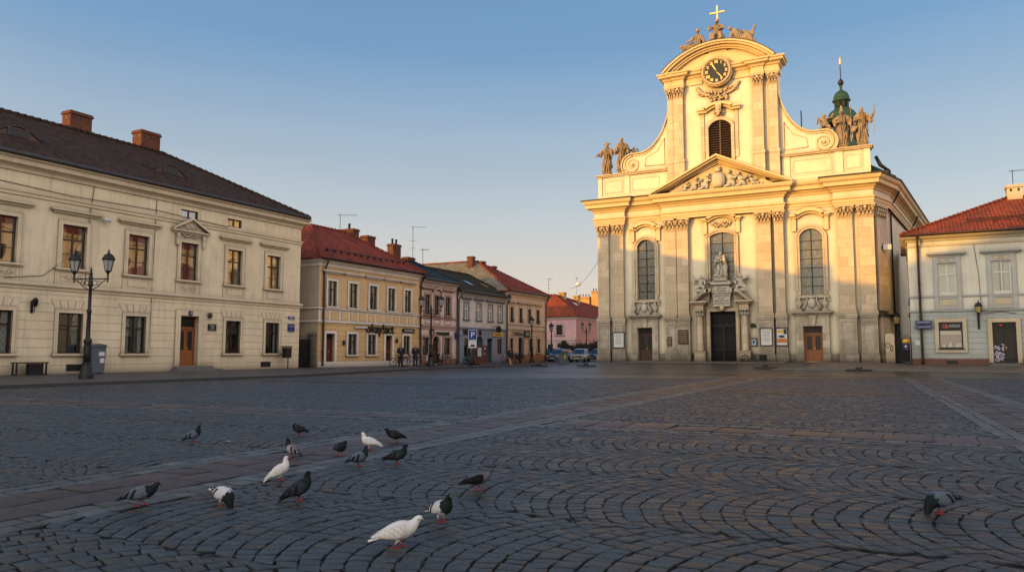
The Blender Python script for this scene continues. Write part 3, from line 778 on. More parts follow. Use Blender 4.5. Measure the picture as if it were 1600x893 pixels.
# ------------------------------------------------------------------ LEFT ROW
XL = -37.2
MT['plA'] = plaster('cream_plaster', (.83, .70, .49), .34)
MT['plAc'] = plaster('coursed_cream_plaster', (.82, .69, .48), .34, .43)
MT['trimA'] = plaster('cream_stucco_trim', (.76, .63, .45), .34)
B = Bld('town_house', 'large cream two-storey house with dark tiled roof and pedimented window over its wooden door', 'house', XL, 39.4, .2, R(90), 39.4)
x0A = -8.0; x1A = 39.4
upw = [(-4.6, -3.2), (-.9, .35), (2.8, 4.05), (6.4, 7.7), (10.2, 11.5), (13.9, 15.2), (18.6, 20.55), (22.66, 23.92), (26.28, 27.53), (29.62, 30.82), (33.03, 34.2), (36.31, 37.5)]
upw[6] = (19.2, 20.5)
opsU = [(a, b, 5.48, 7.68) for a, b in upw]; att = [(a, b, 9.12, 9.62) for a, b in ((29.55, 30.74), (32.96, 34.08))]
lo = [(a, b) for i, (a, b) in enumerate(upw) if i != 9]
opsG = [(a, b, 1.22, 3.24) for a, b in lo]+[(29.72, 30.98, .5, 3.4)]
w = B.mb(); w.wall(x0A, x1A, 4.42, 10.35, 0, opsU+att, .2); B.part('wall', w, 'plA')
w = B.mb(); w.wall(x0A, x1A, .2, 4.42, -.03, opsG, .25); B.part('wall', w, 'plAc')
body(B, x0A, x1A, .2, 10.35, 13, 'plA')
c = B.mb()
c.sweep([(x0A, -.03), (x1A, -.03), (x1A, 1.5)], [(0, 4.3), (.05, 4.32), (.06, 4.42), (.16, 4.5), (.17, 4.58), (0, 4.66)]); B.part('string_course', c, 'trimA')
c = B.mb()
c.sweep([(x0A, 0), (x1A, 0), (x1A, 13)], [(0, 8.72), (.05, 8.74), (.06, 8.86), (.12, 8.93), (.12, 8.98), (0, 9.0)])
c.sweep([(x0A, 0), (x1A, 0), (x1A, 13)], [(0, 9.86), (.07, 9.88), (.1, 10.02), (.2, 10.1), (.38, 10.18), (.40, 10.38), (.5, 10.44), (.52, 10.55), (0, 10.56)]); B.part('cornice', c, 'trimA')
for i, (a, b) in enumerate(upw):
    W_ = win(B, a, b, 5.48, 7.68, trans=.66, bars=(.5,), cur=True)
    ped = (i == 9)
    surround(B, W_, a, b, 5.48, 7.68, 'trimA', w=.24, out=.05, hood=None if ped else .32, sill=True)
    s = B.mb(); s.box(a-.28, a-.2, -.04, .002, 4.66, 5.33); s.box(b+.2, b+.28, -.04, .002, 4.66, 5.33); s.box(a-.2, b+.2, -.025, .002, 4.66, 5.33)
    s.box(a, b, -.05, -.025, 4.82, 5.2); s.box(a+.06, b-.06, -.056, -.05, 4.88, 5.14)
    B.part('apron_panel', s, 'trimA', W_)
    if i in (6, 7) or ped:
        s = B.mb(); relief(s, a+.08, b-.08, 4.84, 5.2, -.065, 12, i); B.part('apron_ornament', s, 'trimA', W_)
    if ped:
        s = B.mb(); z = 8.28; a1, b1_ = a-.5, b+.5; xm = (a+b)/2
        s.sweep([(a1, 0), (a1, -.02), (b1_, -.02), (b1_, 0)], [(0, z-.1), (.06, z-.1), (.1, z-.02), (.2, z+.02), (.22, z+.1), (0, z+.1)])
        s.prism([(a1, z+.1), (b1_, z+.1), (xm, z+.72)], -.05, .002)
        for p, q in (((a1-.16, z+.1), (xm, z+.78)), ((b1_+.16, z+.1), (xm, z+.78))):
            s.prism([p, (p[0], p[1]+.1), (q[0], q[1]+.12), (q[0], q[1]-.02)], -.26, .002)
        relief(s, xm-.5, xm+.5, z+.16, z+.45, -.07, 9, 5)
        for x in (a-.3, b+.3): s.box(x-.09, x+.09, -.16, 0, 7.5, z-.1); s.ell((x, -.16, 8.0), (.09, .07, .12), 8, 5); s.ell((x, -.13, 7.6), (.07, .06, .1), 8, 5)
        relief(s, a, b, 7.95, 8.2, -.06, 10, 8)
        B.part('pediment', s, 'trimA', W_)
for a, b, c0, d in att:
    win(B, a, b, c0, d, trans=1, cur=False, mull=1, y=.1)
for i, (a, b) in enumerate(lo):
    W_ = win(B, a, b, 1.22, 3.24, trans=.68, grille=True, y=.12, gm='glass_dim' if i != 7 else 'glass', cur=(i % 2 == 0))
    surround(B, W_, a, b, 1.22, 3.24, 'trimA', w=.2, out=.07, sill=True)
    s = B.mb()
    for k in range(5):
        xx = (a+b)/2+(k-2)*.33; xt = (a+b)/2+(k-2)*.42
        s.prism([(xx-.15, 3.46), (xx+.15, 3.46), (xt+.195, 3.86), (xt-.195, 3.86)], -.055, -.028)
    B.part('voussoirs', s, 'trimA', W_)
D = door(B, 29.72, 30.98, .5, 3.4, 'wood_door', light=.68)
s = B.mb(); s.box(29.4, 29.72, -.12, 0, .2, 3.4); s.box(30.98, 31.3, -.12, 0, .2, 3.4); s.box(29.4, 31.3, -.12, 0, 3.4, 3.72); B.part('surround', s, 'trimA', D)
s = B.mb(); s.box(29.2, 32.3, -.75, 0, .2, .33); s.box(29.35, 31.9, -.42, .2, .33, .48); B.part('doorstep', s, 'granite')
for x in (23.6, 36.4):
    s = B.mb(); s.box(x-.42, x+.42, -.05, -.02, .35, .68)
    B.part('cellar_grate', s, 'iron')
roof(B, x0A-.5, x1A+.3, -.55, 13.5, 10.66, 14.55, x0A+6, 33.1, 6.5, 'tile_dark')
gutter(B, x0A, x1A+.25, -.55, 10.68)
RF = [o for o in bpy.data.objects if o.parent == B.root and o.name.startswith('roof')][-1]
chimney(B, RF, 26.72, 28.08, 6.5, 7.3, 13.4, 15.72); chimney(B, RF, 31.45, 32.85, 6.5, 7.4, 13.4, 15.8); chimney(B, RF, 21.6, 22.9, 8.5, 9.4, 12.9, 15.0); chimney(B, RF, 19.8, 21.0, 6.0, 6.9, 13.4, 16.2); chimney(B, RF, 9, 11, 6.0, 6.9, 13.4, 15.6)
for xc in (21.35, 30.2):
    d = B.mb(); n = 9; y0 = 1.9; zb = 10.66+(y0+.55)*(3.89/7.05)
    prof = [(-1.3+2.6*i/n, .52*math.cos((-1+2*i/n)*math.pi/2)**1.4) for i in range(n+1)]
    d.grid([[(xc+u, y0+k*1.0, zb+.02+h*(1-k*.0)+k*.552*.25+(0 if h > .01 else k*.4)) for u, h in prof] for k in (0, 1, 2, 3)], 0)
    d.prism([(xc+u, zb+h-.02) for u, h in prof], y0+.05, y0+.1, 1)
    D_ = B.part('dormer', d, ['tile_dark', 'wood_dark'], RF)
    g = B.mb(); g.box(xc-.48, xc+.48, y0+.02, y0+.045, zb+.03, zb+.40); B.part('pane', g, 'black', D_)
    g = B.mb(); g.box(xc-.53, xc+.53, y0-.0, y0+.05, zb+.40, zb+.45); g.box(xc-.53, xc-.48, y0, y0+.05, zb-.02, zb+.4); g.box(xc+.48, xc+.53, y0, y0+.05, zb-.02, zb+.4); g.box(xc-1.4, xc+1.4, y0-.25, y0+.0, zb-.16, zb-.13); B.part('dormer_frame', g, 'wood_dark', D_)
downs = B.mb()
for pts in ([(24.2, -.02, 9.9), (24.0, -.03, 8.2), (23.95, -.04, 4.7)], [(27.9, -.03, 9.9), (27.8, -.03, 5), (27.8, -.05, 4.7), (27.75, -.07, 1.6)], [(19, -.03, 9.3), (23, -.05, 9.15), (28, -.04, 9.25), (33, -.05, 9.05)],
            [(24.1, -.03, 8.0), (23.2, -.04, 6.2), (21.8, -.04, 5.0), (20, -.05, 4.75)]):
    downs.tube(pts, .013, 5)
B.part('wall_cable', downs, 'zinc')
# signs on that house
def plate(name, x, z, w_, h_, mat, label, lines, cat='sign', X=XL, y=-.05, col='sign_white', border=True):
    r_ = empty(name, (X+.0, 0, 0), 0, label, cat)
    r_.location = (X-y, x, z); r_.rotation_euler = (0, 0, R(90))
    m_ = MB(); m_.box(-w_/2, w_/2, -.02, 0, -h_/2, h_/2); m_.build('plate', mat, r_)
    if border:
        m_ = MB()
        for q in ((-w_/2+.02, w_/2-.02, h_/2-.035, h_/2-.02), (-w_/2+.02, w_/2-.02, -h_/2+.02, -h_/2+.035)): m_.box(q[0], q[1], -.024, -.0205, q[2], q[3])
        m_.build('border', col, r_)
    for s_, dz, sz in lines: text(s_, sz, col, r_, (0, -.026, dz), sx=1)
    return r_
plate('street_name_plate', 38.6, 3.62, .62, .2, 'blue_sign', 'narrow blue enamel street plate high on the right corner of the cream house', [('RYNEK', 0, .12)])
plate('information_plate', 38.6, 2.95, .62, .55, 'blue_sign', 'square blue plaque below the narrow street plate on the cream house corner', [('Jana Pawła II', .1, .09), ('ulica', -.1, .07)])
plate('memorial_plaque', 32.0, 2.78, .62, .42, 'black', 'small black plaque right of the brown wooden door of the cream house', [('URZĄD', .07, .08), ('STANU', -.06, .08)])
plate('house_number_plate', 30.35, 3.56, .26, .26, 'blue_sign', 'small blue house number over the brown door of the cream house', [('15', 0, .16)], border=False, y=-.13)
def wall_light(x, z, label, X=XL):
    r_ = empty('wall_light', (X, x, z), R(90), label, 'wall light'); m_ = MB()
    m_.box(-.06, .06, -.05, 0, -.3, .3); m_.tube([(0, -.05, -.15), (0, -.25, -.22), (0, -.3, 0)], .02, 6); m_.build('bracket', 'iron', r_)
    m_ = MB(); m_.lathe([(.05, 0), (.1, .05), (.13, .3), (.15, .32), (.02, .45)], (0, -.3, 0), 8); m_.build('lantern', 'iron', r_)
wall_light(21.35, 3.45, 'small black wall lamp between the two leftmost ground floor windows of the cream house')
r_ = empty('door_entry_lamp', (XL+.05, 31.75, 3.5), R(90), 'little dark round lamp beside the top of the brown door', 'wall light'); m_ = MB(); m_.lathe([(.1, -.15), (.12, 0), (.1, .12), (.02, .16)], (0, -.1, 0), 10); m_.build('lamp_body', 'wood_dark', r_)
r_ = empty('security_camera', (XL+.02, 24.7, 8.2), R(90), 'small white camera under the eaves between the second and third upper windows', 'camera'); m_ = MB(); m_.tube([(0, 0, 0), (0, -.2, 0)], .03, 6); m_.tube([(-.05, -.25, .02), (.28, -.3, -.04)], .09, 8); m_.build('camera_body', 'sign_white', r_)

# unseen-side neighbour of the cream house: stands left of the frame, its roof shades the square
N_ = Bld('unseen_tall_town_house', 'tall plastered four-storey house beyond the cream house, outside the left edge', 'house', XL, -8.2, .2, R(90), -8.2)
w = N_.mb(); ops = [(x, x+1.3, z, z+2.1) for x in np.arange(-96, -10, 3.6) for z in (1.4, 5.4, 9.4, 13.2)]
w.wall(-98, -8.2, .2, 16.6, 0, ops, .2); N_.part('wall', w, 'plA'); body(N_, -98, -8.2, .2, 16.6, 13, 'plA')
w = N_.mb()
for a, b, c_, d_ in ops: w.box(a, b, .14, .18, c_, d_)
N_.part('window', w, 'room')
roof(N_, -98.5, -7.9, -.5, 13.4, 16.7, 21.4, -92, -14.5, 6.5, 'tile_dark')

E_ = Bld('unseen_tall_town_house', 'tall pale four-storey house on the east side of the square, outside the right edge', 'house', 24, 92, .2, R(-90), 0)
w = E_.mb(); ops = [(x, x+1.3, z, z+2.1) for x in np.arange(1.5, 95, 3.4) for z in (1.4, 5.2, 9.0, 12.8)]
MT['plE'] = plaster('warm_plaster', (.62, .50, .36), .3)
w.wall(0, 98, .2, 17.2, 0, ops, .2); E_.part('wall', w, 'plE'); body(E_, 0, 98, .2, 17.2, 12, 'plE')
w = E_.mb()
for a, b, c_, d_ in ops: w.box(a, b, .14, .18, c_, d_)
E_.part('window', w, 'room')
c = E_.mb(); c.sweep([(0, 0), (98, 0)], [(0, 16.6), (.3, 16.8), (.5, 17.2), (0, 17.25)]); c.sweep([(0, 0), (98, 0)], [(0, 4.4), (.15, 4.5), (0, 4.7)]); E_.part('cornice', c, 'plE')
roof(E_, -.5, 98.5, -.5, 12.4, 17.3, 21.5, 6, 92, 6, 'tile_red')

def house(name, label, xa, xb, ze, depth, pl, plc, trim, Z=.2):
    B = Bld(name, label, 'house', XL, xb, Z, R(90), xb); return B
# gate and pillar in the gap
g = empty('iron_gate', (XL-.6, 40.4, .22), R(90), 'black iron gate with spear tops in the gap beside the cream house', 'gate'); m_ = MB()
m_.box(-.95, .75, -.02, .0, .08, 1.98); 
for i in range(14): x = -.9+i*.125; m_.tube([(x, -.05, .05), (x, -.05, 2.12), (x, -.05, 2.28)], [.014, .014, .002], 5)
m_.box(-.95, .78, -.07, -.03, 1.8, 1.86); m_.box(-.95, .78, -.07, -.03, .2, .26); m_.build('bars', 'iron', g)
g = empty('stone_gate_pillar', (XL-.5, 41.35, .22), R(90), 'short rough stone pillar between the black gate and the yellow house', 'pillar'); m_ = MB()
MT['stoneP'] = stone('pillar_stone', (.20, .17, .14), .35, .28); m_.box(-.2, .24, -.3, .3, 0, 2.3); m_.box(-.27, .3, -.36, .36, 2.3, 2.42); m_.build('pillar_body', 'stoneP', g)

# ---- yellow house
MT['plY'] = plaster('ochre_plaster', (.74, .50, .26), .2); MT['plYc'] = plaster('coursed_ochre_plaster', (.72, .47, .22), .2, .38)
MT['trimY'] = plaster('off_white_stucco', (.84, .76, .66), .25); MT['plYs'] = plaster('grey_cream_side_plaster', (.50, .42, .31), .3)
B = Bld('town_house', 'yellow ochre house with red hipped roof, white window frames and black lettered sign', 'house', XL, 54.2, .2, R(90), 54.2)
uw = [(42.25, 43.22), (44.62, 45.58), (47.07, 48.03), (49.43, 50.40), (51.73, 52.66)]
gw = [(44.58, 45.6), (46.93, 47.95), (51.62, 52.56)]
w = B.mb(); w.wall(41.35, 54.18, 4.4, 7.6, 0, [(a, b, 4.64, 6.5) for a, b in uw], .2); B.part('wall', w, 'plY')
w = B.mb(); w.wall(41.35, 54.18, 3.5, 4.4, 0, [], .1)
for i in range(12):
    a = 41.5+i*1.07
    w.box(a+.12, a+.95, -.03, -.002, 3.68, 4.24, 1)
B.part('wall', w, ['trimY', 'plY'])
w = B.mb(); w.wall(41.35, 54.18, .2, 3.5, 0, [(a, b, 1.12, 2.68) for a, b in gw]+[(42.16, 43.08, .32, 2.66), (49.2, 50.1, .36, 2.68)], .2); B.part('wall', w, 'plYc')
w = B.mb(); w.face([(41.35, 0, .2), (41.35, 11, .2), (41.35, 11, 8), (41.35, 0, 8)][::-1]); w.face([(54.18, 0, .2), (54.18, 11, .2), (54.18, 11, 8), (54.18, 0, 8)]); w.face([(54.18, 11, .2), (41.35, 11, .2), (41.35, 11, 8), (54.18, 11, 8)]); w.face([(41.35, 0, 7.6), (54.18, 0, 7.6), (54.18, 0, 8), (41.35, 0, 8)]); B.part('wall', w, 'plYs')
w = B.mb(); w.box(41.35, 54.18, -.05, -.002, .2, .62)
B.part('plinth', w, 'trimY')
c = B.mb(); P_ = [(41.35, 6), (41.35, 0), (54.15, 0)]
c.sweep(P_, [(0, 7.5), (.05, 7.52), (.08, 7.7), (.2, 7.8), (.34, 7.9), (.36, 8.05), (0, 8.07)]); B.part('cornice', c, 'trimY')
c = B.mb(); c.sweep(P_, [(0, 4.38), (.1, 4.42), (.12, 4.5), (0, 4.55)]); c.sweep(P_, [(0, 3.42), (.08, 3.45), (.1, 3.55), (0, 3.6)]); B.part('string_course', c, 'trimY')
for a, b in uw:
    W_ = win(B, a, b, 4.64, 6.5, cur=True, bars=(), trans=.68, y=.1); surround(B, W_, a, b, 4.64, 6.5, 'trimY', w=.2, out=.05, hood=.38, sill=True)
for a, b in gw:
    W_ = win(B, a, b, 1.12, 2.68, cur=True, y=.1, gm='glass_dim'); surround(B, W_, a, b, 1.12, 2.68, 'trimY', w=.2, out=.06, sill=True)
for a, b, z in ((42.16, 43.08, .32), (49.2, 50.1, .36)):
    D = door(B, a, b, z, 2.66, 'red_door', glassy=False, light=.45, leaves=1)
    s = B.mb(); s.box(a-.22, a, -.06, 0, .2, 2.86); s.box(b, b+.22, -.06, 0, .2, 2.86); s.box(a, b, -.06, 0, 2.66, 2.86); B.part('surround', s, 'trimY', D)
RF = roof(B, 40.95, 54.35, -.45, 11.2, 8.1, 11.5, 45.8, 50.0, 5.0, 'tile_red')
gutter(B, 41, 54.3, -.45, 8.12, 'rust_pipe', .07); downpipe(B, 41.75, 8.0, .3); downpipe(B, 54.0, 8.0, .3)
chimney(B, RF, 50.4, 51.2, 4.5, 6.0, 10.2, 11.9, 'brick', 1); chimney(B, RF, 53.0, 54.1, 5.0, 5.8, 9.2, 11.7, 'brick', 0)
s = B.mb(); s.tube([(42.6, .55, 8.92), (52.6, .55, 8.92)], .035, 5)
for i in range(13): s.box(42.7+i*.8, 42.75+i*.8, .45, .65, 8.72, 8.95)
B.part('snow_guard', s, 'iron')
r_ = empty('shop_sign', (XL+.1, 48.45, 3.08), R(90), 'large black cut-out letters reading okayact above the middle of the yellow house', 'sign')
text('okay!act', 1.08, 'black', r_, (0, 0, .05), sx=.98, ext=.03, bold=.006, name='letters')
r_ = empty('hanging_board', (XL+.06, 52.3, 3.1), R(90), 'small dark green board with white script over the right window of the yellow house', 'sign')
m_ = MB(); m_.box(-.85, .85, -.05, 0, -.15, .15); m_.build('board', 'black', r_); text('Biuro Podróży', .2, 'sign_white', r_, (0, -.062, 0), name='letters')
r_ = empty('light_bar', (XL+.06, 46.0, 3.2), R(90), 'short white lit bar left of the large black letters on the yellow house', 'light'); m_ = MB(); m_.box(-.72, .72, -.1, 0, -.06, .06); m_.build('bar', 'sign_white', r_)
for x, z, l in ((44.05, 2.0, 'small dark intercom box beside the left door of the yellow house'), (50.65, 2.25, 'small black wall lamp right of the middle door of the yellow house')):
    r_ = empty('wall_fitting', (XL, x, z), R(90), l, 'wall fitting'); m_ = MB(); m_.lathe([(.02, -.2), (.09, -.1), (.09, .08), (.03, .2)], (0, -.1, 0), 8); m_.build('fitting', 'iron', r_)

# ---- rose house
MT['plR'] = plaster('rose_plaster', (.76, .59, .54), .25); MT['trimR'] = plaster('dusty_rose_trim', (.50, .32, .27), .25); MT['baseR'] = plaster('brown_red_base', (.30, .12, .08), .3)
B = Bld('town_house', 'narrow rose pink house with blue slate roof and arched doorway', 'house', XL, 60.15, .2, R(90), 60.15)
uw = [(54.75, 55.6), (56.3, 57.05), (58.1, 58.95)]
w = B.mb(); w.wall(54.2, 60.1, 3.6, 7.5, 0, [(a, b, 4.62, 6.36) for a, b in uw], .2); B.part('wall', w, 'plR')
w = B.mb(); ops = [(54.4, 55.5, 1.0, 2.62), (57.85, 59.0, 1.08, 2.62), (56.0, 57.1, .3, 2.75)]
w.wall(54.2, 60.1, .2, 3.6, 0, ops, .2); pts = arc(56.0, 57.1, 2.2, .55); w.prism([(56.0, 2.77), (56.0, 2.2)]+pts[1:7]+[(56.55, 2.77)], 0.001, .15); w.prism([(57.1, 2.77), (56.55, 2.77)]+pts[6:12]+[(57.1, 2.2)], .001, .15); B.part('wall', w, 'plR')
body(B, 54.2, 60.1, .2, 7.5, 10, 'plR')
for a, b in ((57.35, 60.05), (54.25, 55.7)): w = B.mb(); w.box(a, b, -.05, -.002, .2, .72); B.part('plinth', w, 'baseR')
c = B.mb(); P_ = [(54.25, 0), (60.08, 0)]
c.sweep(P_, [(0, 7.15), (.05, 7.17), (.08, 7.3), (.22, 7.42), (.36, 7.5), (.38, 7.65), (0, 7.68)]); B.part('cornice', c, 'plR')
c = B.mb(); c.sweep(P_, [(0, 4.28), (.1, 4.32), (.12, 4.4), (0, 4.45)]); c.sweep(P_, [(0, 3.5), (.08, 3.54), (.1, 3.66), (0, 3.72)]); c.sweep(P_, [(0, 3.3), (.04, 3.32), (.05, 3.4), (0, 3.44)])
for a in (54.8, 56.15, 57.95): c.ring([(a+.07, 3.85), (a+.07, 4.17), (a+1.03, 4.17), (a+1.03, 3.85), (a+.07, 3.85)], [(a, 3.78), (a, 4.24), (a+1.1, 4.24), (a+1.1, 3.78), (a, 3.78)], -.03, 0.002)
B.part('string_course', c, 'trimR')
for i, (a, b) in enumerate(uw):
    W_ = win(B, a, b, 4.62, 6.36, cur=True, y=.1, gm='glass_dim'); surround(B, W_, a, b, 4.62, 6.36, 'trimR', w=.16, out=.05, hood=.3 if i != 1 else None, sill=True)
    if i == 1: s = B.mb(); s.ring(sarc(a-.35, b+.35, 6.62, .28), sarc(a-.48, b+.48, 6.7, .38), -.2, 0.002); B.part('hood', s, 'trimR', W_)
for a, b in ((54.4, 55.5), (57.85, 59.0)):
    W_ = win(B, a, b, 1.04, 2.62, cur=False, y=.1, trans=.99, mull=0, gm='glass_dim'); surround(B, W_, a, b, 1.04, 2.62, 'trimR', w=.18, out=.06, sill=True)
    s = B.mb(); s.box(a+.12, a+.6, .16, .17, 1.9, 2.4); B.part('poster', s, 'yellow' if a < 55 else 'red', W_)
D = door(B, 56.0, 57.1, .3, 2.76, 'wood_dark', light=.5, y=.12)
s = B.mb(); s.ring([(56.0, .2)]+pts+[(57.1, .2)], [(55.82, .2)]+arc(55.82, 57.28, 2.2, .75)+[(57.28, .2)], -.07, .002); B.part('surround', s, 'trimR', D)
RF = roof(B, 54.3, 60.35, -.42, 10.2, 7.72, 9.95, 54.5, 60.1, 4.8, 'slate')
gutter(B, 54.3, 60.2, -.42, 7.74); downpipe(B, 60.05, 7.6, .3, 'zinc')
chimney(B, RF, 57.1, 58.3, 5.2, 5.9, 8.9, 11.5, 'brick', 2); chimney(B, RF, 60.0, 61.2, 5.6, 6.3, 8.8, 10.6, 'brick', 0)
r_ = empty('shop_sign', (XL+.06, 57.3, 3.02), R(90), 'dark lettering and round logo over the arched door of the rose house', 'sign'); text('urzeczeni', .56, 'black', r_, (.35, 0, 0), name='letters', ext=.02, bold=.01)
m_ = MB(); m_.ring(arc(-1.75, -1.15, 0, .3, 10)+[(-1.15-.6*t, -.3*math.sin(math.pi*t)) for t in (.2, .4, .6, .8, 1)], arc(-1.85, -1.05, 0, .4, 10)+[(-1.05-.8*t, -.4*math.sin(math.pi*t)) for t in (.2, .4, .6, .8, 1)], -.04, 0); m_.build('logo', 'baseR', r_)
r_ = empty('round_sign', (XL+.05, 59.75, 2.85), R(90), 'small dark round projecting sign at the seam of the rose and grey houses', 'sign'); m_ = MB(); m_.box(-.02, .02, -.7, 0, .32, .36); m_.lathe([(.3, -.03), (.32, 0), (.3, .03)], (0, 0, 0), 18); o = m_.build('disc', 'navy', r_); 
o.rotation_euler = (0, R(90), 0)

# ---- grey house
MT['plG'] = plaster('pale_grey_plaster', (.64, .59, .57), .35); MT['plGl'] = plaster('blue_grey_plaster', (.27, .28, .36), .3)
B = Bld('town_house', 'grey house with mossy brown roof, blue-grey shop floor and arched entrance', 'house', XL, 70.1, .2, R(90), 70.1)
uw = [(61.4, 62.2), (63.72, 64.6), (66.1, 66.95), (68.15, 69.0)]
w = B.mb(); w.wall(60.15, 70.1, 3.62, 6.9, 0, [(a, b, 4.48, 6.03) for a, b in uw], .18); B.part('wall', w, 'plG')
w = B.mb(); ops = [(61.45, 62.7, .95, 2.64), (63.55, 65.15, .3, 2.95), (65.9, 67.0, .3, 2.7), (68.0, 68.95, 1.15, 2.66)]
w.wall(60.15, 70.1, .2, 3.62, 0, ops, .3); pts = arc(63.55, 65.15, 2.15, .75); w.prism([(63.55, 2.97), (63.55, 2.15)]+pts[1:7]+[(64.35, 2.97)], 0.001, .25); w.prism([(65.15, 2.97), (64.35, 2.97)]+pts[6:12]+[(65.15, 2.15)], .001, .25); B.part('wall', w, 'plGl')
body(B, 60.15, 70.1, .2, 6.9, 10, 'plG')
c = B.mb(); P_ = [(60.2, 0), (70.05, 0)]
c.sweep(P_, [(0, 6.7), (.05, 6.72), (.08, 6.85), (.2, 6.92), (.3, 6.98), (.32, 7.08), (0, 7.1)]); B.part('cornice', c, 'plG')
c = B.mb(); c.sweep(P_, [(0, 3.52), (.08, 3.56), (.1, 3.66), (0, 3.72)]); B.part('string_course', c, 'plGl')
for a, b in uw:
    W_ = win(B, a, b, 4.48, 6.03, 'white_paint', y=.06, cur=True, fw=.07); surround(B, W_, a, b, 4.48, 6.03, 'plGl', w=.12, out=.03, hood=.22, sill=True)
W_ = win(B, 61.45, 62.7, .95, 2.64, y=.1, cur=False, trans=.99, mull=1, gm='glass_dim'); W_ = win(B, 68.0, 68.95, 1.15, 2.66, y=.1, gm='glass_dim')
MT['blue_door'] = wood('blue_painted_wood', (.035, .07, .115))
D = door(B, 64.35, 65.15, .3, 2.9, 'blue_door', glassy=False, light=0, leaves=1); door(B, 65.9, 67.0, .3, 2.7, 'blue_door', light=.4, leaves=2)
r = B.mb(); r.box(63.55, 64.35, .5, .6, .3, 2.95); B.part('passage', r, 'room')
RF = roof(B, 60.2, 70.3, -.38, 10.2, 7.12, 9.7, 60.4, 70.0, 4.8, 'moss_tile')
s = B.mb()
for x in (64.9, 68.2): s.box(x, x+.8, 1.2, 2.2, 8.05, 8.12)
rf2 = B.mb()
for x in (64.9, 68.2):
    z = lambda y: 7.12+(y+.38)*(2.58/5.18)+.05
    rf2.face([(x, 1.4, z(1.4)+.03), (x+.75, 1.4, z(1.4)+.03), (x+.75, 2.3, z(2.3)+.03), (x, 2.3, z(2.3)+.03)])
B.part('skylight', rf2, 'glass', RF)
gutter(B, 60.2, 70.1, -.38, 7.14); downpipe(B, 69.95, 7.0, .3, 'iron'); downpipe(B, 60.3, 7.0, .3, 'zinc')
r_ = empty('shop_sign', (XL+.06, 62.9, 3.2), R(90), 'black cut-out letters behind the blue parking sign on the grey house', 'sign'); text('YASUMI  D  M', .62, 'black', r_, (0, 0, 0), name='letters', ext=.03, bold=.02, sx=.9)
r_ = empty('yellow_sign_board', (XL+.04, 68.0, 3.12), R(90), 'orange yellow board above the right ground floor window of the grey house', 'sign'); m_ = MB(); m_.box(-1.0, 1.0, -.06, 0, -.2, .2); m_.build('board', 'yellow', r_); text('PIZZERIA', .26, 'wood_dark', r_, (0, -.07, 0), name='letters', sx=1.2)
r_ = empty('hanging_sign', (XL, 66.9, 3.75), R(90), 'dark round shop sign hanging out over the small doorway of the grey house', 'sign'); m_ = MB(); m_.tube([(0, 0, .2), (0, -1.0, .2)], .025, 6); m_.tube([(0, 0, -.1), (0, -.5, .18)], .02, 6); m_.build('bracket', 'iron', r_)
m_ = MB(); m_.lathe([(.3, -.05), (.34, 0), (.3, .05)], (0, 0, 0), 16); o = m_.build('disc', 'iron', r_, (0, -.75, -.15)); o.rotation_euler = (0, R(90), 0)

# ---- salmon house, ridge at right angles to the street
MT['plS'] = plaster('salmon_plaster', (.76, .58, .47), .25); MT['plSc'] = plaster('coursed_salmon_plaster', (.70, .48, .35), .25, .4); MT['baseS'] = plaster('orange_base', (.42, .17, .07), .3)
B = Bld('town_house', 'salmon pink corner house with red tiled roof end and broad grey shingled side slope', 'house', XL, 79.75, .25, R(90), 79.75)
uw = [(70.85, 71.55), (72.95, 73.7), (75.1, 75.85), (77.25, 78.0)]
w = B.mb(); w.wall(70.15, 79.75, 3.8, 7.4, 0, [(a, b, 4.52, 6.12) for a, b in uw], .18); B.part('wall', w, 'plS')
ops = [(70.75, 71.5, 1.3, 2.82), (72.8, 74.0, .45, 2.9), (75.3, 76.1, 1.3, 2.85), (77.4, 78.2, 1.3, 2.85)]
w = B.mb(); w.wall(70.15, 79.75, .2, 3.8, 0, ops, .2); B.part('wall', w, 'plSc')
body(B, 70.15, 79.75, .2, 7.8, 33.5, 'plS')
for a, b in ((70.2, 72.7), (74.1, 79.72)): w = B.mb(); w.box(a, b, -.04, -.002, .2, 1.0); B.part('plinth', w, 'baseS')
c = B.mb(); P_ = [(70.15, 0), (79.75, 0), (79.75, 20)]
c.sweep(P_, [(0, 7.2), (.05, 7.22), (.1, 7.4), (.25, 7.5), (.4, 7.6), (.42, 7.75), (0, 7.77)]); c.sweep(P_, [(0, 4.2), (.08, 4.24), (.1, 4.34), (0, 4.4)]); B.part('cornice', c, 'plS')
c = B.mb(); c.sweep(P_, [(0, 3.7), (.08, 3.74), (.1, 3.82), (0, 3.88)]); B.part('string_course', c, 'plS')
for a, b in uw:
    W_ = win(B, a, b, 4.52, 6.12, y=.08, gm='glass_dim', mull=1); surround(B, W_, a, b, 4.52, 6.12, 'plS', w=.14, out=.04, hood=.3)
    s = B.mb()
    for k in range(7): x = a-.1+k*(b-a+.2)/6; s.tube([(x, -.14, 4.5), (x, -.14, 4.85)], .012, 4)
    s.tube([(a-.15, -.14, 4.85), (b+.15, -.14, 4.85)], .015, 4); B.part('balconet', s, 'iron', W_)
for i in (0, 2, 3):
    a, b, c0, d = ops[i]; W_ = win(B, a, b, c0, d, y=.08, gm='glass_dim'); surround(B, W_, a, b, c0, d, 'plS', w=.14, out=.05, sill=True)
door(B, 72.8, 73.5, .45, 2.9, 'wood_dark', glassy=False, light=.4, leaves=1)
w = B.mb(); w.box(73.5, 74.0, -.02, .1, .45, 2.9); B.part('shutter', w, 'bin_grey')
RF = roof(B, 69.9, 80.1, -.45, 22, 7.85, 11.65, 74.95, 75.0, 5.0, 'tile_red', side=None)
RFm = RF
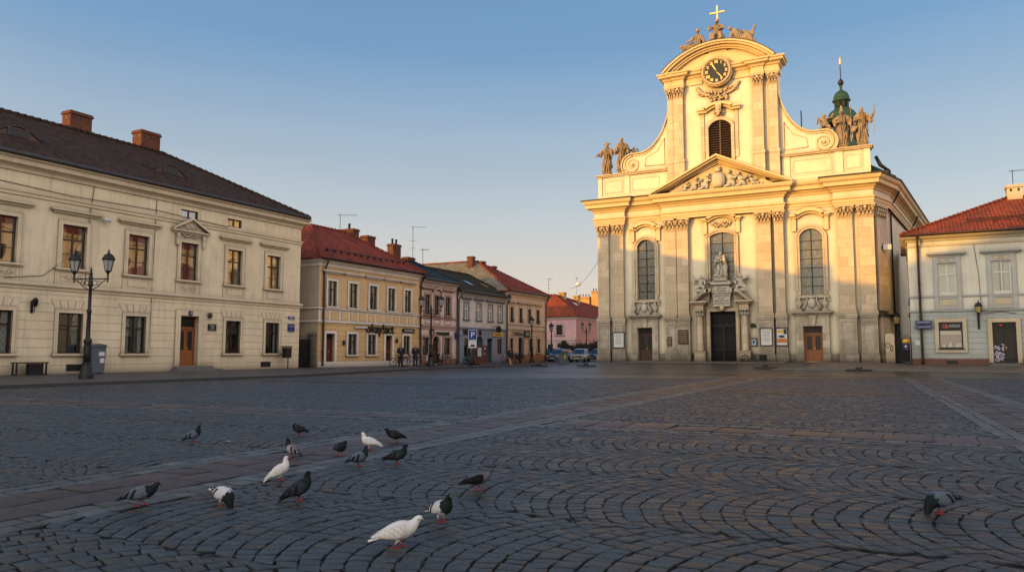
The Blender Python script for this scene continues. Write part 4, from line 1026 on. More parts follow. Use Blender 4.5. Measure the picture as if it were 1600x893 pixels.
# reshape: ridge runs back from the apex
bpy.data.objects.remove([o for o in bpy.data.objects if o.parent == RF][0]); bpy.data.objects.remove(RF)
r = B.mb(); A, Bb, C_, D_ = (69.9, -.45, 7.85), (80.1, -.45, 7.85), (80.1, 34, 7.85), (69.9, 34, 7.85); E1, E2 = (75, 6.5, 11.8), (75, 34, 11.8)
r.face([A, Bb, E1], 0); r.face([Bb, C_, E2, E1], 0); r.face([D_, A, E1, E2], 1); r.face([C_, D_, E2], 0); r.face([(p[0], p[1], p[2]-.12) for p in (D_, C_, Bb, A)], 0)
for a, b in ((A, Bb), (Bb, C_), (D_, A)): r.face([(a[0], a[1], a[2]-.12), (b[0], b[1], b[2]-.12), b, a], 0)
RF = B.part('roof', r, ['tile_red', 'grey_shingle'])
q = B.mb()
for a, b in ((A, E1), (Bb, E1), (E1, E2)):
    a, b = Vector(a), Vector(b); n = int((b-a).length/.4)
    for i in range(n): q.tube([a.lerp(b, i/n)+Vector((0, 0, .02)), a.lerp(b, (i+.9)/n)+Vector((0, 0, .05))], [.1, .125], 6)
B.part('ridge_tiles', q, 'tile_red', RF)
gutter(B, 70, 80.1, -.45, 7.87); downpipe(B, 79.6, 7.7, .35, 'rust_pipe'); 
chimney(B, RF, 73.9, 74.5, 6.5, 7.2, 10.6, 12.3, 'brick', 0); chimney(B, RF, 76.3, 77.0, 6.5, 7.3, 9.4, 12.0, 'brick', 0); chimney(B, RF, 79.0, 79.7, 6.5, 7.3, 8.0, 11.7, 'brick', 0)
r_ = empty('vine_sign', (XL, 72.3, 3.3), R(90), 'dark wrought-iron scroll sign over the left window of the salmon house', 'sign'); m_ = MB()
for k in range(5): m_.tube([(-.9+k*.42+.2*math.cos(t*.7)*(1-t/14), -.1-.05*t, .18*math.sin(t*.7)) for t in range(10)], .04, 5)
m_.build('scrolls', 'iron', r_)
r_ = empty('green_sign', (XL, 74.7, 3.3), R(90), 'green blue board beside the iron scroll sign on the salmon house', 'sign'); m_ = MB(); m_.box(-.7, .7, -.12, 0, -.33, .33); m_.build('board', 'copper', r_); text('BAR', .4, 'sign_white', r_, (0, -.13, 0), name='letters')

MT['plZ'] = plaster('yellow_chimney_plaster', (.55, .33, .13), .3)
# ---- pink house behind, closing the corner
MT['plP'] = plaster('pink_plaster', (.74, .46, .50), .3); MT['trimP'] = plaster('pale_pink_trim', (.66, .50, .50), .3); MT['plPs'] = plaster('red_pink_plaster', (.55, .27, .24), .3)
B = Bld('corner_house', 'bright pink house with sunlit orange roof behind the parked cars', 'house', -41.85, 100, .25, 0, -41.85)
w = B.mb(); w.wall(-56, -41.85, .2, 6.4, 0, [(-44.95, -43.95, 3.85, 5.3), (-46.3, -45.3, .6, 2.5), (-43.6, -42.6, .9, 2.4), (-49, -48, 3.85, 5.3)], .2); B.part('wall', w, 'plP')
w = B.mb(); w.face([(-41.85, 0, .2), (-41.85, 26, .2), (-41.85, 26, 6.4), (-41.85, 0, 6.4)]); w.face([(-56, 0, .2), (-56, 26, .2), (-56, 26, 6.4), (-56, 0, 6.4)][::-1])
for y in (4, 9.5, 15, 20): w.box(-41.85, -41.80, y, y+1, 3.8, 5.3)
B.part('wall', w, 'plPs')
for q in ((-44.95, -43.95, 3.85, 5.3), (-46.3, -45.3, .6, 2.5), (-43.6, -42.6, .9, 2.4), (-49, -48, 3.85, 5.3)):
    W_ = win(B, *q, gm='glass_dim', cur=False); surround(B, W_, *q, 'trimP', w=.2, out=.05, sill=True)
c = B.mb(); c.sweep([(-56, 0), (-41.85, 0), (-41.85, 26)], [(0, 6.05), (.1, 6.1), (.15, 6.3), (.35, 6.42), (.36, 6.55), (0, 6.56)]); c.sweep([(-56, 0), (-41.9, 0)], [(0, 3.0), (.1, 3.05), (.12, 3.2), (0, 3.3)]); B.part('cornice', c, 'trimP')
w = B.mb(); w.box(-56, -42, -.05, -.002, 2.7, 3.0); B.part('wall', w, 'trimP')
r = B.mb(); A, Bb, C_, D_, E1, E2 = (-56.4, -.45, 6.6), (-41.4, -.45, 6.6), (-41.4, 26, 6.6), (-56.4, 26, 6.6), (-46.6, 3.2, 9.9), (-46.6, 26, 8.7)
E0 = (-52, 3.2, 10.0)
r.face([A, Bb, E1, E0], 0); r.face([Bb, C_, E2, E1], 1); r.face([A, E0, D_], 0); r.face([(p[0], p[1], 6.48) for p in (A, Bb, C_, D_)], 1)
r.face([E0, E1, E2, D_], 1)
r.face([(A[0], A[1], 6.48), (Bb[0], Bb[1], 6.48), Bb, A], 0); r.face([(Bb[0], Bb[1], 6.48), (C_[0], C_[1], 6.48), C_, Bb], 1)
RF = B.part('roof', r, ['tile_orange', 'tile_red'])
q = B.mb()
for a, b in ((Bb, E1), (E0, E1), (E1, E2)):
    a, b = Vector(a), Vector(b); n = int((b-a).length/.45)
    for i in range(n): q.tube([a.lerp(b, i/n)+Vector((0, 0, .02)), a.lerp(b, (i+.9)/n)+Vector((0, 0, .06))], [.12, .15], 6)
B.part('ridge_tiles', q, 'tile_orange', RF)
chimney(B, RF, -47.0, -46.1, 5.4, 6.4, 9, 10.5, 'plZ', 0); chimney(B, RF, -47.0, -46.2, 11.2, 12.2, 8.6, 10.4, 'plZ', 0)
s = B.mb(); s.face([(-44.5, 5, 8.85), (-43.9, 5, 8.45), (-43.9, 6.0, 8.45), (-44.5, 6.0, 8.85)]); B.part('skylight', s, 'sign_white', RF)
# house with tall yellow chimneys, further back
B = Bld('far_house', 'dark roofed house with broad yellow chimney stacks behind the pink house', 'house', -43, 130, .3, 0, -43)
w = B.mb(); w.box(-62, -43, 0, 14, .2, 8.2); B.part('wall', w, 'plPs'); RF = roof(B, -62.4, -42.4, -.4, 14.4, 8.2, 11.6, -56, -49, 7, 'tile_red')
for a, b, t in ((-55.4, -53.0, 11.9), (-52.6, -50.6, 12.9)):
    chimney(B, RF, a, b, 3.2, 4.4, 9, t, 'plZ', 4)
# ------------------------------------------------------------------ figures (statues, people)
def blob(parts, voxel, name, mat, folds=0.0, seed=0, fr=9, smooth=2, zmax=None):
    """parts: chains of (x,y,z,r[,squash]); one continuous skin by voxel remesh"""
    m = MB()
    for ch in parts:
        pts = [Vector(p[:3]) for p in ch]; rr = [p[3] for p in ch]; sq = ch[0][4] if len(ch[0]) > 4 else 1
        if len(ch) == 1: m.ell(ch[0][:3], (rr[0], rr[0]*sq, rr[0]*1.15), 12, 8); continue
        # rounded ends
        d0 = (pts[0]-pts[1]).normalized(); d1 = (pts[-1]-pts[-2]).normalized()
        P = [pts[0]+d0*rr[0]*.6]+pts+[pts[-1]+d1*rr[-1]*.6]; RR = [rr[0]*.55]+rr+[rr[-1]*.55]
        m.tube(P, RR, 12, sq=sq)
    o = m.build(name, mat)
    md = o.modifiers.new('r', 'REMESH'); md.mode = 'VOXEL'; md.voxel_size = voxel; md.use_smooth_shade = True
    ms = o.modifiers.new('s', 'SMOOTH'); ms.factor = .5; ms.iterations = smooth
    dg = bpy.context.evaluated_depsgraph_get(); dg.update()
    me = bpy.data.meshes.new_from_object(o.evaluated_get(dg)); bpy.data.objects.remove(o)
    if folds:
        n = len(me.vertices); co_ = np.empty(n*3); no = np.empty(n*3); me.vertices.foreach_get('co', co_); me.vertices.foreach_get('normal', no)
        co_ = co_.reshape(-1, 3); no = no.reshape(-1, 3)
        zm = zmax or co_[:, 2].max()*.84
        for i in range(n):
            p = co_[i]
            if p[2] > zm: continue
            a = math.atan2(p[1], p[0]); w_ = noise.noise((p[0]*2.2+seed, p[1]*2.2, p[2]*1.1))*5
            dv = math.sin(a*fr+w_+p[2]*1.5)*.6+noise.noise((p[0]*7+seed, p[1]*7, p[2]*3.0))*.9
            co_[i] += no[i]*dv*folds
        me.vertices.foreach_set('co', co_.ravel())
    me.polygons.foreach_set('use_smooth', np.ones(len(me.polygons), dtype=bool))
    if me.uv_layers: pass
    else: auto_uv(me)
    o = bpy.data.objects.new(name, me); COL.objects.link(o); me.update()
    return o
def statue(name, label, X, Y, Z, H, armL, armR, head=(0, 0), hat=None, extra=(), rz=0, mat='statue', base=(.34, .25), seed=0, lean=0, grp=None, cloak=True, cat='statue'):
    H *= 1.12; k = H/1.9
    r_ = empty(name, (X, Y, Z), rz, label, cat, grp)
    m_ = MB(); m_.box(-base[0], base[0], -base[1], base[1], 0, base[1]); m_.box(-base[0]-.05, base[0]+.05, -base[1]-.05, base[1]+.05, base[1], base[1]+.06); m_.build('base', mat, r_)
    l = lean
    P = [[(0.03, 0, .05, .24, .8), (.05, -.02, .45, .20), (-.02+l*.4, 0, .85, .18), (l*.7, 0, 1.05, .165), (l, 0, 1.3, .20), (l, 0, 1.43, .19)],
         [(-.13, -.07, .05, .12), (-.13, -.12, .5, .12), (-.08, -.05, .95, .12)],
         [(l-.17, 0, 1.45, .085), (l+.17, 0, 1.45, .085)],
         [(l, 0, 1.45, .07), (l+head[0]*.3, -.01, 1.58, .06)],
         [(l+head[0], head[1]-.02, 1.68, .098)], [(l+head[0], head[1]-.11, 1.66, .02)], [(l+head[0], head[1]-.06, 1.6, .05)]]
    for s_, a in ((-1, armL), (1, armR)):
        sh = (l+s_*.2, 0, 1.42)
        P.append([(*sh, .085), (*a[0], .07), (*a[1], .045)]); P.append([(*a[1], .05)])
        e = a[0]; P.append([(*sh, .1), ((sh[0]+e[0])/2+s_*.02, e[1]*.5+.02, (sh[2]+e[2])/2-.08, .11), (e[0], e[1]+.02, e[2]-.16, .08)])
    if cloak: P.append([(l-.12, .1, 1.4, .11), (-.16, .14, .9, .10), (-.18, .12, .3, .10)]); P.append([(l+.15, .1, 1.35, .10), (.19, .1, .9, .09), (.22, .08, .35, .09)])
    if hat == 'mitre': P.append([(l+head[0], head[1], 1.74, .09), (l+head[0], head[1], 1.9, .075), (l+head[0], head[1], 2.08, .02)])
    elif hat == 'brim': P.append([(l+head[0]-.2, head[1], 1.77, .05, .8), (l+head[0], head[1], 1.80, .12), (l+head[0]+.2, head[1], 1.76, .05)])
    else: P.append([(l+head[0], head[1]+.03, 1.72, .105)])
    P += [list(e) for e in extra]
    P = [[(q[0]*k, q[1]*k, q[2]*k, q[3]*k, *(q[4:])) for q in ch] for ch in P]
    o = blob(P, .021*k, 'figure', mat, .045*k, seed, 11, 1); o.parent = r_; o.location = (0, 0, base[1]+.06)
    return r_

# ------------------------------------------------------------------ CHURCH
MT['plC'] = plaster('church_plaster', (.88, .78, .59), .2, grime=(.32, .25, .18)); MT['stC'] = stone('church_stone', (.72, .57, .41), 1.1, .72, .20, .22)
MT['stB'] = stone('church_pedestal_stone', (.58, .50, .40), .95, .55, .3, .55); MT['trimC'] = plaster('church_trim', (.86, .65, .37), .2, grime=(.32, .24, .15))
MT['capC'] = simple('capital_stone', (.62, .46, .29), .85, .45, 6, 0, .25, .6, .03, .3); MT['lead'] = simple('dark_lead_flashing', (.05, .045, .045), .5, .3, 3, .3)
B = Bld('church', 'baroque church with golden lit plaster facade, clock gable, volutes and pilasters', 'church', -13, 62, .55, 0, -13)
wins = [(-20.22, -18.66, 5.75, 10.9), (-14.0, -12.05, 7.1, 11.05), (-7.08, -5.42, 5.68, 10.85)]
doors = [(-20.25, -18.95, .6, 3.38), (-14.1, -12.05, .58, 4.6), (-7.0, -5.62, .6, 3.3)]
w = B.mb(); w.wall(-23.8, -1.9, .3, 12.7, 0, wins+doors+[(-13.3, -12.85, 13.0, 13.45)], .4); 
for (a, b, c_, d), rise in zip(wins, (.55, .28, .55)):
    pts = sarc(a, b, d-rise, rise, 12); xm = (a+b)/2
    w.prism([(a, d+.01), (a, d-rise)]+pts[1:7]+[(xm, d+.01)], .001, .3); w.prism([(b, d+.01), (xm, d+.01)]+pts[6:12]+[(b, d-rise)], .001, .3)
B.part('wall', w, 'plC')
w = B.mb()
w.wall(-23.8, -1.9, 12.7, 14.8, 0, [(-13.3, -12.85, 13.02, 13.45)], .3); w.box(-13.2, -12.95, .2, .25, 13.05, 13.4, 1)
B.part('wall', w, ['plC', 'room'])
# plan of the right and left flanks
P0, P1, P2 = (-1.9, .0), (-.93, 2.95), (3.4, 43)
w = B.mb()
def vw(a, b, z0, z1, m=0): w.face([(a[0], a[1], z0), (b[0], b[1], z0), (b[0], b[1], z1), (a[0], a[1], z1)], m)
vw(P0, P1, .2, 14.8, 1); vw(P1, P2, .2, 14.8); vw((-23.8, 43), (-23.8, 0), .2, 14.8); vw((P2[0], 43), (-23.8, 43), .2, 14.8)
for t, z0, z1 in ((.30, 8.0, 10.3), (.30, 2.6, 6.0), (.48, 8.0, 10.3)):
    pa = [P1[i]+(P2[i]-P1[i])*t for i in (0, 1)]; pb = [P1[i]+(P2[i]-P1[i])*(t+.035) for i in (0, 1)]
    w.face([(pa[0]+.02, pa[1], z0), (pb[0]+.02, pb[1], z0), (pb[0]+.02, pb[1], z1), (pa[0]+.02, pa[1], z1)], 2)
B.part('wall', w, ['plC', 'stC', 'room'])
# entablature, following the breaks over the pilasters
def ent(dz=0): return [(-23.95, 6), (-23.95, -.3), (-21.25, -.3), (-21.25, 0), (-17.85, 0), (-17.85, -.38), (-8.15, -.38), (-8.15, 0), (-4.5, 0), (-4.5, -.3), (-1.78, -.3), (-.75, 2.9), (3.5, 43)]
c = B.mb(); c.sweep(ent(), [(0, 12.42), (.05, 12.44), (.06, 12.62), (.10, 12.64), (.11, 12.82), (.2, 12.9), (.2, 12.97), (.04, 13.0)]); B.part('architrave', c, 'trimC')
c = B.mb(); c.sweep(ent(), [(.04, 13.0), (.04, 13.45)]); B.part('frieze', c, 'plC')
c = B.mb(); c.sweep(ent(), [(.04, 13.45), (.12, 13.5), (.16, 13.62), (.30, 13.70), (.32, 13.78), (.62, 13.86), (.64, 14.12), (.78, 14.22), (.86, 14.36), (.88, 14.48), (-.2, 14.62)])
K_ = B.part('cornice', c, 'trimC')
c = B.mb(); c.sweep([(p[0], p[1]) for p in ent()[:5]], [(.88, 14.482), (.96, 14.482), (.97, 14.58), (-.2, 14.72)]); c.sweep(ent()[8:], [(.88, 14.482), (.96, 14.482), (.97, 14.58), (-.2, 14.72)]); B.part('cornice_flashing', c, 'lead', K_)
# pilasters
def capital(x0, x1, z0, z1, y, name='capital', par=None, mat='capC'):
    c = B.mb(); w_ = x1-x0; h = z1-z0; xm = (x0+x1)/2
    c.box(x0-.02, x1+.02, y-.03, 0, z0, z0+.08); c.prism([(x0, z0+.08), (x1, z0+.08), (x1+.1, z1-.13), (x0-.1, z1-.13)], y-.06, 0)
    c.box(x0-.17, x1+.17, y-.2, 0, z1-.13, z1)
    for s_ in (-1, 1):
        xx = xm+s_*w_*.5; pts = []
        for i in range(11): a = i*.7; r = .17*(1-i/13); pts.append((xx+s_*(-.02)+r*math.cos(a)*s_, y-.16, z1-.3+r*math.sin(a)))
        c.tube(pts, .05, 6)
    n = max(3, int(w_/.26))
    for rr in range(2):
        for i in range(n+rr):
            x = x0+w_*(i+.5-rr*.5)/n; z = z0+.12+rr*h*.3
            c.ell((x, y-.1-.03*rr, z+.14), (w_/n*.36, .07, .17), 6, 4, 0, Matrix.Rotation(.25, 3, 'X')); c.ell((x, y-.2, z+.27), (w_/n*.3, .06, .05), 6, 4)
    c.ell((xm, y-.2, z1-.28), (.13, .09, .14), 7, 5)
    return B.part(name, c, mat, par)
def pil(x0, x1, d=.22, zb=4.15, zt=12.42, ch=.98, ped=True, pw=.1):
    s = B.mb(); s.box(x0, x1, -d, 0, zb+.32, zt-ch+.02)
    s.box(x0-.05, x1+.05, -d-.05, 0, zb+.16, zb+.24); s.box(x0-.02, x1+.02, -d-.02, 0, zb+.24, zb+.32); s.box(x0-.09, x1+.09, -d-.09, 0, zb, zb+.16)
    o = B.part('pilaster', s, 'stC'); capital(x0, x1, zt-ch, zt, -d, par=o)
    return o
def pedestal(x0, x1, d=.36, zt=4.15, panel=True):
    s = B.mb(); s.box(x0, x1, -d, 0, 1.22, zt-.3); s.box(x0-.08, x1+.08, -d-.08, 0, zt-.14, zt); s.box(x0-.04, x1+.04, -d-.04, 0, zt-.3, zt-.14)
    s.box(x0-.07, x1+.07, -d-.09, 0, .3, 1.12); s.box(x0-.03, x1+.03, -d-.04, 0, 1.12, 1.22)
    if panel: s.ring([(x0+.2, 1.5), (x0+.2, zt-.6), (x1-.2, zt-.6), (x1-.2, 1.5), (x0+.2, 1.5)], [(x0+.14, 1.44), (x0+.14, zt-.54), (x1-.14, zt-.54), (x1-.14, 1.44), (x0+.14, 1.44)], -d-.035, -d+.001)
    return B.part('pedestal', s, 'stB')
for a, b in ((-23.75, -22.75), (-22.3, -21.4), (-4.3, -3.25), (-2.85, -1.8)): pil(a, b)
for a, b in ((-17.65, -16.75), (-16.7, -15.75), (-10.2, -9.15), (-8.9, -8.2)): pil(a, b, .34)
pedestal(-23.8, -22.65); pedestal(-22.35, -21.3); pedestal(-17.72, -16.75, .45); pedestal(-16.72, -15.68, .5); pedestal(-10.25, -9.1, .5); pedestal(-8.95, -8.12, .42); pedestal(-4.4, -3.2); pedestal(-2.92, -1.8)
# base course along the plain bays
s = B.mb()
for a, b in ((-21.3, -20.75), (-18.45, -17.8), (-15.6, -15.2), (-10.95, -10.35), (-8.05, -7.5), (-5.1, -4.5), (-22.6, -22.4), (-3.1, -3.0)): s.box(a, b, -.14, 0, .3, 1.18)
B.part('base_course', s, 'stB')
# flank pilaster on the right return
s = B.mb(); dvx, dvy = P1[0]-P0[0], P1[1]-P0[1]; L_ = math.hypot(dvx, dvy); ux, uy = dvx/L_, dvy/L_; nx, ny = uy, -ux
def fl(t, o_): return (P0[0]+ux*t+nx*o_, P0[1]+uy*t+ny*o_)
s.zprism([fl(.35, .0), fl(.35, .2), fl(2.3, .2), fl(2.3, 0)], 4.4, 11.5); s.zprism([fl(.2, 0), fl(.2, .38), fl(2.6, .38), fl(2.6, 0)], .3, 3.95); s.zprism([fl(.05, 0), fl(.05, .48), fl(2.8, .48), fl(2.8, 0)], .3, 1.1)
B.part('pilaster', s, 'stC')
s = B.mb(); s.zprism([fl(.1, 0), fl(.1, .5), fl(2.75, .5), fl(2.75, 0)], 3.95, 4.15); B.part('flashing', s, 'lead')
s = B.mb()
for i in range(10):
    p = fl(.45+i*.2, .26); s.ell((p[0], p[1], 11.7+(i % 2)*.3), (.1, .14, .2), 6, 4)
s.zprism([fl(.2, 0), fl(.2, .3), fl(2.5, .3), fl(2.5, 0)], 12.25, 12.42); s.zprism([fl(.35, 0), fl(.35, .2), fl(2.3, .2), fl(2.3, 0)], 11.45, 12.25); B.part('capital', s, 'capC')
s = B.mb()
for tt in (.02, .35, .75):
    x, y = P1[0]+(P2[0]-P1[0])*tt+.15, P1[1]+(P2[1]-P1[1])*tt
    s.tube([(x+.7, y-.1, 13.9), (x+.5, y, 13.5), (x, y, 12.6), (x, y, .7)], .075, 8)
B.part('downpipe', s, 'iron')
# windows
def arched(a, b, c_, d, rise, hoodz, kind):
    fr = B.mb(); pts = sarc(a, b, d-rise, rise, 12)
    rows = 7 if kind != 'mid' else 5
    fr.box((a+b)/2-.035, (a+b)/2+.035, .16, .24, c_, d-.02)
    for i in range(1, rows): z = c_+(d-rise*.4-c_)*i/rows; fr.box(a, b, .17, .23, z-.025, z+.025)
    if kind == 'mid':
        for x in (a+(b-a)*.27,): pass
    W_ = B.part('window', fr, 'iron')
    g = B.mb(); g.face([(a, .21, c_), (b, .21, c_), (b, .21, d-rise)]+[(x, .21, z) for x, z in pts[::-1][1:-1]]+[(a, .21, d-rise)]); B.part('pane', g, 'leaded', W_)
    s = B.mb(); w_ = .24
    inner = [(a, c_-.05)]+pts+[(b, c_-.05)]; outer = [(a-w_, c_-.05)]+sarc(a-w_, b+w_, d-rise+.05, rise+w_-.05, 12)+[(b+w_, c_-.05)]
    s.ring(inner, outer, -.09, .002); 
    out2 = [(a-w_-.1, c_+.3)]+sarc(a-w_-.1, b+w_+.1, d-rise, rise+w_+.05, 12)+[(b+w_+.1, c_+.3)]; inn2 = [(a-w_+.06, c_+.3)]+sarc(a-w_+.06, b+w_-.06, d-rise+.02, rise+w_-.08, 12)+[(b+w_-.06, c_+.3)]
    s.ring(inn2, out2, -.14, -.088)
    s.box(a-w_-.12, b+w_+.12, -.2, .0, c_-.22, c_-.05)
    for x in (a-w_-.06, b+w_+.06): s.box(x-.1, x+.1, -.13, 0, c_-.5, c_-.22)
    B.part('surround', s, 'stC' if kind != 'mid' else 'stC', W_)
    h = B.mb(); a2, b2 = a-w_-.12, b+w_+.12; zz = hoodz
    h.ring(sarc(a2+.2, b2-.2, zz-.32, .38, 14), sarc(a2+.1, b2-.1, zz-.12, .44, 14), -.36, 0); h.ring(sarc(a2+.26, b2-.26, zz-.5, .38, 14), sarc(a2+.2, b2-.2, zz-.32, .38, 14), -.2, 0)
    for s0, s1 in ((a2-.28, a2+.3), (b2-.3, b2+.28)): h.box(s0, s1, -.36, 0, zz-.3, zz-.14); h.box(s0+.06, s1-.06, -.24, 0, zz-.42, zz-.302); h.box(s0+.14, s1-.14, -.16, 0, d-rise*.3, zz-.42)
    B.part('hood', h, 'trimC', W_)
    if kind == 'mid':
        h = B.mb(); relief(h, a+.2, b-.2, d+.3, zz-.35, -.1, 12, 3, 0, .09); B.part('hood_ornament', h, 'capC', W_)
    return W_
arched(*wins[0], .55, 12.15, 'side'); arched(*wins[1], .28, 12.42, 'mid'); arched(*wins[2], .55, 12.15, 'side')
# side doors with stone frames and cartouches
for k, (a, b, c_, d) in enumerate((doors[0], doors[2])):
    D = door(B, a, b, c_, d, 'wood_door' if k else 'wood_dark', light=.55, y=.22)
    s = B.mb(); s.box(a-.5, a, -.2, 0, 1.2, d); s.box(b, b+.5, -.2, 0, 1.2, d); s.box(a-.56, a-.002, -.26, 0, .3, 1.2); s.box(b+.002, b+.56, -.26, 0, .3, 1.2); s.box(a-.5, b+.5, -.2, 0, d, 4.12)
    s.prism([((a+b)/2-.18, d), ((a+b)/2+.18, d), ((a+b)/2+.28, 4.12), ((a+b)/2-.28, 4.12)], -.3, -.2)
    B.part('surround', s, 'stB', D)
    s = B.mb(); s.sweep([(a-.5, 0), (a-.5, -.2), (b+.5, -.2), (b+.5, 0)], [(0, 4.1), (.06, 4.12), (.12, 4.25), (.3, 4.3), (.33, 4.42), (0, 4.48)]); B.part('lintel_cornice', s, 'lead' if 0 else 'stB', D)
    s = B.mb(); xm = (a+b)/2
    s.prism([(xm-.62, 4.46), (xm+.62, 4.46), (xm+.36, 4.85), (xm+.3, 5.35), (xm-.3, 5.35), (xm-.36, 4.85)], -.22, 0)
    s.ell((xm, -.26, 5.05), (.3, .14, .38), 10, 7); s.ell((xm, -.2, 5.5), (.34, .12, .1), 9, 5)
    for s_ in (-1, 1):
        s.tube([(xm+s_*.6, -.2, 4.5), (xm+s_*.5, -.25, 4.9), (xm+s_*.3, -.22, 5.3), (xm+s_*.42, -.22, 5.55)], [.1, .08, .07, .03], 7)
    cart = B.part('cartouche', s, 'statue_grey', D)
    for s_ in (-1, 1):
        u = B.mb(); u.box(xm+s_*.93-.2, xm+s_*.93+.2, -.32, -.02, 4.46, 4.62); u.lathe([(.1, 0), (.06, .1), (.2, .35), (.22, .5), (.12, .62), (.16, .66), (.08, .75), (.05, .95), (.01, 1.0)], (xm+s_*.93, -.17, 4.6), 10)
        B.part('urn', u, 'statue_grey', D)
for k, x in enumerate((-6.32-.65, -6.32+.95)):
    pass
# main portal
a, b, c_, d = doors[1]
s = B.mb(); s.box(a, b, .6, .62, c_, d); 
s.box(a, a+.06, .1, .16, c_, d); s.box(b-.06, b, .1, .16, c_, d); s.box(a, b, .1, .16, d-.06, d); s.box(a, b, .1, .15, 3.4, 3.48); s.box((a+b)/2-.04, (a+b)/2+.04, .1, .15, c_, 3.4); s.box(a, b, .1, .15, 1.5, 1.56)
n = 22
for i in range(n): x = a+(b-a)*(i+.5)/n; s.tube([(x, .13, c_), (x, .13, 3.4)], .014, 4)
for z0, z1 in ((3.48, d-.06), (c_, 1.5)):
    for i in range(4):
        x0, x1 = a+(b-a)*i/4, a+(b-a)*(i+1)/4; s.tube([(x0, .12, z0), (x1, .12, z1)], .02, 4); s.tube([(x1, .11, z0), (x0, .11, z1)], .02, 4)
        s.tube([((x0+x1)/2+.2*math.cos(t*.63), .1, (z0+z1)/2+.2*math.sin(t*.63)) for t in range(11)], .018, 4)
PT = B.part('portal_gate', s, 'iron')
s = B.mb(); s.box(a, b, .64, .7, c_, d); B.part('backing', s, 'room', PT)
s = B.mb(); s.box(a-.3, a, -.16, .1, .5, d); s.box(b, b+.3, -.16, .1, .5, d); s.box(a-.3, b+.3, -.16, .1, d, d+.32); s.box(a-.22, a-.08, -.2, -.16, .5, d+.2); s.box(b+.08, b+.22, -.2, -.16, .5, d+.2); B.part('surround', s, 'stC', PT)
for s_ in (-1, 1):
    xm = -13.08+s_*1.78; s = B.mb()
    s.box(xm-.42, xm+.42, -.75, 0, .45, 1.35); s.box(xm-.48, xm+.48, -.8, 0, .45, .75); s.box(xm-.46, xm+.46, -.78, 0, 1.3, 1.4)
    s.lathe([(.33, 1.4), (.33, 1.5), (.27, 1.56), (.25, 1.7), (.26, 2.5), (.225, 4.2), (.25, 4.25)], (xm, -.45, 0), 16)
    s.box(xm-.36, xm+.36, -.12, 0, 1.4, 4.95)
    s.box(xm-.34, xm+.34, -.72, 0, 4.72, 5.1)
    s.sweep([(xm-.36, 0), (xm-.36, -.72), (xm+.36, -.72), (xm+.36, 0)], [(0, 5.1), (.08, 5.14), (.16, 5.26), (.3, 5.3), (.32, 5.42), (0, 5.46)])
    C_ = B.part('portal_column', s, 'stC', PT)
    q = B.mb()
    for i in range(10):
        an = i*math.pi*2/10; q.ell((xm+.27*math.cos(an), -.45+.27*math.sin(an), 4.38), (.08, .08, .16), 6, 4); q.ell((xm+.32*math.cos(an), -.45+.32*math.sin(an), 4.6), (.09, .09, .07), 6, 4)
    q.box(xm-.36, xm+.36, -.8, -.1, 4.66, 4.72); B.part('portal_capital', q, 'statue_grey', PT)
    # half of the broken pediment
    q = B.mb(); ox_ = -13.08+s_*2.25; ix = -13.08+s_*.95
    out = [(ox_+(ix-ox_)*t, 5.46+.95*math.sin(t*math.pi*.5)) for t in [i/10 for i in range(11)]]; inn = [(x-(ix-ox_)*-.02, z-.26) for x, z in out]
    q.ring(inn, out, -.95, -.0); inn2 = [(x, z-.14) for x, z in inn]; q.ring([(x, max(z, 5.4)) for x, z in inn2], inn, -.7, 0)
    q.tube([(ix, -.95, 6.28), (ix, 0, 6.28)], .17, 10); q.prism([(ox_-s_*.1, 5.3), (ix+s_*.1, 5.3)]+[(x, z) for x, z in inn2[::-1]], -.4, 0) if s_ < 0 else q.prism([(ix+s_*.1, 5.3), (ox_-s_*.1, 5.3)]+[(x, z) for x, z in inn2], -.4, 0)
    B.part('broken_pediment', q, 'stB', PT)
s = B.mb(); xm = -13.08
shp = [(-.68, 4.98), (.68, 4.98), (.66, 5.5), (.72, 5.9), (.86, 6.35), (.66, 6.5), (.62, 6.75), (-.62, 6.75), (-.66, 6.5), (-.86, 6.35), (-.72, 5.9), (-.66, 5.5)]
s.prism([(xm+x, z) for x, z in shp], -.42, 0); s.box(xm-.8, xm+.8, -.62, 0, 6.75, 6.9); s.box(xm-.7, xm+.7, -.52, 0, 6.9, 7.06)
TB = B.part('inscription_tablet', s, 'statue_grey', PT)
s = B.mb(); s.ell((xm, -.4, 4.82), (.2, .15, .22), 9, 6); s.prism([(xm-.24, 4.98), (xm-.16, 4.6), (xm+.16, 4.6), (xm+.24, 4.98)], -.3, 0); B.part('keystone', s, 'capC', PT)
for i, ln in enumerate(('VENITE AD', 'ME OMNES', 'QUI LABORATIS ET', 'ONERATI ESTIS', 'ET EGO', 'REFICIAM VOS', 'ANNO MDCCXCII')):
    text(ln, .19 if i in (2, 3, 5) else .16, 'wood_dark', TB, (xm+13, -.425, 6.42-.2*i-.55+ .0), name='inscription', ext=.004, sx=.9)
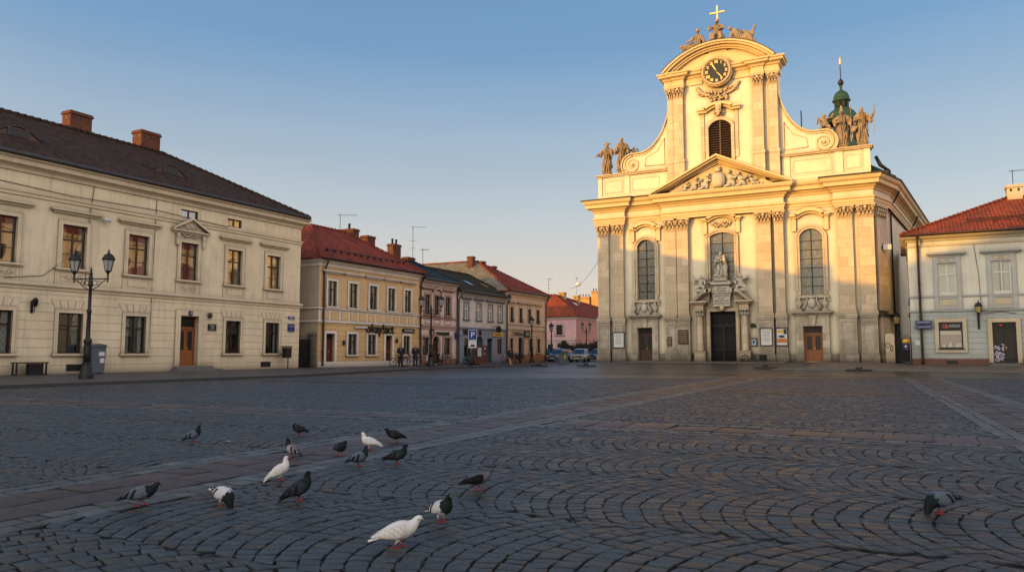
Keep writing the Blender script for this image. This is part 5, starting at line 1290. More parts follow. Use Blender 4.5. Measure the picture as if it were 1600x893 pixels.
# pediment over the centre
PX0, PX1, PZ, PXM, PZT = -17.95, -8.1, 14.45, -13.1, 17.15
s = B.mb(); s.prism([(PX0+.3, PZ+.02), (PX1-.3, PZ+.02), (PXM, PZT-.35)], -.42, .3); PD = B.part('pediment', s, 'trimC')
s = B.mb()
for xe in (PX0-.75, PX1+.75):
    L = math.hypot(xe-PXM, PZT-PZ); nzx = (PZT-PZ)/L*(-1 if xe < PXM else 1); nzz = abs(xe-PXM)/L
    for t0, t1, y in ((0.0, .14, -1.22), (-.16, .0, -1.05), (-.34, -.16, -.72), (-.46, -.34, -.58)):
        pa = [(xe, PZ+.05), (PXM, PZT+.05)]
        q = [(pa[0][0]+nzx*t0*0, pa[0][1]+t0*L/abs(xe-PXM)), (pa[1][0], pa[1][1]+t0*L/abs(xe-PXM)), (pa[1][0], pa[1][1]+t1*L/abs(xe-PXM)), (pa[0][0], pa[0][1]+t1*L/abs(xe-PXM))]
        q = [(x, max(z, 14.38)) for x, z in q]
        s.prism(q, y, .3)
B.part('raking_cornice', s, 'trimC', PD)
s = B.mb()
rg = random.Random(4)
def fig(x, z, h, ln):
    s.ell((x, -.5, z+h*.25), (h*.22, .16, h*.30), 8, 6, 0, Matrix.Rotation(ln, 3, 'Y')); s.ell((x+ln*h*.3, -.55, z+h*.55), (h*.15, .14, h*.2), 8, 6, 0, Matrix.Rotation(ln, 3, 'Y')); s.ell((x+ln*h*.55, -.62, z+h*.85), (h*.095, .1, h*.11), 8, 6)
    s.tube([(x+ln*h*.3, -.6, z+h*.62), (x+ln*h*.3+h*.25, -.62, z+h*.5), (x+h*.4, -.6, z+h*.7)], [h*.07, h*.06, h*.045], 6); s.tube([(x, -.6, z+h*.2), (x-h*.3, -.62, z+h*.12), (x-h*.4, -.5, z)], [h*.1, h*.08, h*.06], 6)
s.ell((-13.1, -.52, 15.3), (.62, .22, .72), 12, 8); s.ell((-13.1, -.62, 15.3), (.5, .2, .6), 12, 8); s.ell((-13.1, -.6, 16.15), (.26, .15, .22), 8, 6); s.box(-13.3, -12.9, -.62, -.4, 16.2, 16.38)
for x, h, ln in ((-14.2, 1.55, .35), (-15.1, 1.3, .3), (-15.9, 1.0, .5), (-12.05, 1.65, -.2), (-11.2, 1.4, -.35), (-10.3, 1.0, -.5)): fig(x, 14.5, h, ln)
for i in range(70):
    x = rg.uniform(-16.6, -9.6); zm = 14.5+(1-abs(x+13.1)/4.2)*1.5; s.ell((x, -.46, rg.uniform(14.5, max(14.6, zm))), (rg.uniform(.08, .16), .12, rg.uniform(.08, .2)), 6, 4, 0, Matrix.Rotation(rg.uniform(-1, 1), 3, 'Y'))
B.part('pediment_relief', s, 'statue_grey', PD)
# attic
for lo_, hi_, piers, pans in ((-23.7, -17.4, ((-23.75, -23.4), (-21.3, -20.85)), ((-23.2, -21.5), (-20.65, -18.2))), (-8.3, -1.9, ((-8.2, -7.6), (-4.35, -3.75), (-2.3, -1.85)), ((-7.4, -4.55), (-3.6, -2.5)))):
  s = B.mb(); s.box(lo_, hi_, .15, .9, 14.5, 16.7)
  for a, b in piers: s.box(a, b, .08, .95, 14.5, 16.7)
  for a, b in pans: s.ring([(a+.06, 15.36), (a+.06, 16.34), (b-.06, 16.34), (b-.06, 15.36), (a+.06, 15.36)], [(a, 15.3), (a, 16.4), (b, 16.4), (b, 15.3), (a, 15.3)], .11, .152)
  s.box(lo_-.1, hi_+.05, .06, .95, 14.5, 15.05)
  AT = B.part('attic', s, 'plC')
  s = B.mb(); p = [(-23.8, .95), (-23.8, .06), (-17.4, .06)] if lo_ < -20 else [(-8.3, .06), (-1.8, .06), (-1.8, .95)]
  s.sweep(p, [(0, 16.7), (.06, 16.72), (.1, 16.82), (.18, 16.86), (.19, 16.93), (-.8, 16.94)])
  B.part('attic_cornice', s, 'stC', AT)
# gable body
s = B.mb(); lv = (-13.9, -12.05, 16.9, 20.45)
s.wall(-17.35, -8.3, 14.8, 24.0, 0, [lv], .35)
pts = sarc(lv[0], lv[1], 19.9, .55, 12); s.prism([(lv[0], 20.46), (lv[0], 19.9)]+pts[1:7]+[(-12.975, 20.46)], .001, .3); s.prism([(lv[1], 20.46), (-12.975, 20.46)]+pts[6:12]+[(lv[1], 19.9)], .001, .3)
s.box(-17.35, -8.3, .4, 1.6, 14.8, 24.9); s.face([(-17.35, 0, 14.8), (-17.35, .4, 14.8), (-17.35, .4, 24), (-17.35, 0, 24)][::-1]); s.face([(-8.3, 0, 14.8), (-8.3, .4, 14.8), (-8.3, .4, 24), (-8.3, 0, 24)])
GB = B.part('gable', s, 'plC')
def gp(a, b, d=.25):
    s = B.mb(); s.box(a, b, -d, 0, 17.5, 22.75); s.box(a-.08, b+.08, -d-.08, 0, 17.2, 17.42); s.box(a-.04, b+.04, -d-.04, 0, 17.42, 17.5); s.box(a-.05, b+.05, -d-.05, 0, 14.8, 17.2)
    o = B.part('pilaster', s, 'stC', GB); capital(a, b, 22.75, 23.72, -d, par=GB)
gp(-17.3, -16.75, .2); gp(-16.72, -15.95, .3); gp(-10.2, -9.45, .3); gp(-9.0, -8.35, .2)
gpath1 = [(-17.5, 1.2), (-17.5, -.22), (-16.75, -.22), (-16.75, -.32), (-15.85, -.32), (-15.85, -.05), (-14.3, -.05)]
gpath2 = [(-11.8, -.05), (-10.3, -.05), (-10.3, -.32), (-9.35, -.32), (-9.35, -.22), (-8.2, -.22), (-8.2, 1.2)]
pr = [(0, 23.72), (.04, 23.74), (.05, 23.95), (.02, 24.0), (.02, 24.3), (.12, 24.36), (.16, 24.5), (.42, 24.58), (.44, 24.72), (.55, 24.8), (.56, 24.9), (-.1, 24.95)]
s = B.mb(); s.sweep(gpath1, pr); s.sweep(gpath2, pr); s.box(-17.4, -8.25, -.04, .5, 24.0, 24.9); B.part('gable_cornice', s, 'trimC', GB)
s = B.mb(); top = sarc(-17.45, -8.55, 24.93, 1.95, 28)
s.prism([(-17.3, 24.9), (-8.7, 24.9)]+[(x, z-.3) for x, z in top[::-1][1:-1]], -.05, 1.4)
for o1, o2, y in ((0, .14, -.78), (-.16, 0, -.66), (-.34, -.16, -.42), (-.46, -.34, -.3)):
    A_ = sarc(-17.5, -8.5, 24.93, 1.95, 28); sc = lambda o_: [(x+(x+13)*.0+ (x+13)/5.6*o_, z+o_) for x, z in A_]
    s.ring(sc(o1), sc(o2), y, 1.5)
AP = B.part('arched_pediment', s, 'trimC', GB)
s = B.mb(); s.ring(sc(.14), sc(.19), -.8, 1.5); B.part('flashing', s, 'lead', GB)
# louvred belfry window
s = B.mb(); a, b, c_, d = lv
for i in range(17):
    z = c_+.1+i*.205
    if z > d-.15: break
    wv = 0 if z < 19.9 else (b-a)/2*(1-math.sqrt(max(0, 1-((z-19.9)/.6)**2)))
    for x0, x1 in ((a+.06+wv, -12.99), (-12.93, b-.06-wv)): s.face([(x0, .08, z), (x1, .08, z), (x1, .28, z+.16), (x0, .28, z+.16)]); s.face([(x0, .08, z), (x1, .08, z), (x1, .08, z+.03), (x0, .08, z+.03)]); s.face([(x0, .08, z+.03), (x1, .08, z+.03), (x1, .28, z+.19), (x0, .28, z+.19)])
s.box(-13.02, -12.9, .04, .3, c_, d); LW = B.part('louvred_window', s, 'wood_dark', GB)
s = B.mb(); s.box(a, b, .36, .38, c_, d); B.part('backing', s, 'room', LW)
s = B.mb(); inner = [(a, c_)]+pts+[(b, c_)]; outer = [(a-.26, c_)]+sarc(a-.26, b+.26, 19.95, .78, 12)+[(b+.26, c_)]; s.ring(inner, outer, -.12, .002)
for x in (a-.45, b+.45): s.box(x-.13, x+.13, -.08, .0, c_+.3, 21.2)
B.part('surround', s, 'stC', LW)
h = B.mb(); h.ring(sarc(-14.1, -11.9, 21.35, .38, 12), sarc(-14.2, -11.8, 21.5, .45, 12), -.42, 0); h.ring(sarc(-14.05, -11.95, 21.15, .38, 12), sarc(-14.1, -11.9, 21.35, .38, 12), -.25, 0)
for x0, x1 in ((-14.75, -14.0), (-12.0, -11.25)): h.box(x0, x1, -.42, 0, 21.35, 21.5); h.box(x0+.06, x1-.02, -.28, 0, 21.15, 21.348)
h.prism([(-13.15, 21.0), (-12.8, 21.0), (-12.72, 21.75), (-13.23, 21.75)], -.5, 0); B.part('hood', h, 'trimC', LW)
h = B.mb(); h.ell((-12.98, -.5, 21.35), (.22, .12, .28), 8, 6); h.ell((-12.98, -.5, 20.95), (.15, .1, .25), 8, 6); relief(h, -13.4, -12.55, 20.75, 21.2, -.2, 9, 2, 0, .09); B.part('keystone', h, 'capC', LW)
# clock
CXc, CZc = -13.03, 24.45
s = B.mb(); n = 40
def circ(r): return [(CXc+r*math.sin(2*math.pi*i/n), CZc+r*math.cos(2*math.pi*i/n)) for i in range(n+1)]
s.ring(circ(1.08), circ(1.16), -.62, 0); s.ring(circ(1.0), circ(1.08), -.55, 0); s.ring(circ(1.16), circ(1.27), -.5, 0); CK = B.part('clock', s, 'capC', GB)
s = B.mb(); s.prism(circ(1.02)[:-1], -.5, -.4); B.part('clock_face', s, 'black', CK)
for i, nu in enumerate(('XII', 'I', 'II', 'III', 'IV', 'V', 'VI', 'VII', 'VIII', 'IX', 'X', 'XI')):
    an = i*math.pi/6; text(nu, .33, 'gold', CK, (CXc+13+.80*math.sin(an), -.515, CZc-.55+.80*math.cos(an)), (R(90), an, 0) if False else (R(90), 0, 0), name='clock_numeral', ext=.008, sx=.72, bold=.012)
s = B.mb()
for i in range(60):
    an = i*math.pi/30; s.box(CXc+.97*math.sin(an)-.012, CXc+.97*math.sin(an)+.012, -.51, -.5, CZc+.97*math.cos(an)-.012, CZc+.97*math.cos(an)+.012)
B.part('minute_marks', s, 'gold', CK)
def hand(an, l, w_):
    s = B.mb(); u = (math.sin(an), math.cos(an)); v = (u[1], -u[0])
    s.prism([(CXc-u[0]*.22+v[0]*w_*.6, CZc-u[1]*.22+v[1]*w_*.6), (CXc+u[0]*l*.8+v[0]*w_, CZc+u[1]*l*.8+v[1]*w_), (CXc+u[0]*l, CZc+u[1]*l), (CXc+u[0]*l*.8-v[0]*w_, CZc+u[1]*l*.8-v[1]*w_), (CXc-u[0]*.22-v[0]*w_*.6, CZc-u[1]*.22-v[1]*w_*.6)], -.545, -.525)
    B.part('clock_hand', s, 'gold', CK)
hand(R(-28), .80, .05); hand(R(143), .92, .035)
s = B.mb(); relief(s, -14.6, -13.6, 22.5, 23.1, -.1, 10, 11, 0, .12); relief(s, -12.45, -11.45, 22.6, 23.3, -.1, 10, 12, 0, .12); relief(s, -13.7, -12.3, 22.0, 22.7, -.14, 14, 13, 0, .16)
for i in range(26): s.ell((-13.03+rg.uniform(-.75, .75), -.2, 22.5+rg.uniform(-.5, .5)), (.14, .12, .1), 6, 4, 0, Matrix.Rotation(rg.uniform(-2, 2), 3, 'Y'))
for s_ in (-1, 1):
    for i in range(12): t = i/11; s.ell((-13.03+s_*(.7+1.0*t), -.14, 22.65+.75*t*t), (.13, .1, .13), 6, 4, 0, Matrix.Rotation(rg.uniform(-2, 2), 3, 'Y'))
B.part('clock_garland', s, 'capC', GB)
# volutes
for s_, cx, cz, curve in ((-1, -20.6, 17.62, [(-17.35, 21.9), (-17.5, 21.2), (-17.8, 20.45), (-18.2, 19.75), (-18.75, 19.1), (-19.4, 18.7), (-20.0, 18.6), (-20.6, 18.62)]), (1, -5.05, 17.62, [(-8.3, 21.9), (-8.1, 21.2), (-7.8, 20.4), (-7.4, 19.7), (-6.9, 19.1), (-6.25, 18.7), (-5.65, 18.6), (-5.05, 18.62)])):
    rC = 1.0; cir = [(cx+s_*rC*math.sin(t), cz+rC*math.cos(t)) for t in [i*math.pi*2/24 for i in range(1, 13)]]
    poly = curve+cir+[(cx-s_*.2, 16.95)] if False else curve+cir
    inn = -17.35 if s_ < 0 else -8.3
    pl = [(inn, 16.93)]+poly[0:len(curve)]+[(x, max(z, 16.93)) for x, z in cir[:11]]+[(cx+s_*.15, 16.93)]
    s = B.mb(); s.prism(pl, .2, .85); V = B.part('volute', s, 'plC', GB)
    s = B.mb(); edge = curve+cir[:11]; P_ = [(x, .2, z) for x, z in edge]
    for yy, rr_ in ((.15, .07),): s.tube([(x, yy, z-.03) for x, z in edge], rr_, 8)
    s.tube([(x, yy+.03, z-.26) if i < 6 else (x, yy+.03, z-.26) for i, (x, z) in enumerate(curve[1:])], .035, 6)
    sp = []
    for i in range(40):
        t = i*.34; r = .78*(1-i/44)
        sp.append((cx-s_*r*math.sin(-t), .18, cz+r*math.cos(t)))
    s.tube(sp, [.075*(1-i/80) for i in range(40)], 8); s.ell((cx, .15, cz), (.14, .12, .14), 8, 6)
    # sunk panel outline
    s.tube([(inn+s_*-.0+s_*.35, .19, 17.3), (inn+s_*.35, .19, 19.6), (inn+s_*1.0, .19, 18.55), (inn+s_*2.0, .19, 18.1), (inn+s_*2.1, .19, 17.35), (inn+s_*.35, .19, 17.3)], .028, 5)
    B.part('volute_scroll', s, 'trimC', V)
    s = B.mb(); s.grid([[(x, y, z+.03) for x, z in curve] for y in (.1, .9)]); B.part('flashing', s, 'lead', V)
# roofs behind
s = B.mb(); rz = 22.4
s.face([(-24.6, 1.0, 14.7), (-24.6, 43, 14.7), (-12.5, 43, rz), (-12.5, 1.6, rz)]); s.face([(-.2, 1.6, 14.7), (4.2, 43.5, 14.7), (-12.5, 43, rz), (-12.5, 1.6, rz)][::-1]); s.face([(-24.6, 43, 14.7), (4.2, 43.5, 14.7), (-12.5, 43, rz)]); s.face([(-24.6, 1.0, 14.7), (-12.5, 1.6, rz), (-12.5, 1.6, 14.7)]); s.face([(-.2, 1.6, 14.7), (-12.5, 1.6, 14.7), (-12.5, 1.6, rz)])
RF = B.part('roof', s, 'copper')
s = B.mb(); s.tube([(-1.5, .9, 16.2), (-1.2, 1.0, 15.5), (-.6, 1.2, 15.0)], [.12, .15, .1], 8); s.ell((-.75, 1.2, 14.95), (.25, .2, .3), 8, 6); s.tube([(-8.0+1.2, 1, 17), (-6.8, 1, 20.2)], .05, 6) if 0 else None; B.part('rain_hopper', s, 'iron', RF)
s = B.mb(); s.tube([(-7.0+.05, 3, 18.5), (-6.95, 3, 21.2)], .045, 6); B.part('lightning_rod', s, 'iron', RF)
# lantern turret on the ridge
s = B.mb(); tx, ty = -5.05, 23.0
tz = lambda z: z
s.lathe([(1.45, 20.5), (1.5, 23.3), (1.35, 23.4)], (tx, ty, 0), 8, 0, False); TU = B.part('turret', s, 'copper', RF)
s = B.mb()
for i in range(8):
    an = (i+.5)*math.pi/4; s.tube([(tx+1.28*math.cos(an), ty+1.28*math.sin(an), 23.3), (tx+1.28*math.cos(an), ty+1.28*math.sin(an), 25.4)], .17, 6)
s.lathe([(.9, 23.3), (.9, 25.4)], (tx, ty, 0), 8); B.part('turret_columns', s, 'wood_dark', TU)
s = B.mb(); s.lathe([(1.5, 25.3), (1.75, 25.45), (1.7, 25.6), (1.5, 25.8), (1.42, 26.2), (1.2, 26.55), (.85, 26.8), (.7, 27.0)], (tx, ty, 0), 16)
s.lathe([(.62, 27.0), (.62, 27.6), (.85, 27.68), (.95, 27.8), (.8, 27.9), (.78, 28.2), (.62, 28.6), (.3, 28.85), (.13, 28.95), (.12, 29.3), (.2, 29.4)], (tx, ty, 0), 12)
B.part('dome', s, 'copper', TU)
for i in range(8):
    s = B.mb(); an = (i+.5)*math.pi/4; s.box(tx+.64*math.cos(an)-.1, tx+.64*math.cos(an)+.1, ty+.64*math.sin(an)-.1, ty+.64*math.sin(an)+.1, 27.05, 27.6); B.part('lantern_pier', s, 'iron', TU)
s = B.mb()
s.lathe([(.06, 29.2), (.1, 29.4), (.28, 29.6), (.3, 29.85), (.16, 30.05), (.05, 30.2), (.04, 31.9)], (tx, ty, 0), 8); B.part('finial', s, 'iron', TU)
s = B.mb(); s.lathe([(.04, 31.6), (.1, 31.8), (.1, 32.4), (.02, 32.8)], (tx, ty, 0), 8); B.part('gilt_tip', s, 'gold', TU)

# statues on and around the church ------------------------------------
YC = 62
C_ = lambda X, y, z: (X, YC+y, z)
statue('statue', 'stone statue in a wide brimmed hat at the far left end of the church attic', -23.05, YC+.5, 16.93, 2.5, ((-.42, -.1, 1.2), (-.62, -.2, 1.02)), ((.38, -.12, 1.15), (.12, -.28, 1.08)), hat='brim', seed=1, lean=.02)
statue('statue', 'bareheaded stone statue in a long cloak, right of the hatted statue on the left attic', -21.65, YC+.5, 16.93, 2.8, ((-.3, -.12, 1.12), (-.28, -.32, 1.0)), ((.36, -.05, 1.15), (.2, -.25, 1.2)), head=(-.02, 0), seed=2)
statue('statue', 'stone bishop statue with tall mitre, beside the right scroll of the church gable', -3.75, YC+.5, 16.93, 2.6, ((-.33, -.1, 1.15), (-.15, -.3, 1.15)), ((.4, -.05, 1.2), (.38, -.25, .95)), hat='mitre', seed=3, extra=([(.42, -.2, .1, .03), (.45, -.22, 1.9, .03)],))
statue('statue', 'stone statue carrying a tall crook, standing on the right end of the church attic', -2.35, YC+.5, 16.93, 2.6, ((-.36, -.08, 1.12), (-.2, -.3, 1.18)), ((.42, -.08, 1.2), (.52, -.22, 1.35)), seed=4, extra=([(.58, -.22, .4, .028), (.58, -.22, 1.75, .028), (.66, -.22, 1.85, .03)], [(-.3, -.2, .8, .1), (-.4, -.25, .55, .1)]))
def putto(name, label, X, y, z, H, mir=1, mat='statue', seed=0, cat='statue'):
    k = H/1.0; r_ = empty(name, (X, YC+y, z), 0, label, cat); m = mir
    P = [[(0, 0, .3, .17), (.03*m, 0, .5, .15), (.05*m, 0, .66, .13)], [(.06*m, -.02, .84, .115)], [(.05*m, 0, .7, .07), (.06*m, 0, .8, .07)], [(0, 0, .28, .13), (.22*m, -.2, .25, .09), (.2*m, -.22, .02, .06)], [(-.05*m, 0, .28, .13), (-.22*m, -.12, .2, .09), (-.32*m, -.1, .02, .06)],
         [(-.12*m, 0, .68, .07), (-.3*m, -.05, .72, .055), (-.42*m, -.05, .9, .045)], [(.18*m, 0, .66, .07), (.32*m, -.1, .5, .055), (.25*m, -.2, .4, .045)], [(-.1*m, .12, .6, .06), (-.35*m, .2, .75, .09), (-.4*m, .2, .45, .05)], [(.1*m, .12, .6, .06), (.35*m, .2, .8, .09), (.42*m, .2, .5, .05)], [(-.2*m, -.1, .02, .12), (.25*m, -.1, .0, .14)]]
    P = [[(q[0]*k, q[1]*k, q[2]*k, q[3]*k) for q in ch] for ch in P]
    o = blob(P, .02*k, 'figure', mat, .02*k, seed, 9, 1); o.parent = r_; return r_
putto('cherub_statue', 'small stone cherub sitting behind the left scroll, right of the cloaked statue', -20.75, .9, 18.45, 1.0, 1, 'statue', 1)
putto('cherub_statue', 'small stone cherub perched on the right scroll, left of the mitred bishop', -4.95, .6, 18.55, 1.45, -1, 'statue', 2)
putto('cherub_statue', 'pale stone cherub on the left half of the broken portal pediment', -14.72, -.5, 6.25, 1.35, 1, 'statue_grey', 3)
putto('cherub_statue', 'pale stone cherub on the right half of the broken portal pediment', -11.5, -.5, 6.2, 1.4, -1, 'statue_grey', 4)
statue('statue_group', 'pale stone figure with a child above the inscribed tablet of the main portal', -13.1, YC-.42, 7.06, 1.95, ((-.34, -.1, 1.12), (-.1, -.28, 1.1)), ((.3, -.12, 1.15), (.08, -.3, 1.2)), mat='statue_grey', seed=6, base=(.5, .2),
       extra=([(.25, -.2, 1.15, .1), (.26, -.2, 1.35, .09)], [(.27, -.22, 1.5, .075)], [(.3, 0, .1, .16), (.32, 0, .7, .15), (.3, 0, 1.05, .1)], [(-.35, 0, .1, .12), (-.3, 0, .6, .1)]), cat='statue')
# crowning group
r_ = empty('gable_plinth', (-13.0, YC+.3, 26.75), 0, 'low stone plinth on top of the arched gable, below the seated statue', 'plinth'); m_ = MB(); m_.box(-.75, .75, -.5, .6, -.3, .55); m_.box(-1.3, -.751, -.35, .5, -.5, .2); m_.box(.751, 1.3, -.35, .5, -.5, .2); m_.build('plinth_block', 'stC', r_)
r_ = empty('seated_statue', (-13.03, YC+.2, 27.3), 0, 'seated stone figure on the plinth at the top of the gable, below the gold cross', 'statue')
P = [[(0, 0, .35, .3), (0, .05, .75, .26), (0, .05, 1.05, .24)], [(-.2, 0, .3, .2), (-.25, -.4, .35, .16), (-.22, -.4, 0, .16)], [(.2, 0, .3, .2), (.25, -.4, .4, .16), (.28, -.4, 0, .16)], [(-.25, 0, 1.08, .12), (.25, 0, 1.08, .12)], [(0, 0, 1.1, .09), (0, -.02, 1.3, .08)], [(0, -.03, 1.42, .14)], [(0, .02, 1.46, .14)],
     [(-.28, 0, 1.05, .11), (-.5, -.15, .85, .09), (-.42, -.3, 1.05, .06)], [(.28, 0, 1.05, .11), (.45, -.15, .75, .09), (.2, -.4, .75, .06)], [(-.35, -.1, .1, .2), (.4, -.1, .1, .22)]]
o = blob(P, .03, 'figure', 'statue', .05, 3, 11, 1); o.parent = r_; o.scale = (1.25, 1.2, 1.2)
for m, lab in ((-1, 'reclining winged stone angel on the left slope of the arched gable'), (1, 'bowed winged stone angel on the right slope of the arched gable')):
    r_ = empty('angel_statue', (-13.0+m*1.75, YC+.15, 26.6-.05*(m < 0)), 0, lab, 'statue')
    if m < 0:
        P = [[(.15, 0, .35, .26), (.1, 0, .75, .24), (.12, 0, 1.05, .2)], [(.1, -.02, 1.4, .14)], [(.1, 0, 1.1, .09), (.1, 0, 1.3, .08)], [(.15, 0, .35, .24), (-.35, -.2, .2, .2), (-.75, -.2, -.25, .14), (-.95, -.2, -.5, .09)], [(.1, 0, .2, .25), (-.3, 0, -.05, .2), (-.9, -.05, -.45, .12)],
             [(-.1, 0, 1.05, .1), (-.4, -.1, .8, .08), (-.7, -.15, .7, .06)], [(-.2, .1, .6, .1), (-.7, .2, .55, .16), (-1.35, .2, .62, .07)], [(-.6, .2, .5, .12), (-1.2, .2, .42, .06)], [(.3, 0, 1.0, .12), (.5, -.1, .7, .12), (.7, -.1, .35, .12), (.75, 0, .1, .1)], [(.3, .1, 1.0, .12), (.45, .15, .5, .2), (.4, .1, .1, .2)]]
    else:
        P = [[(.1, 0, .3, .3), (-.1, 0, .65, .27), (-.3, 0, .9, .2)], [(-.62, -.05, 1.1, .13)], [(-.35, 0, .95, .1), (-.55, 0, 1.05, .08)], [(.1, 0, .35, .28), (.6, -.2, .35, .24), (1.0, -.2, .0, .2), (1.05, -.2, -.35, .15)], [(.1, .1, .1, .3), (.8, .1, .1, .28), (1.0, 0, -.2, .2)], [(-.4, -.05, .85, .1), (-.55, -.2, .5, .09), (-.4, -.3, .25, .07)],
             [(.1, .2, .8, .14), (.4, .2, .75, .16), (.75, .25, .5, .16)], [(.7, .25, .5, .15), (.95, .25, .85, .13), (1.1, .25, 1.15, .07)], [(-.5, 0, .1, .18), (-.2, -.1, .0, .22), (.4, -.1, -.05, .22)], [(.85, .2, .5, .12), (1.0, .2, 1.0, .08)]]
    o = blob(P, .032, 'figure', 'statue', .05, 5+m, 11, 1); o.parent = r_; o.scale = (1.15, 1.2, 1.4)
r_ = empty('gold_cross', (-13.03, YC+.4, 28.6), 0, 'gilded cross rising above the seated figure on the gable', 'cross'); m_ = MB(); m_.box(-.06, .06, -.06, .06, 0, 1.85); m_.build('shaft', 'gold', r_); m_ = MB(); m_.box(-.62, -.062, -.055, .055, 1.19, 1.31); m_.box(.062, .62, -.055, .055, 1.19, 1.31); m_.build('arm', 'gold', r_)

# things fixed to the church
def board(name, label, X, z, w_, h_, d, fm, pm, kind, cat='notice board'):
    r_ = empty(name, (X, YC-d, z), 0, label, cat); m_ = MB()
    m_.ring([(-w_/2+.06, -h_/2+.06), (-w_/2+.06, h_/2-.06), (w_/2-.06, h_/2-.06), (w_/2-.06, -h_/2+.06), (-w_/2+.06, -h_/2+.06)], [(-w_/2, -h_/2), (-w_/2, h_/2), (w_/2, h_/2), (w_/2, -h_/2), (-w_/2, -h_/2)], -.08, 0); m_.build('frame', fm, r_)
    m_ = MB(); m_.box(-w_/2+.06, w_/2-.06, -.03, 0, -h_/2+.06, h_/2-.06); m_.build('sheet', pm, r_)
    m_ = MB()
    if kind == 'lines':
        for i in range(9): z_ = h_/2-.22-i*(h_-.45)/9; q = random.uniform(.55, .95)*(w_/2-.14); m_.box(-q, q, -.036, -.031, z_-.018, z_)
        m_.build('printed_text', 'black', r_)
    if kind == 'picture':
        m_.box(-w_/2+.1, w_/2-.1, -.035, -.031, -h_/2+.2, -h_/2+.56, 0); m_.box(-w_/2+.1, .1, -.035, -.031, h_/2-.40, h_/2-.2, 1); m_.box(.12, w_/2-.1, -.035, -.031, h_/2-.5, h_/2-.12, 2); m_.ell((-0.02, -.036, .02), (w_*.27, .006, .11), 10, 6, 2); m_.box(-w_/2+.12, w_/2-.12, -.039, -.036, -h_/2+.17, -h_/2+.24, 3)
        m_.build('poster_picture', ['red_or', 'yellow', 'navy', 'paper'], r_)
MT['red_or'] = simple('orange_print', (.55, .16, .04), .5, .3); MT['sheetblue'] = simple('pale_blue_sheet', (.45, .55, .65), .5, .1)
board('notice_board', 'notice board with white printed sheets on the left pedestal of the church', -21.85, 2.35, 1.05, 1.35, .37, 'navy', 'paper', 'lines')
board('notice_board', 'brown framed board with a white sheet, right of the main portal', -9.68, 2.5, .95, 1.4, .51, 'wood_dark', 'paper', 'lines')
board('poster_board', 'black framed colourful orange poster right of the white notice board', -8.53, 2.5, .9, 1.4, .43, 'black', 'paper', 'picture')
board('small_notice', 'small blue-white notice beside the right portal column', -10.72, 2.1, .5, .65, .02, 'zinc', 'sheetblue', 'lines')
for X, z, w_, h_, lab in ((-16.22, 2.55, .85, 1.15, 'large dark bronze plaque on the pedestal left of the main portal'), (-17.4+.0, 2.2, .4, .75, 'narrow dark bronze plaque right of the left church door')):
    r_ = empty('bronze_plaque', (X-.0, YC-.51 if X > -17 else YC-.46, z), 0, lab, 'plaque'); m_ = MB(); m_.box(-w_/2, w_/2, -.05, 0, -h_/2, h_/2); m_.build('plate', 'wood_dark', r_); m_ = MB()
    for i in range(6): m_.box(-w_*.38, w_*.38, -.056, -.051, h_*(.36-.14*i)-.01, h_*(.36-.14*i)+.012)
    m_.build('raised_letters', 'capC', r_)
r_ = empty('wall_niche_plaque', (-10.75, YC, 3.25), 0, 'small dark arched relief above the blue-white notice', 'plaque'); m_ = MB(); m_.prism([(-.24, 0), (.24, 0)]+arc(-.24, .24, .12, .22, 8)[::-1], -.07, 0); m_.build('plate', 'iron', r_)
r_ = empty('floodlight', fl(1.4, .22)+(9.2,), 0, 'white box floodlight high on the right flank of the church', 'light'); r_.location = (fl(1.4, .22)[0], YC+fl(1.4, .22)[1], 9.2); m_ = MB(); m_.box(0, .55, -.3, .3, -.2, .2); m_.build('housing', 'sign_white', r_); m_ = MB(); m_.box(.551, .57, -.25, .25, -.16, .16); m_.build('lens', 'black', r_)

# ------------------------------------------------------------------ RIGHT HOUSE  (origin X .24, Y 59.77, z .4)
MT['plW'] = plaster('pale_cream_plaster', (.78, .75, .67), .25); MT['plB'] = plaster('coursed_blue_grey_plaster', (.50, .54, .53), .2, .38); MT['trimB'] = plaster('blue_grey_trim', (.52, .53, .52), .2)
MT['plinthR'] = plaster('red_brown_plinth', (.19, .08, .06), .3); MT['trimW'] = plaster('cream_frame', (.66, .56, .42), .2)
HX, HY, HZ = .24, 59.77, .36
B = Bld('town_house', 'corner house with pale cream upper floor, blue-grey shop floor and orange-red tiled roof', 'house', HX, HY, HZ, 0, 0)
x1 = 20.0
uw = [(1.91, 2.97, 5.33, 7.4), (5.08, 6.14, 5.33, 7.4), (8.4, 9.46, 5.33, 7.4), (11.6, 12.66, 5.33, 7.4)]
w = B.mb(); w.wall(.1, x1, 4.2, 9.0, 0, uw, .2); B.part('wall', w, 'plW')
gw = [(1.77, 3.2, 1.55, 3.36), (4.9, 6.25, .58, 3.3), (8.3, 9.6, 1.55, 3.36)]
w = B.mb(); w.wall(.1, x1, .85, 4.2, 0, [gw[0], (4.9, 6.25, .85, 3.3), gw[2]], .25); B.part('wall', w, 'plB')
w = B.mb(); w.box(.08, 2.15, -.07, .1, .1, .85); w.box(2.15, 2.82, -.02, .1, .1, .85); w.box(2.82, 4.62, -.07, .1, .1, .85); w.box(6.5, x1, -.07, .1, .1, .85); w.box(4.62, 4.9, -.02, .1, .1, .85); w.box(6.25, 6.5, -.02, .1, .1, .85); B.part('plinth', w, 'plinthR')
w = B.mb(); w.face([(.1, 11, .1), (.1, 0, .1), (.1, 0, 9.0), (.1, 11, 9.0)]); w.face([(x1, 0, .1), (x1, 11, .1), (x1, 11, 9), (x1, 0, 9)]); w.face([(x1, 11, .1), (.1, 11, .1), (.1, 11, 9), (x1, 11, 9)]); B.part('wall', w, 'plW')
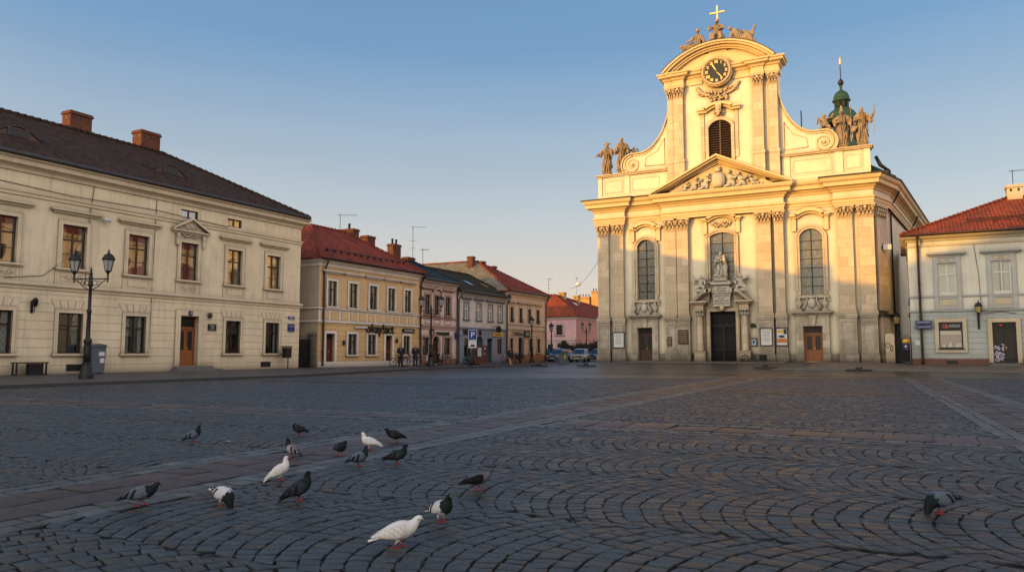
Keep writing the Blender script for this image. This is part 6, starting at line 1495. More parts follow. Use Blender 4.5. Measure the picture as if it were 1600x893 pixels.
P_ = [(.1, 9), (.1, 0), (x1, 0)]
c = B.mb(); c.sweep(P_, [(0, 8.62), (.05, 8.64), (.06, 8.72), (0, 8.75)]); c.sweep(P_, [(0, 9.0), (.08, 9.02), (.12, 9.12), (.3, 9.2), (.42, 9.28), (.44, 9.42), (0, 9.44)]); B.part('cornice', c, 'trimW')
c = B.mb(); c.sweep(P_, [(0, 5.06), (.06, 5.08), (.08, 5.16), (0, 5.2)]); c.sweep(P_, [(0, 4.05), (.07, 4.08), (.1, 4.18), (0, 4.24)]); B.part('string_course', c, 'trimB')
for i, q in enumerate(uw):
    a, b, c0, d = q; W_ = win(B, *q, 'white_paint', y=.07, cur=i > 0, trans=.64, fw=.08, gm='glass_dim', blind=1.0 if i == 0 else None)
    s = B.mb(); s.box(a-.3, a-.04, -.05, .002, 4.24, d+.5); s.box(b+.04, b+.3, -.05, .002, 4.24, d+.5); s.box(a-.04, b+.04, -.05, .002, d+.04, d+.12); s.box(a-.04, b+.04, -.05, .002, d+.38, d+.5)
    for xx in (a-.04, (a+b)/2-.05, b-.06): s.box(xx, xx+.1, -.05, .002, d+.12, d+.38)
    s.box(a-.04, b+.04, -.05, .002, 4.24, 4.4); s.box(a-.04, b+.04, -.05, .002, 4.98, 5.06)
    B.part('surround', s, 'trimB', W_)
    for q_ in ((a+.1, b-.1, 4.5, 4.88), (a-.02, a+.46, d+.14, d+.36), (b-.44, b+.02, d+.14, d+.36)): s = B.mb(); s.box(q_[0], q_[1], -.03, .002, q_[2], q_[3]); B.part('panel', s, 'trimW', W_)
    s = B.mb(); s.sweep([(a-.42, 0), (a-.42, -.03), (b+.42, -.03), (b+.42, 0)], [(0, d+.5), (.05, d+.52), (.1, d+.6), (.22, d+.64), (.24, d+.72), (0, d+.78)]); B.part('hood', s, 'trimB', W_)
# shop window
for a, b, c0, d in (gw[0], gw[2]):
    s = B.mb(); s.box(a, a+.08, .1, .2, c0, d); s.box(b-.08, b, .1, .2, c0, d); s.box(a+.08, b-.08, .1, .2, c0, c0+.08); s.box(a+.08, b-.08, .1, .2, d-.5, d-.0); s.box(a+.08, b-.08, .1, .2, d-.58, d-.54)
    W_ = B.part('shop_window', s, 'black'); g = B.mb(); g.face([(a+.08, .15, c0+.08), (b-.08, .15, c0+.08), (b-.08, .15, d-.58), (a+.08, .15, d-.58)]); B.part('pane', g, 'glass_dim', W_)
    g = B.mb(); g.box(a, b, .8, .85, c0, d-.5); g.box(a, b, .2, .8, c0, c0+.1); B.part('display_back', g, 'navy', W_)
    g = B.mb(); g.box(a+.1, b-.1, .2, .24, d-.85, d-.6); B.part('blind', g, 'curtain', W_)
    s = B.mb(); s.box(a-.24, a, -.07, .002, c0-.28, d+.24); s.box(b, b+.24, -.07, .002, c0-.28, d+.24); s.box(a, b, -.07, .002, d, d+.24); s.box(a, b, -.07, .002, c0-.28, c0-.06); B.part('surround', s, 'trimW', W_)
    s = B.mb(); s.box(a-.08, b+.08, -.12, .1, c0-.06, c0); B.part('sill', s, 'black', W_)
    if a < 3:
        g = B.mb()
        for xx, h in ((2.05, .22), (2.45, .4), (2.85, .25), (3.02, .3)): g.lathe([(.12, 0), (.13, .1), (.05, h*.5), (.09, h*.7), (.01, h)], (xx, .4, c0+.1), 10)
        B.part('ornaments', g, 'paper', W_)
        t = text('A-GÓŁKI', .26, 'sign_white', W_, (2.62, .09, d-.27-HZ), name='letters', ext=.005, sx=.85)
        g = B.mb(); g.ring([(2.1, d-.36), (2.1, d-.2), (2.25, d-.2), (2.25, d-.36), (2.1, d-.36)], [(2.03, d-.42), (2.03, d-.14), (2.3, d-.14), (2.3, d-.42), (2.03, d-.42)], .085, .099); g.box(2.14, 2.2, .085, .099, d-.32, d-.24); B.part('logo', g, 'red', W_)
D = door(B, 4.9, 6.25, .58, 3.3, 'black', light=.5, y=.12)
s = B.mb(); s.box(4.64, 4.9, -.07, 0, .58, 3.56); s.box(6.25, 6.51, -.07, 0, .58, 3.56); s.box(4.9, 6.25, -.07, 0, 3.3, 3.56); B.part('surround', s, 'trimW', D)
s = B.mb()
for i in range(60):
    x = 5.25+random.uniform(-.26, .26); z = .72+random.random()**1.2*1.1; s.ell((x, .09, z), (.075, .008, .05), 6, 4, 0, Matrix.Rotation(random.uniform(-2, 2), 3, 'Y'))
MT['lilac'] = simple('lilac_sticker', (.45, .42, .58), .5, .15); B.part('flower_sticker', s, 'lilac', D)
s = B.mb(); s.ell((5.4, .06, 3.08), (.12, .02, .08), 8, 5); B.part('red_logo', s, 'red', D)
s = B.mb(); s.box(4.55, 6.6, -.55, .3, .1, .5); s.box(4.8, 6.35, -.3, .3, .5, .58); B.part('doorstep', s, 'granite')
s = B.mb(); s.box(2.15, 2.82, -.035, -.021, .52, .72); 
for i in range(6): s.box(2.2+i*.1, 2.25+i*.1, -.05, -.036, .53, .71)
B.part('cellar_grate', s, 'iron')
RF = roof(B, -.35, x1+.5, -.5, 11.5, 9.5, 12.6, 6.8, x1-5, 5.6, 'tile_orange')
gutter(B, -.3, x1, -.5, 9.5, 'rust_pipe', .08); downpipe(B, .72, 9.35, .45, 'rust_pipe', .5, -.14, .07)
s = B.mb(); s.tube([(3.8, .9, 10.45), (9.5, .9, 10.45)], .03, 5); s.tube([(3.8, .9, 10.55), (9.5, .9, 10.55)], .03, 5)
for i in range(8): s.box(3.8+i*.8, 3.85+i*.8, .8, 1.0, 10.25, 10.58)
B.part('snow_guard', s, 'rust_pipe')
chimney(B, RF, 6.75, 7.7, 5.2, 6.2, 12.0, 13.5, 'trimW', 0)
s = B.mb(); s.tube([(4.5, -.02, 3.9), (5.5, -.04, 4.0), (6.3, -.02, 3.85)], .015, 5); s.tube([(4.1, -.02, 8.6), (4.3, -.03, 6.5), (4.35, -.03, 4.3)], .012, 5); B.part('wall_cable', s, 'zinc')
for x, z, w_, h_, lab, tx_ in ((.87, 3.36, 1.02, .22, 'upper narrow blue street sign on the corner of the blue-grey shop house', 'JAGIELLOŃSKA'), (.87, 3.04, 1.06, .24, 'lower blue street sign with arrow below the narrow one on the shop house corner', 'PL. JANA PAWŁA II')):
    r_ = empty('street_name_sign', (HX+x, HY-.22, z), 0, lab, 'sign'); m_ = MB(); m_.box(-w_/2, w_/2, 0, .03, -h_/2, h_/2); m_.box(-.05, .05, .03, .22, -.03, .03); m_.build('plate', 'blue_sign', r_); text(tx_, .12, 'sign_white', r_, (0, -.006, 0), name='letters', ext=.003)
r_ = empty('wall_notice', (HX+.45, HY-.0, 1.95), 0, 'small white paper notice on the wall left of the downpipe of the shop house', 'notice'); m_ = MB(); m_.box(-.15, .15, -.03, 0, -.17, .17); m_.build('sheet', 'paper', r_)
def lantern_mb(glassmb, iron, s=1.0, c=(0, 0, 0)):
    x, y, z = c
    glassmb.lathe([(.13*s, 0), (.235*s, .50*s)], (x, y, z), 4 if False else 6, 0, False)
    iron.lathe([(.03*s, -.22*s), (.05*s, -.14*s), (.12*s, -.05*s), (.15*s, -.03*s), (.15*s, 0.0)], (x, y, z), 6, 0, False)
    iron.lathe([(.27*s, .49*s), (.29*s, .52*s), (.25*s, .60*s), (.20*s, .70*s), (.11*s, .78*s), (.05*s, .80*s), (.035*s, .86*s), (.06*s, .89*s), (.02*s, .93*s), (.008*s, 1.02*s)], (x, y, z), 12)
    for i in range(6):
        an = i*math.pi/3; iron.tube([(x+.135*s*math.cos(an), y+.135*s*math.sin(an), z-.02), (x+.245*s*math.cos(an), y+.245*s*math.sin(an), z+.51*s)], .014*s, 5)
def wall_lantern(X, Y, Z, rz, label, s=1.0):
    r_ = empty('wall_lantern', (X, Y, Z), rz, label, 'wall lantern'); i = MB(); g = MB(); lantern_mb(g, i, s, (0, -.42, .1)); g.build('lamp_glass', 'amberlamp', r_)
    i.tube([(0, 0, -.75), (0, -.1, -.6), (0, -.42, -.35), (0, -.42, -.1)], [.04, .03, .03, .03], 6); i.box(-.06, .06, -.04, 0, -1.0, .1); i.tube([(0, -.05, -.2), (0, -.25, -.1), (0, -.42, -.2)], .02, 6); i.build('bracket', 'iron', r_)
wall_lantern(HX+4.15, HY, 3.85, 0, 'black wall lantern with amber glass between shop window and door of the shop house', .85)
wall_lantern(-.45, YC+2.0, 3.35, R(-20), 'yellow glass lantern on the dark flank between church and shop house', 1.0)
# ------------------------------------------------------------------ STREET THINGS
def place(px, py, dz=0): pass
def lamp_post(name, label, X, Y, Z, H, rz, double=True, s=1.0, group=None):
    r_ = empty(name, (X, Y, Z), rz, label, 'street lamp', group)
    m = MB(); k = H/4.6
    m.lathe([(.30, 0), (.30, .16), (.27, .2), (.24, .3), (.2, .5), (.17, .62), (.2, .66), (.17, .72)], (0, 0, 0), 8, 0, False)
    m.lathe([(.15, .7), (.14, 1.1), (.16, 1.35), (.13, 1.5), (.17, 1.6), (.17, 1.68), (.1, 1.76), (.085, 2.0), (.075, 2.9*k), (.1, 2.95*k), (.1, 3.05*k), (.07, 3.1*k), (.06, H-.5), (.11, H-.45), (.11, H-.38), (.07, H-.3), (.09, H-.1), (.05, H)], (0, 0, 0), 12)
    if not double: m.build('post', 'iron', r_); i = MB(); g = MB(); lantern_mb(g, i, 1.15, (0, 0, H+.2)); i.build('lantern', 'iron', r_); g.build('lamp_glass', 'leadlamp', r_); return r_
    m.lathe([(.05, 0), (.08, .06), (.03, .14), (.05, .2), (.01, .38)], (0, 0, H), 8)
    m.build('post', 'iron', r_)
    b = MB(); b.box(-.86, .86, -.022, .022, H-.18, H-.13)
    for sd_ in (-1, 1):
        b.tube([(sd_*.08, 0, H-.62), (sd_*.3, 0, H-.52), (sd_*.55, 0, H-.3), (sd_*.72, 0, H-.2)], .02, 6)
        for cx, rr in ((.2, .11), (.38, .085)): b.tube([(sd_*cx+rr*math.cos(t*.6), 0, H-.33+rr*math.sin(t*.6)) for t in range(11)], .013, 5)
        b.tube([(sd_*.8, 0, H-.3), (sd_*.8, 0, H+.02)], [.03, .04], 6); b.lathe([(.01, -.12), (.04, -.05), (.02, 0)], (sd_*.8, 0, H-.2), 6)
    b.build('bracket', 'iron', r_)
    for sd_ in (-1, 1):
        i = MB(); g = MB(); lantern_mb(g, i, .95*s, (sd_*.8, 0, H+.2)); L = i.build('lantern', 'iron', r_); g.build('lamp_glass', 'leadlamp', L)
    return r_
l1 = lamp_post('street_lamp', 'tall black cast-iron lamp post with two lanterns before the big cream house', -31.5, 20.54, .12, 4.5, R(20), group='double lanterns')
l2 = copy_tree(l1); l2.location = (-34.05, 51.07, .16); l2.rotation_euler = (0, 0, R(15)); l2.scale = (1.04,)*3; l2['label'] = 'black double-lantern lamp post standing before the rose house beside the bicycles'
lamp_post('street_lamp', 'single black lantern post standing before the salmon house', -36.1, 73.8, .2, 3.8, 0, False)
def onz(px, py, z):
    return None
lamp_post('street_lamp', 'single lantern post left of the parked cars before the pink house', -37.6, 82.2, .24, 3.4, 0, False)
l4 = copy_tree(l1); l4.location = (-35.3, 87.6, .28); l4.rotation_euler = (0, 0, R(70)); l4.scale = (.86,)*3; l4['label'] = 'dark lamp post at the corner of the pink house, close to the church edge'

# wheelie bin, post bin, bench by the cream house
r_ = empty('litter_bin', (-36.6, 24.3, .2), R(90), 'grey-blue plastic bin with white stickers against the cream house wall', 'bin')
m = MB(); m.prism([(-.30, .05), (.30, .05), (.36, 1.35), (-.36, 1.35)], -.32, .3); m.build('body', 'bin_grey', r_)
m = MB(); m.prism([(-.4, 1.35), (.4, 1.35), (.36, 1.46), (.0, 1.52), (-.36, 1.46)], -.38, .34); m.build('lid', 'bin_grey', r_)
m = MB(); m.box(-.02, .28, -.328, -.321, .9, 1.1); m.box(.05, .28, -.328, -.321, .55, .78); m.build('sticker', 'sign_white', r_)
m = MB(); m.box(-.28, -.2, -.2, .2, 0, .05); m.box(.2, .28, -.2, .2, 0, .05); m.build('foot', 'iron', r_)
r_ = empty('post_bin', (-36.5, 37.6, .2), R(90), 'black square litter bin on a thin brown pole at the corner of the cream house', 'bin')
m = MB(); m.tube([(0.12, 0, 0), (.12, 0, .85)], .035, 8); m.build('pole', 'rust_pipe', r_); m = MB(); m.prism([(-.22, .72), (.22, .72), (.25, 1.4), (-.25, 1.4)], -.2, .2); m.box(-.28, .28, -.24, .24, 1.42, 1.5); m.build('bin_body', 'iron', r_)
r_ = empty('bench', (-36.6, 21.1, .2), R(90), 'dark low bench with a black box under it at the left edge of the picture', 'bench')
m = MB(); m.box(-.75, .75, -.2, .25, .55, .62); m.build('seat', 'wood_dark', r_)
for x in (-.68, .68):
    m = MB(); m.box(x-.03, x+.03, -.18, .22, 0, .06); m.box(x-.03, x+.03, -.16, -.1, .06, .55); m.box(x-.03, x+.03, .14, .2, .06, .55); m.build('leg', 'iron', r_)
m = MB(); m.box(-.1, .5, -.12, .15, 0, .54); m.build('storage_box', 'coat', r_)

# bollard-like stone and fence right of the church
r_ = empty('stone_post', (-1.05, 61.0, .5), 0, 'pale stone post with black graffiti at the right corner of the church', 'post'); m = MB(); m.prism([(-.3, 0), (.3, 0), (.3, 2.0), (.22, 2.15), (-.22, 2.15), (-.3, 2.0)], -.2, .2); m.build('shaft', 'stC', r_)
m = MB(); m.tube([(-.15+.12*math.cos(t*.8), -.21, 1.3+.18*math.sin(t*.8)) for t in range(8)], .02, 4); m.tube([(.1+.08*math.cos(t*.9), -.21, 1.1+.25*math.sin(t*.9)) for t in range(8)], .02, 4); m.build('graffiti', 'black', r_)
r_ = empty('iron_fence', (-.2, 61.6, .5), 0, 'black iron fence closing the gap between church and shop house', 'fence'); m = MB(); m.box(-.75, .42, -.02, .02, .15, .2); m.box(-.75, .42, -.02, .02, 1.75, 1.8)
for i in range(12): x = -.72+i*.1; m.tube([(x, 0, .05), (x, 0, 2.0), (x, 0, 2.15)], [.014, .014, .002], 5)
m.box(-.7, .42, .03, .05, .1, 1.7); m.build('bars', 'iron', r_)
r_ = empty('yellow_topped_bin', (-.02, 59.3, .42), 0, 'small navy litter bin with yellow lid on a pole before the iron fence', 'bin'); m = MB(); m.tube([(.3, 0, 0), (.3, 0, 2.0)], .035, 8); m.build('pole', 'rust_pipe', r_)
m = MB(); m.lathe([(.17, .95), (.21, 1.0), (.22, 1.5)], (0, 0, 0), 12); m.build('bin_body', 'navy', r_); m = MB(); m.lathe([(.235, 1.5), (.235, 1.68), (.18, 1.78), (.03, 1.8)], (0, 0, 0), 12); m.build('lid', 'yellow', r_); m = MB(); m.ell((-.02, -.2, 1.28), (.08, .03, .09), 8, 5); m.build('badge', 'sign_white', r_); m = MB(); m.ell((.06, -.2, 1.08), (.06, .02, .06), 8, 5); m.build('badge', 'red', r_)
# low ground fixtures
fx = [(-34.0, 57.2, -.01, 'low dark iron ground fixture left of the walking person'), (-30.42, 63.68, 0, 'low dark iron ground fixture right of the walking person, before the salmon house'), (-21.8, 54.02, .24, 'low dark iron ground fixture before the parked cars near the church corner'), (-8.54, 53.45, .21, 'low dark iron ground fixture before the church, right of its main portal'), (-2.7, 52.1, .13, 'low dark iron ground fixture at the kerb before the right church pilasters')]
first = None
for i, (x, y, z, lab) in enumerate(fx):
    if first is None:
        first = empty('ground_fixture', (x, y, z), R(5), lab, 'ground fixture', 'low iron fixtures on the square')
        m = MB(); m.box(-.75, .75, -.16, .16, 0, .07); m.box(-.72, .72, -.12, .12, .07, .1); m.build('base_plate', 'iron', first); m = MB(); m.box(-.2, .12, -.1, .1, .1, .2); m.box(-.14, -.06, -.05, .05, .2, .27); m.ell((.12, 0, .2), (.09, .08, .06), 8, 5); m.build('clamp_block', 'iron', first)
    else: o = copy_tree(first); o.location = (x, y, z); o['label'] = lab; o.rotation_euler = (0, 0, R(5))
# dark bench by the portal
r_ = empty('handcart', (-10.3, 60.6, .5), 0, 'low dark cart with spoked wheel and black box beside the right portal column', 'cart')
m = MB(); m.tube([(-.9+.28*math.cos(t*math.pi/9), 0, .3+.28*math.sin(t*math.pi/9)) for t in range(19)], .035, 6)
for t in range(8): m.tube([(-.9, 0, .3), (-.9+.27*math.cos(t*math.pi/4), 0, .3+.27*math.sin(t*math.pi/4))], .012, 4)
m.build('wheel', 'rubber', r_); m = MB(); m.box(-1.2, .9, -.18, .18, .12, .2); m.tube([(-.6, 0, .2), (-.3, 0, .5), (-.1, 0, .48)], .03, 6); m.build('frame', 'iron', r_); m = MB(); m.box(.2, .72, -.22, .2, .2, .62); m.build('box', 'coat', r_); m = MB(); m.box(-1.25, -1.05, -.25, .2, 0, .3); m.build('counterweight', 'iron', r_)
# parking sign
r_ = empty('parking_sign', (-31.53, 53.38, 0), R(42), 'blue and white parking sign with a small white plate on a grey pole', 'sign')
m = MB(); m.tube([(0, 0, 0), (0, 0, 3.15)], .035, 8); m.build('pole', 'zinc', r_); m = MB(); m.box(-.36, .36, -.06, -.04, 2.3, 3.15); m.build('blue_panel', 'sign_blue', r_)
m = MB(); m.ring([(-.32, 2.34), (-.32, 3.11), (.32, 3.11), (.32, 2.34), (-.32, 2.34)], [(-.36, 2.3), (-.36, 3.15), (.36, 3.15), (.36, 2.3), (-.36, 2.3)], -.066, -.0602); m.build('border', 'sign_white', r_)
text('P', .62, 'sign_white', r_, (0, -.062, 2.72), name='letter', ext=.004, bold=.01); m = MB(); m.box(-.34, .34, -.06, -.04, 1.66, 2.26); m.build('white_plate', 'sign_white', r_); m = MB(); m.box(-.2, .2, -.066, -.061, 1.76, 1.86); m.box(-.12, .12, -.066, -.061, 1.86, 1.93); m.build('car_symbol', 'black', r_)
# menu stand and scooter, pram, cafe things before the grey house
r_ = empty('menu_stand', (-36.2, 62.7, .2), R(90), 'brown board stand with a pale blue poster before the grey house window', 'board'); m = MB(); m.box(-1.25, 1.25, -.1, .1, 0, 1.75); m.build('panel', 'red_door', r_); m = MB(); m.box(-.75, .1, -.14, -.101, .65, 1.6); m.build('poster_frame', 'black', r_)
m = MB(); m.box(-.68, .03, -.146, -.141, .72, 1.54); m.build('poster', 'sheetblue', r_); m = MB(); m.ell((.75, -.12, 1.45), (.12, .03, .1), 8, 5); m.ell((.65, -.12, .95), (.08, .03, .07), 8, 5); m.build('white_badge', 'sign_white', r_)

def bicycle(label, X, Y, Z, rz, fm='black', extra=None, first=None):
    r_ = empty('bicycle', (X, Y, Z), rz, label, 'bicycle', 'bicycles and prams parked along the row')
    for x in (-.52, .52):
        t = MB(); t.tube([(x+.33*math.cos(a*math.pi/12), 0, .34+.33*math.sin(a*math.pi/12)) for a in range(25)], .028, 6); W_ = t.build('wheel', 'rubber', r_)
        t = MB()
        for a in range(10): t.tube([(x, 0, .34), (x+.32*math.cos(a*math.pi/5), 0, .34+.32*math.sin(a*math.pi/5))], .004, 3)
        t.build('spokes', 'chrome', W_)
    t = MB()
    for a, b in (((-.52, 0, .34), (-.08, 0, .3)), ((-.08, 0, .3), (-.2, 0, .82)), ((-.52, 0, .34), (-.17, 0, .7)), ((-.17, 0, .72), (.36, 0, .8)), ((-.08, 0, .3), (.38, 0, .68)), ((.52, 0, .34), (.36, 0, .86)), ((.36, 0, .86), (.34, 0, 1.0))): t.tube([a, b], .026, 6)
    t.build('bicycle_frame', fm, r_)
    t = MB(); t.tube([(.22, -.28, 1.02), (.34, -.1, 1.02), (.34, .1, 1.02), (.22, .28, 1.02)], .014, 6); t.build('handlebar', 'iron', r_)
    t = MB(); t.ell((-.22, 0, .88), (.14, .08, .04), 8, 5); t.build('saddle', 'rubber', r_)
    return r_
bicycle('black bicycle leaning left of the two dark-clad people before the yellow house', -35.2, 48.3, .2, R(70))
bicycle('blue bicycle between the two people before the yellow house', -35.3, 50.2, .2, R(60), 'sign_blue')
bicycle('bicycle with pale frame left of the double lamp post', -35.0, 51.9, .2, R(115), 'white_paint')
bicycle('dark bicycle against the rose house right of its arched door', -36.6, 57.0, .2, R(80))
bicycle('bicycle leaning before the grey house window at its right end', -36.3, 67.9, .24, R(100), 'chrome')
# motor scooter left of the stand, big scooter beside lamp
def scooter(label, X, Y, Z, rz, c, seat='coat'):
    r_ = empty('motor_scooter', (X, Y, Z), rz, label, 'scooter')
    for x in (-.6, .6):
        t = MB(); t.tube([(x+.2*math.cos(a*math.pi/8), 0, .25+.2*math.sin(a*math.pi/8)) for a in range(17)], .055, 7); t.build('wheel', 'rubber', r_)
    P = [[(-.75, 0, .5, .12, .8), (-.4, 0, .55, .17), (-.1, 0, .38, .13), (.25, 0, .3, .1), (.42, 0, .5, .1), (.45, 0, .85, .09)], [(.6, 0, .3, .09), (.45, 0, .6, .09)]]
    o = blob(P, .03, 'scooter_body', c, 0); o.parent = r_
    t = MB(); t.ell((-.42, 0, .78), (.36, .15, .09), 10, 6); t.build('seat', seat, r_); t = MB(); t.tube([(.36, -.32, 1.0), (.44, 0, .95), (.36, .32, 1.0)], .02, 6); t.ell((.5, 0, .9), (.09, .1, .09), 8, 6); t.build('handlebar', 'iron', r_)
scooter('black motor scooter with a pale stripe right behind the double lamp post', -35.4, 53.6, .2, R(70), 'coat')
scooter('green and grey motor scooter left of the brown poster stand', -36.0, 60.4, .2, R(80), 'copper')
r_ = empty('pram', (-35.9, 69.6, .24), R(95), 'dark pram with pale folded hood beside the downpipe of the grey house', 'pram')
t = MB()
for x in (-.35, .35):
    for y in (-.2, .2): t.tube([(x+.15*math.cos(a*math.pi/6), y, .16+.15*math.sin(a*math.pi/6)) for a in range(13)], .02, 5)
t.build('wheels', 'rubber', r_); t = MB(); t.prism([(-.4, .45), (.4, .45), (.48, .75), (-.48, .75)], -.22, .22); t.tube([(-.35, 0, .16), (.2, 0, .5)], .02, 5); t.tube([(.35, 0, .16), (-.2, 0, .5), (-.75, 0, 1.0)], .02, 5); t.build('carrycot', 'coat', r_); t = MB(); t.ell((.25, 0, .85), (.25, .22, .22), 10, 6); t.build('hood', 'bin_grey', r_)
r_ = empty('potted_bush', (-36.0, 70.9, .25), 0, 'low dark round potted bush beside the walking person', 'plant')

# foliage helper
MT['leafdark'] = simple('dark_bare_twig_foliage', (.035, .035, .025), .8, .5, 5)
MT['bark'] = simple('dark_bark', (.05, .035, .025), .9, .3)
def crown(par, name, c, r, n, mat, leaf=.12, seed=0, zsq=1.0):
    rr = random.Random(seed); m = MB()
    cl = [(Vector((rr.gauss(0, .5), rr.gauss(0, .5), rr.gauss(0, .45)))) for _ in range(14)]
    for i in range(n):
        k = cl[rr.randrange(len(cl))]; p = k+Vector((rr.gauss(0, .25), rr.gauss(0, .25), rr.gauss(0, .22)))
        if p.length > 1.15: p *= .8
        q = Vector(c)+Vector((p.x*r, p.y*r, p.z*r*zsq)); s_ = leaf*rr.uniform(.5, 1.3); u = Vector((rr.uniform(-1, 1), rr.uniform(-1, 1), rr.uniform(-1, 1))).normalized(); v = u.orthogonal().normalized()
        m.face([q-u*s_, q+v*s_*.5, q+u*s_, q-v*s_*.5])
    return m.build(name, mat, par)
m = MB(); m.lathe([(.16, 0), (.22, .35), (.2, .36)], (0, 0, 0), 10); m.build('pot', 'wood_dark', r_); crown(r_, 'foliage', (0, 0, .65), .38, 500, 'leafdark', .07, 2)
def tree(label, X, Y, Z, h, r, n, seed, trunk=.08, zsq=.8):
    r_ = empty('small_tree', (X, Y, Z), 0, label, 'tree'); m = MB(); m.tube([(0, 0, 0), (.03, 0, h*.45), (0, .03, h*.7)], [trunk, trunk*.8, trunk*.5], 7)
    rr = random.Random(seed)
    for i in range(14):
        a = rr.uniform(0, 6.28); e = rr.uniform(.4, 1.0); b = Vector((.02, 0, h*rr.uniform(.4, .65))); t_ = b+Vector((math.cos(a)*r*e, math.sin(a)*r*e, r*rr.uniform(.4, 1.0)))
        m.tube([b, (b+t_)/2+Vector((0, 0, .1)), t_], [trunk*.4, trunk*.25, .008], 5)
    m.build('trunk', 'bark', r_); crown(r_, 'crown', (0, 0, h*.72), r, n, 'leafdark', .11, seed, zsq)
tree('round dark clipped tree left of the closed pink umbrella, before the pink house', -40.6, 92.5, .3, 2.6, .75, 1300, 1)
tree('broad dark shrub crown at the corner of the pink house, behind the silver car', -38.6, 94.5, .3, 2.5, 1.5, 2200, 2, .1, .5)
tree('dark shrub crown spreading between the silver and blue cars', -36.6, 94.5, .3, 2.6, 1.5, 2200, 3, .1, .55)
tree('twiggy dark tree beside the church edge behind the blue car', -34.2, 91.5, .3, 3.0, 1.2, 1600, 4, .09, 1.1)
r_ = empty('closed_umbrella', (-43.2, 95.5, .3), 0, 'closed pale pink cafe umbrella before the pink house', 'umbrella'); m = MB(); m.tube([(0, 0, 0), (0, 0, 2.6)], .03, 6); m.build('pole', 'iron', r_); m = MB(); m.lathe([(.38, .7), (.3, 1.4), (.16, 2.2), (.05, 2.6)], (0, 0, 0), 9, 0, False); m.build('canopy', 'trimP', r_)
# metal bin before cars
r_ = empty('litter_bin', (-32.91, 74.98, .12), R(20), 'dark green-grey metal litter bin before the silver car', 'bin'); m = MB(); m.prism([(-.45, 0), (.45, 0), (.5, 1.15), (-.5, 1.15)], -.4, .4); m.build('bin_body', 'navy' if 0 else 'bin_grey', r_); m = MB(); m.box(-.56, .56, -.46, .46, 1.16, 1.26); m.build('lid', 'iron', r_); m = MB(); m.box(.12, .3, -.44, -.41, .5, .9); m.build('yellow_label', 'yellow', r_)

# cars
MT['car_glass'] = simple('car_glass', (.02, .03, .04), .05, .1, 2, 0, 1.0)
def carpaint(n, c): 
    MT[n] = simple(n, c, .25, .05, 2, .3, .6); b = MT[n].node_tree.nodes['Principled BSDF']; b.inputs['Coat Weight'].default_value = .6
carpaint('silver_paint', (.30, .30, .31)); carpaint('blue_grey_paint', (.16, .22, .28)); carpaint('blue_paint', (.04, .09, .16)); carpaint('orange_paint', (.45, .16, .05))
def car(label, X, Y, Z, rz, paint):
    r_ = empty('parked_car', (X, Y, Z), rz, label, 'car', 'cars parked before the pink house')
    prof = [(-2.0, .35, .72, .8), (-1.98, .25, .8, .82), (-1.5, .22, .86, .86), (-.6, .22, .9, .88), (.6, .22, .92, .88), (1.5, .25, .92, .87), (1.95, .3, .88, .82), (2.05, .4, .78, .74)]
    m = MB(); rows = []
    for x, z0, z1, hw in prof: rows.append([(x, -hw*.94, z0), (x, -hw, (z0+z1)/2), (x, -hw*.95, z1), (x, -hw*.5, z1+.04), (x, hw*.5, z1+.04), (x, hw*.95, z1), (x, hw, (z0+z1)/2), (x, hw*.94, z0)])
    m.grid(rows, 0, True, True, True)
    cab = [(-1.15, .9, .76), (-.45, 1.42, .62), (.2, 1.5, .63), (1.2, 1.45, .62), (1.85, .98, .72)]
    rows = [[(x, -w_*1.12 if z < 1 else -w_*1.2, .88), (x, -w_, z), (x, -w_*.5, z+.03), (x, w_*.5, z+.03), (x, w_, z), (x, w_*1.12 if z < 1 else w_*1.2, .88)] for x, z, w_ in cab]
    m.grid(rows, 0, True, False, False); m.build('car_body', paint, r_)
    g = MB()
    for s_ in (-1, 1):
        g.face([(-.85, s_*.825, .97), (.1, s_*.83, .97), (.1, s_*.69, 1.38), (-.38, s_*.69, 1.36)]); g.face([(.2, s_*.83, .97), (1.45, s_*.83, .99), (1.15, s_*.69, 1.37), (.2, s_*.69, 1.4)])
    g.face([(-1.17, -.66, .97), (-1.17, .66, .97), (-.53, .56, 1.41), (-.53, -.56, 1.41)]); g.face([(1.86, -.66, 1.02), (1.86, .66, 1.02), (1.32, .56, 1.42), (1.32, -.56, 1.42)])
    g.build('car_window', 'car_glass', r_)
    for x in (-1.25, 1.25):
        for s_ in (-1, 1):
            w_ = MB(); w_.tube([(x, s_*.62, .32), (x, s_*.86, .32)], .32, 16); W_ = w_.build('wheel', 'rubber', r_); w_ = MB(); w_.tube([(x, s_*.861, .32), (x, s_*.875, .32)], .19, 10); w_.build('rim', 'chrome', W_)
    for s_ in (-1, 1):
        h = MB(); h.ell((-1.93, s_*.6, .68), (.12, .17, .08), 8, 5); h.build('headlight', 'sign_white', r_); h = MB(); h.ell((1.97, s_*.65, .78), (.1, .12, .12), 8, 5); h.build('tail_light', 'red', r_); h = MB(); h.ell((-.75, s_*.98, 1.0), (.06, .1, .07), 6, 4); h.build('mirror', paint, r_)
    h = MB(); h.box(-2.02, -1.98, -.26, .26, .38, .49); h.build('number_plate', 'sign_white', r_); h = MB(); h.box(-2.012, -1.99, -.55, .55, .5, .6); h.build('grille', 'rubber', r_)
car('blue-grey car facing the square, left of the dark litter bin', -36.0, 81.2, .22, R(85), 'blue_grey_paint')
car('silver hatchback with sunlit orange flank, right of the dark litter bin', -33.7, 81.8, .23, R(100), 'silver_paint')
car('dark blue car closest to the church corner', -33.0, 86.0, .28, R(80), 'blue_paint')
car('dark car half hidden at the end of the salmon house wall', -38.4, 83.5, .25, R(80), 'coat')

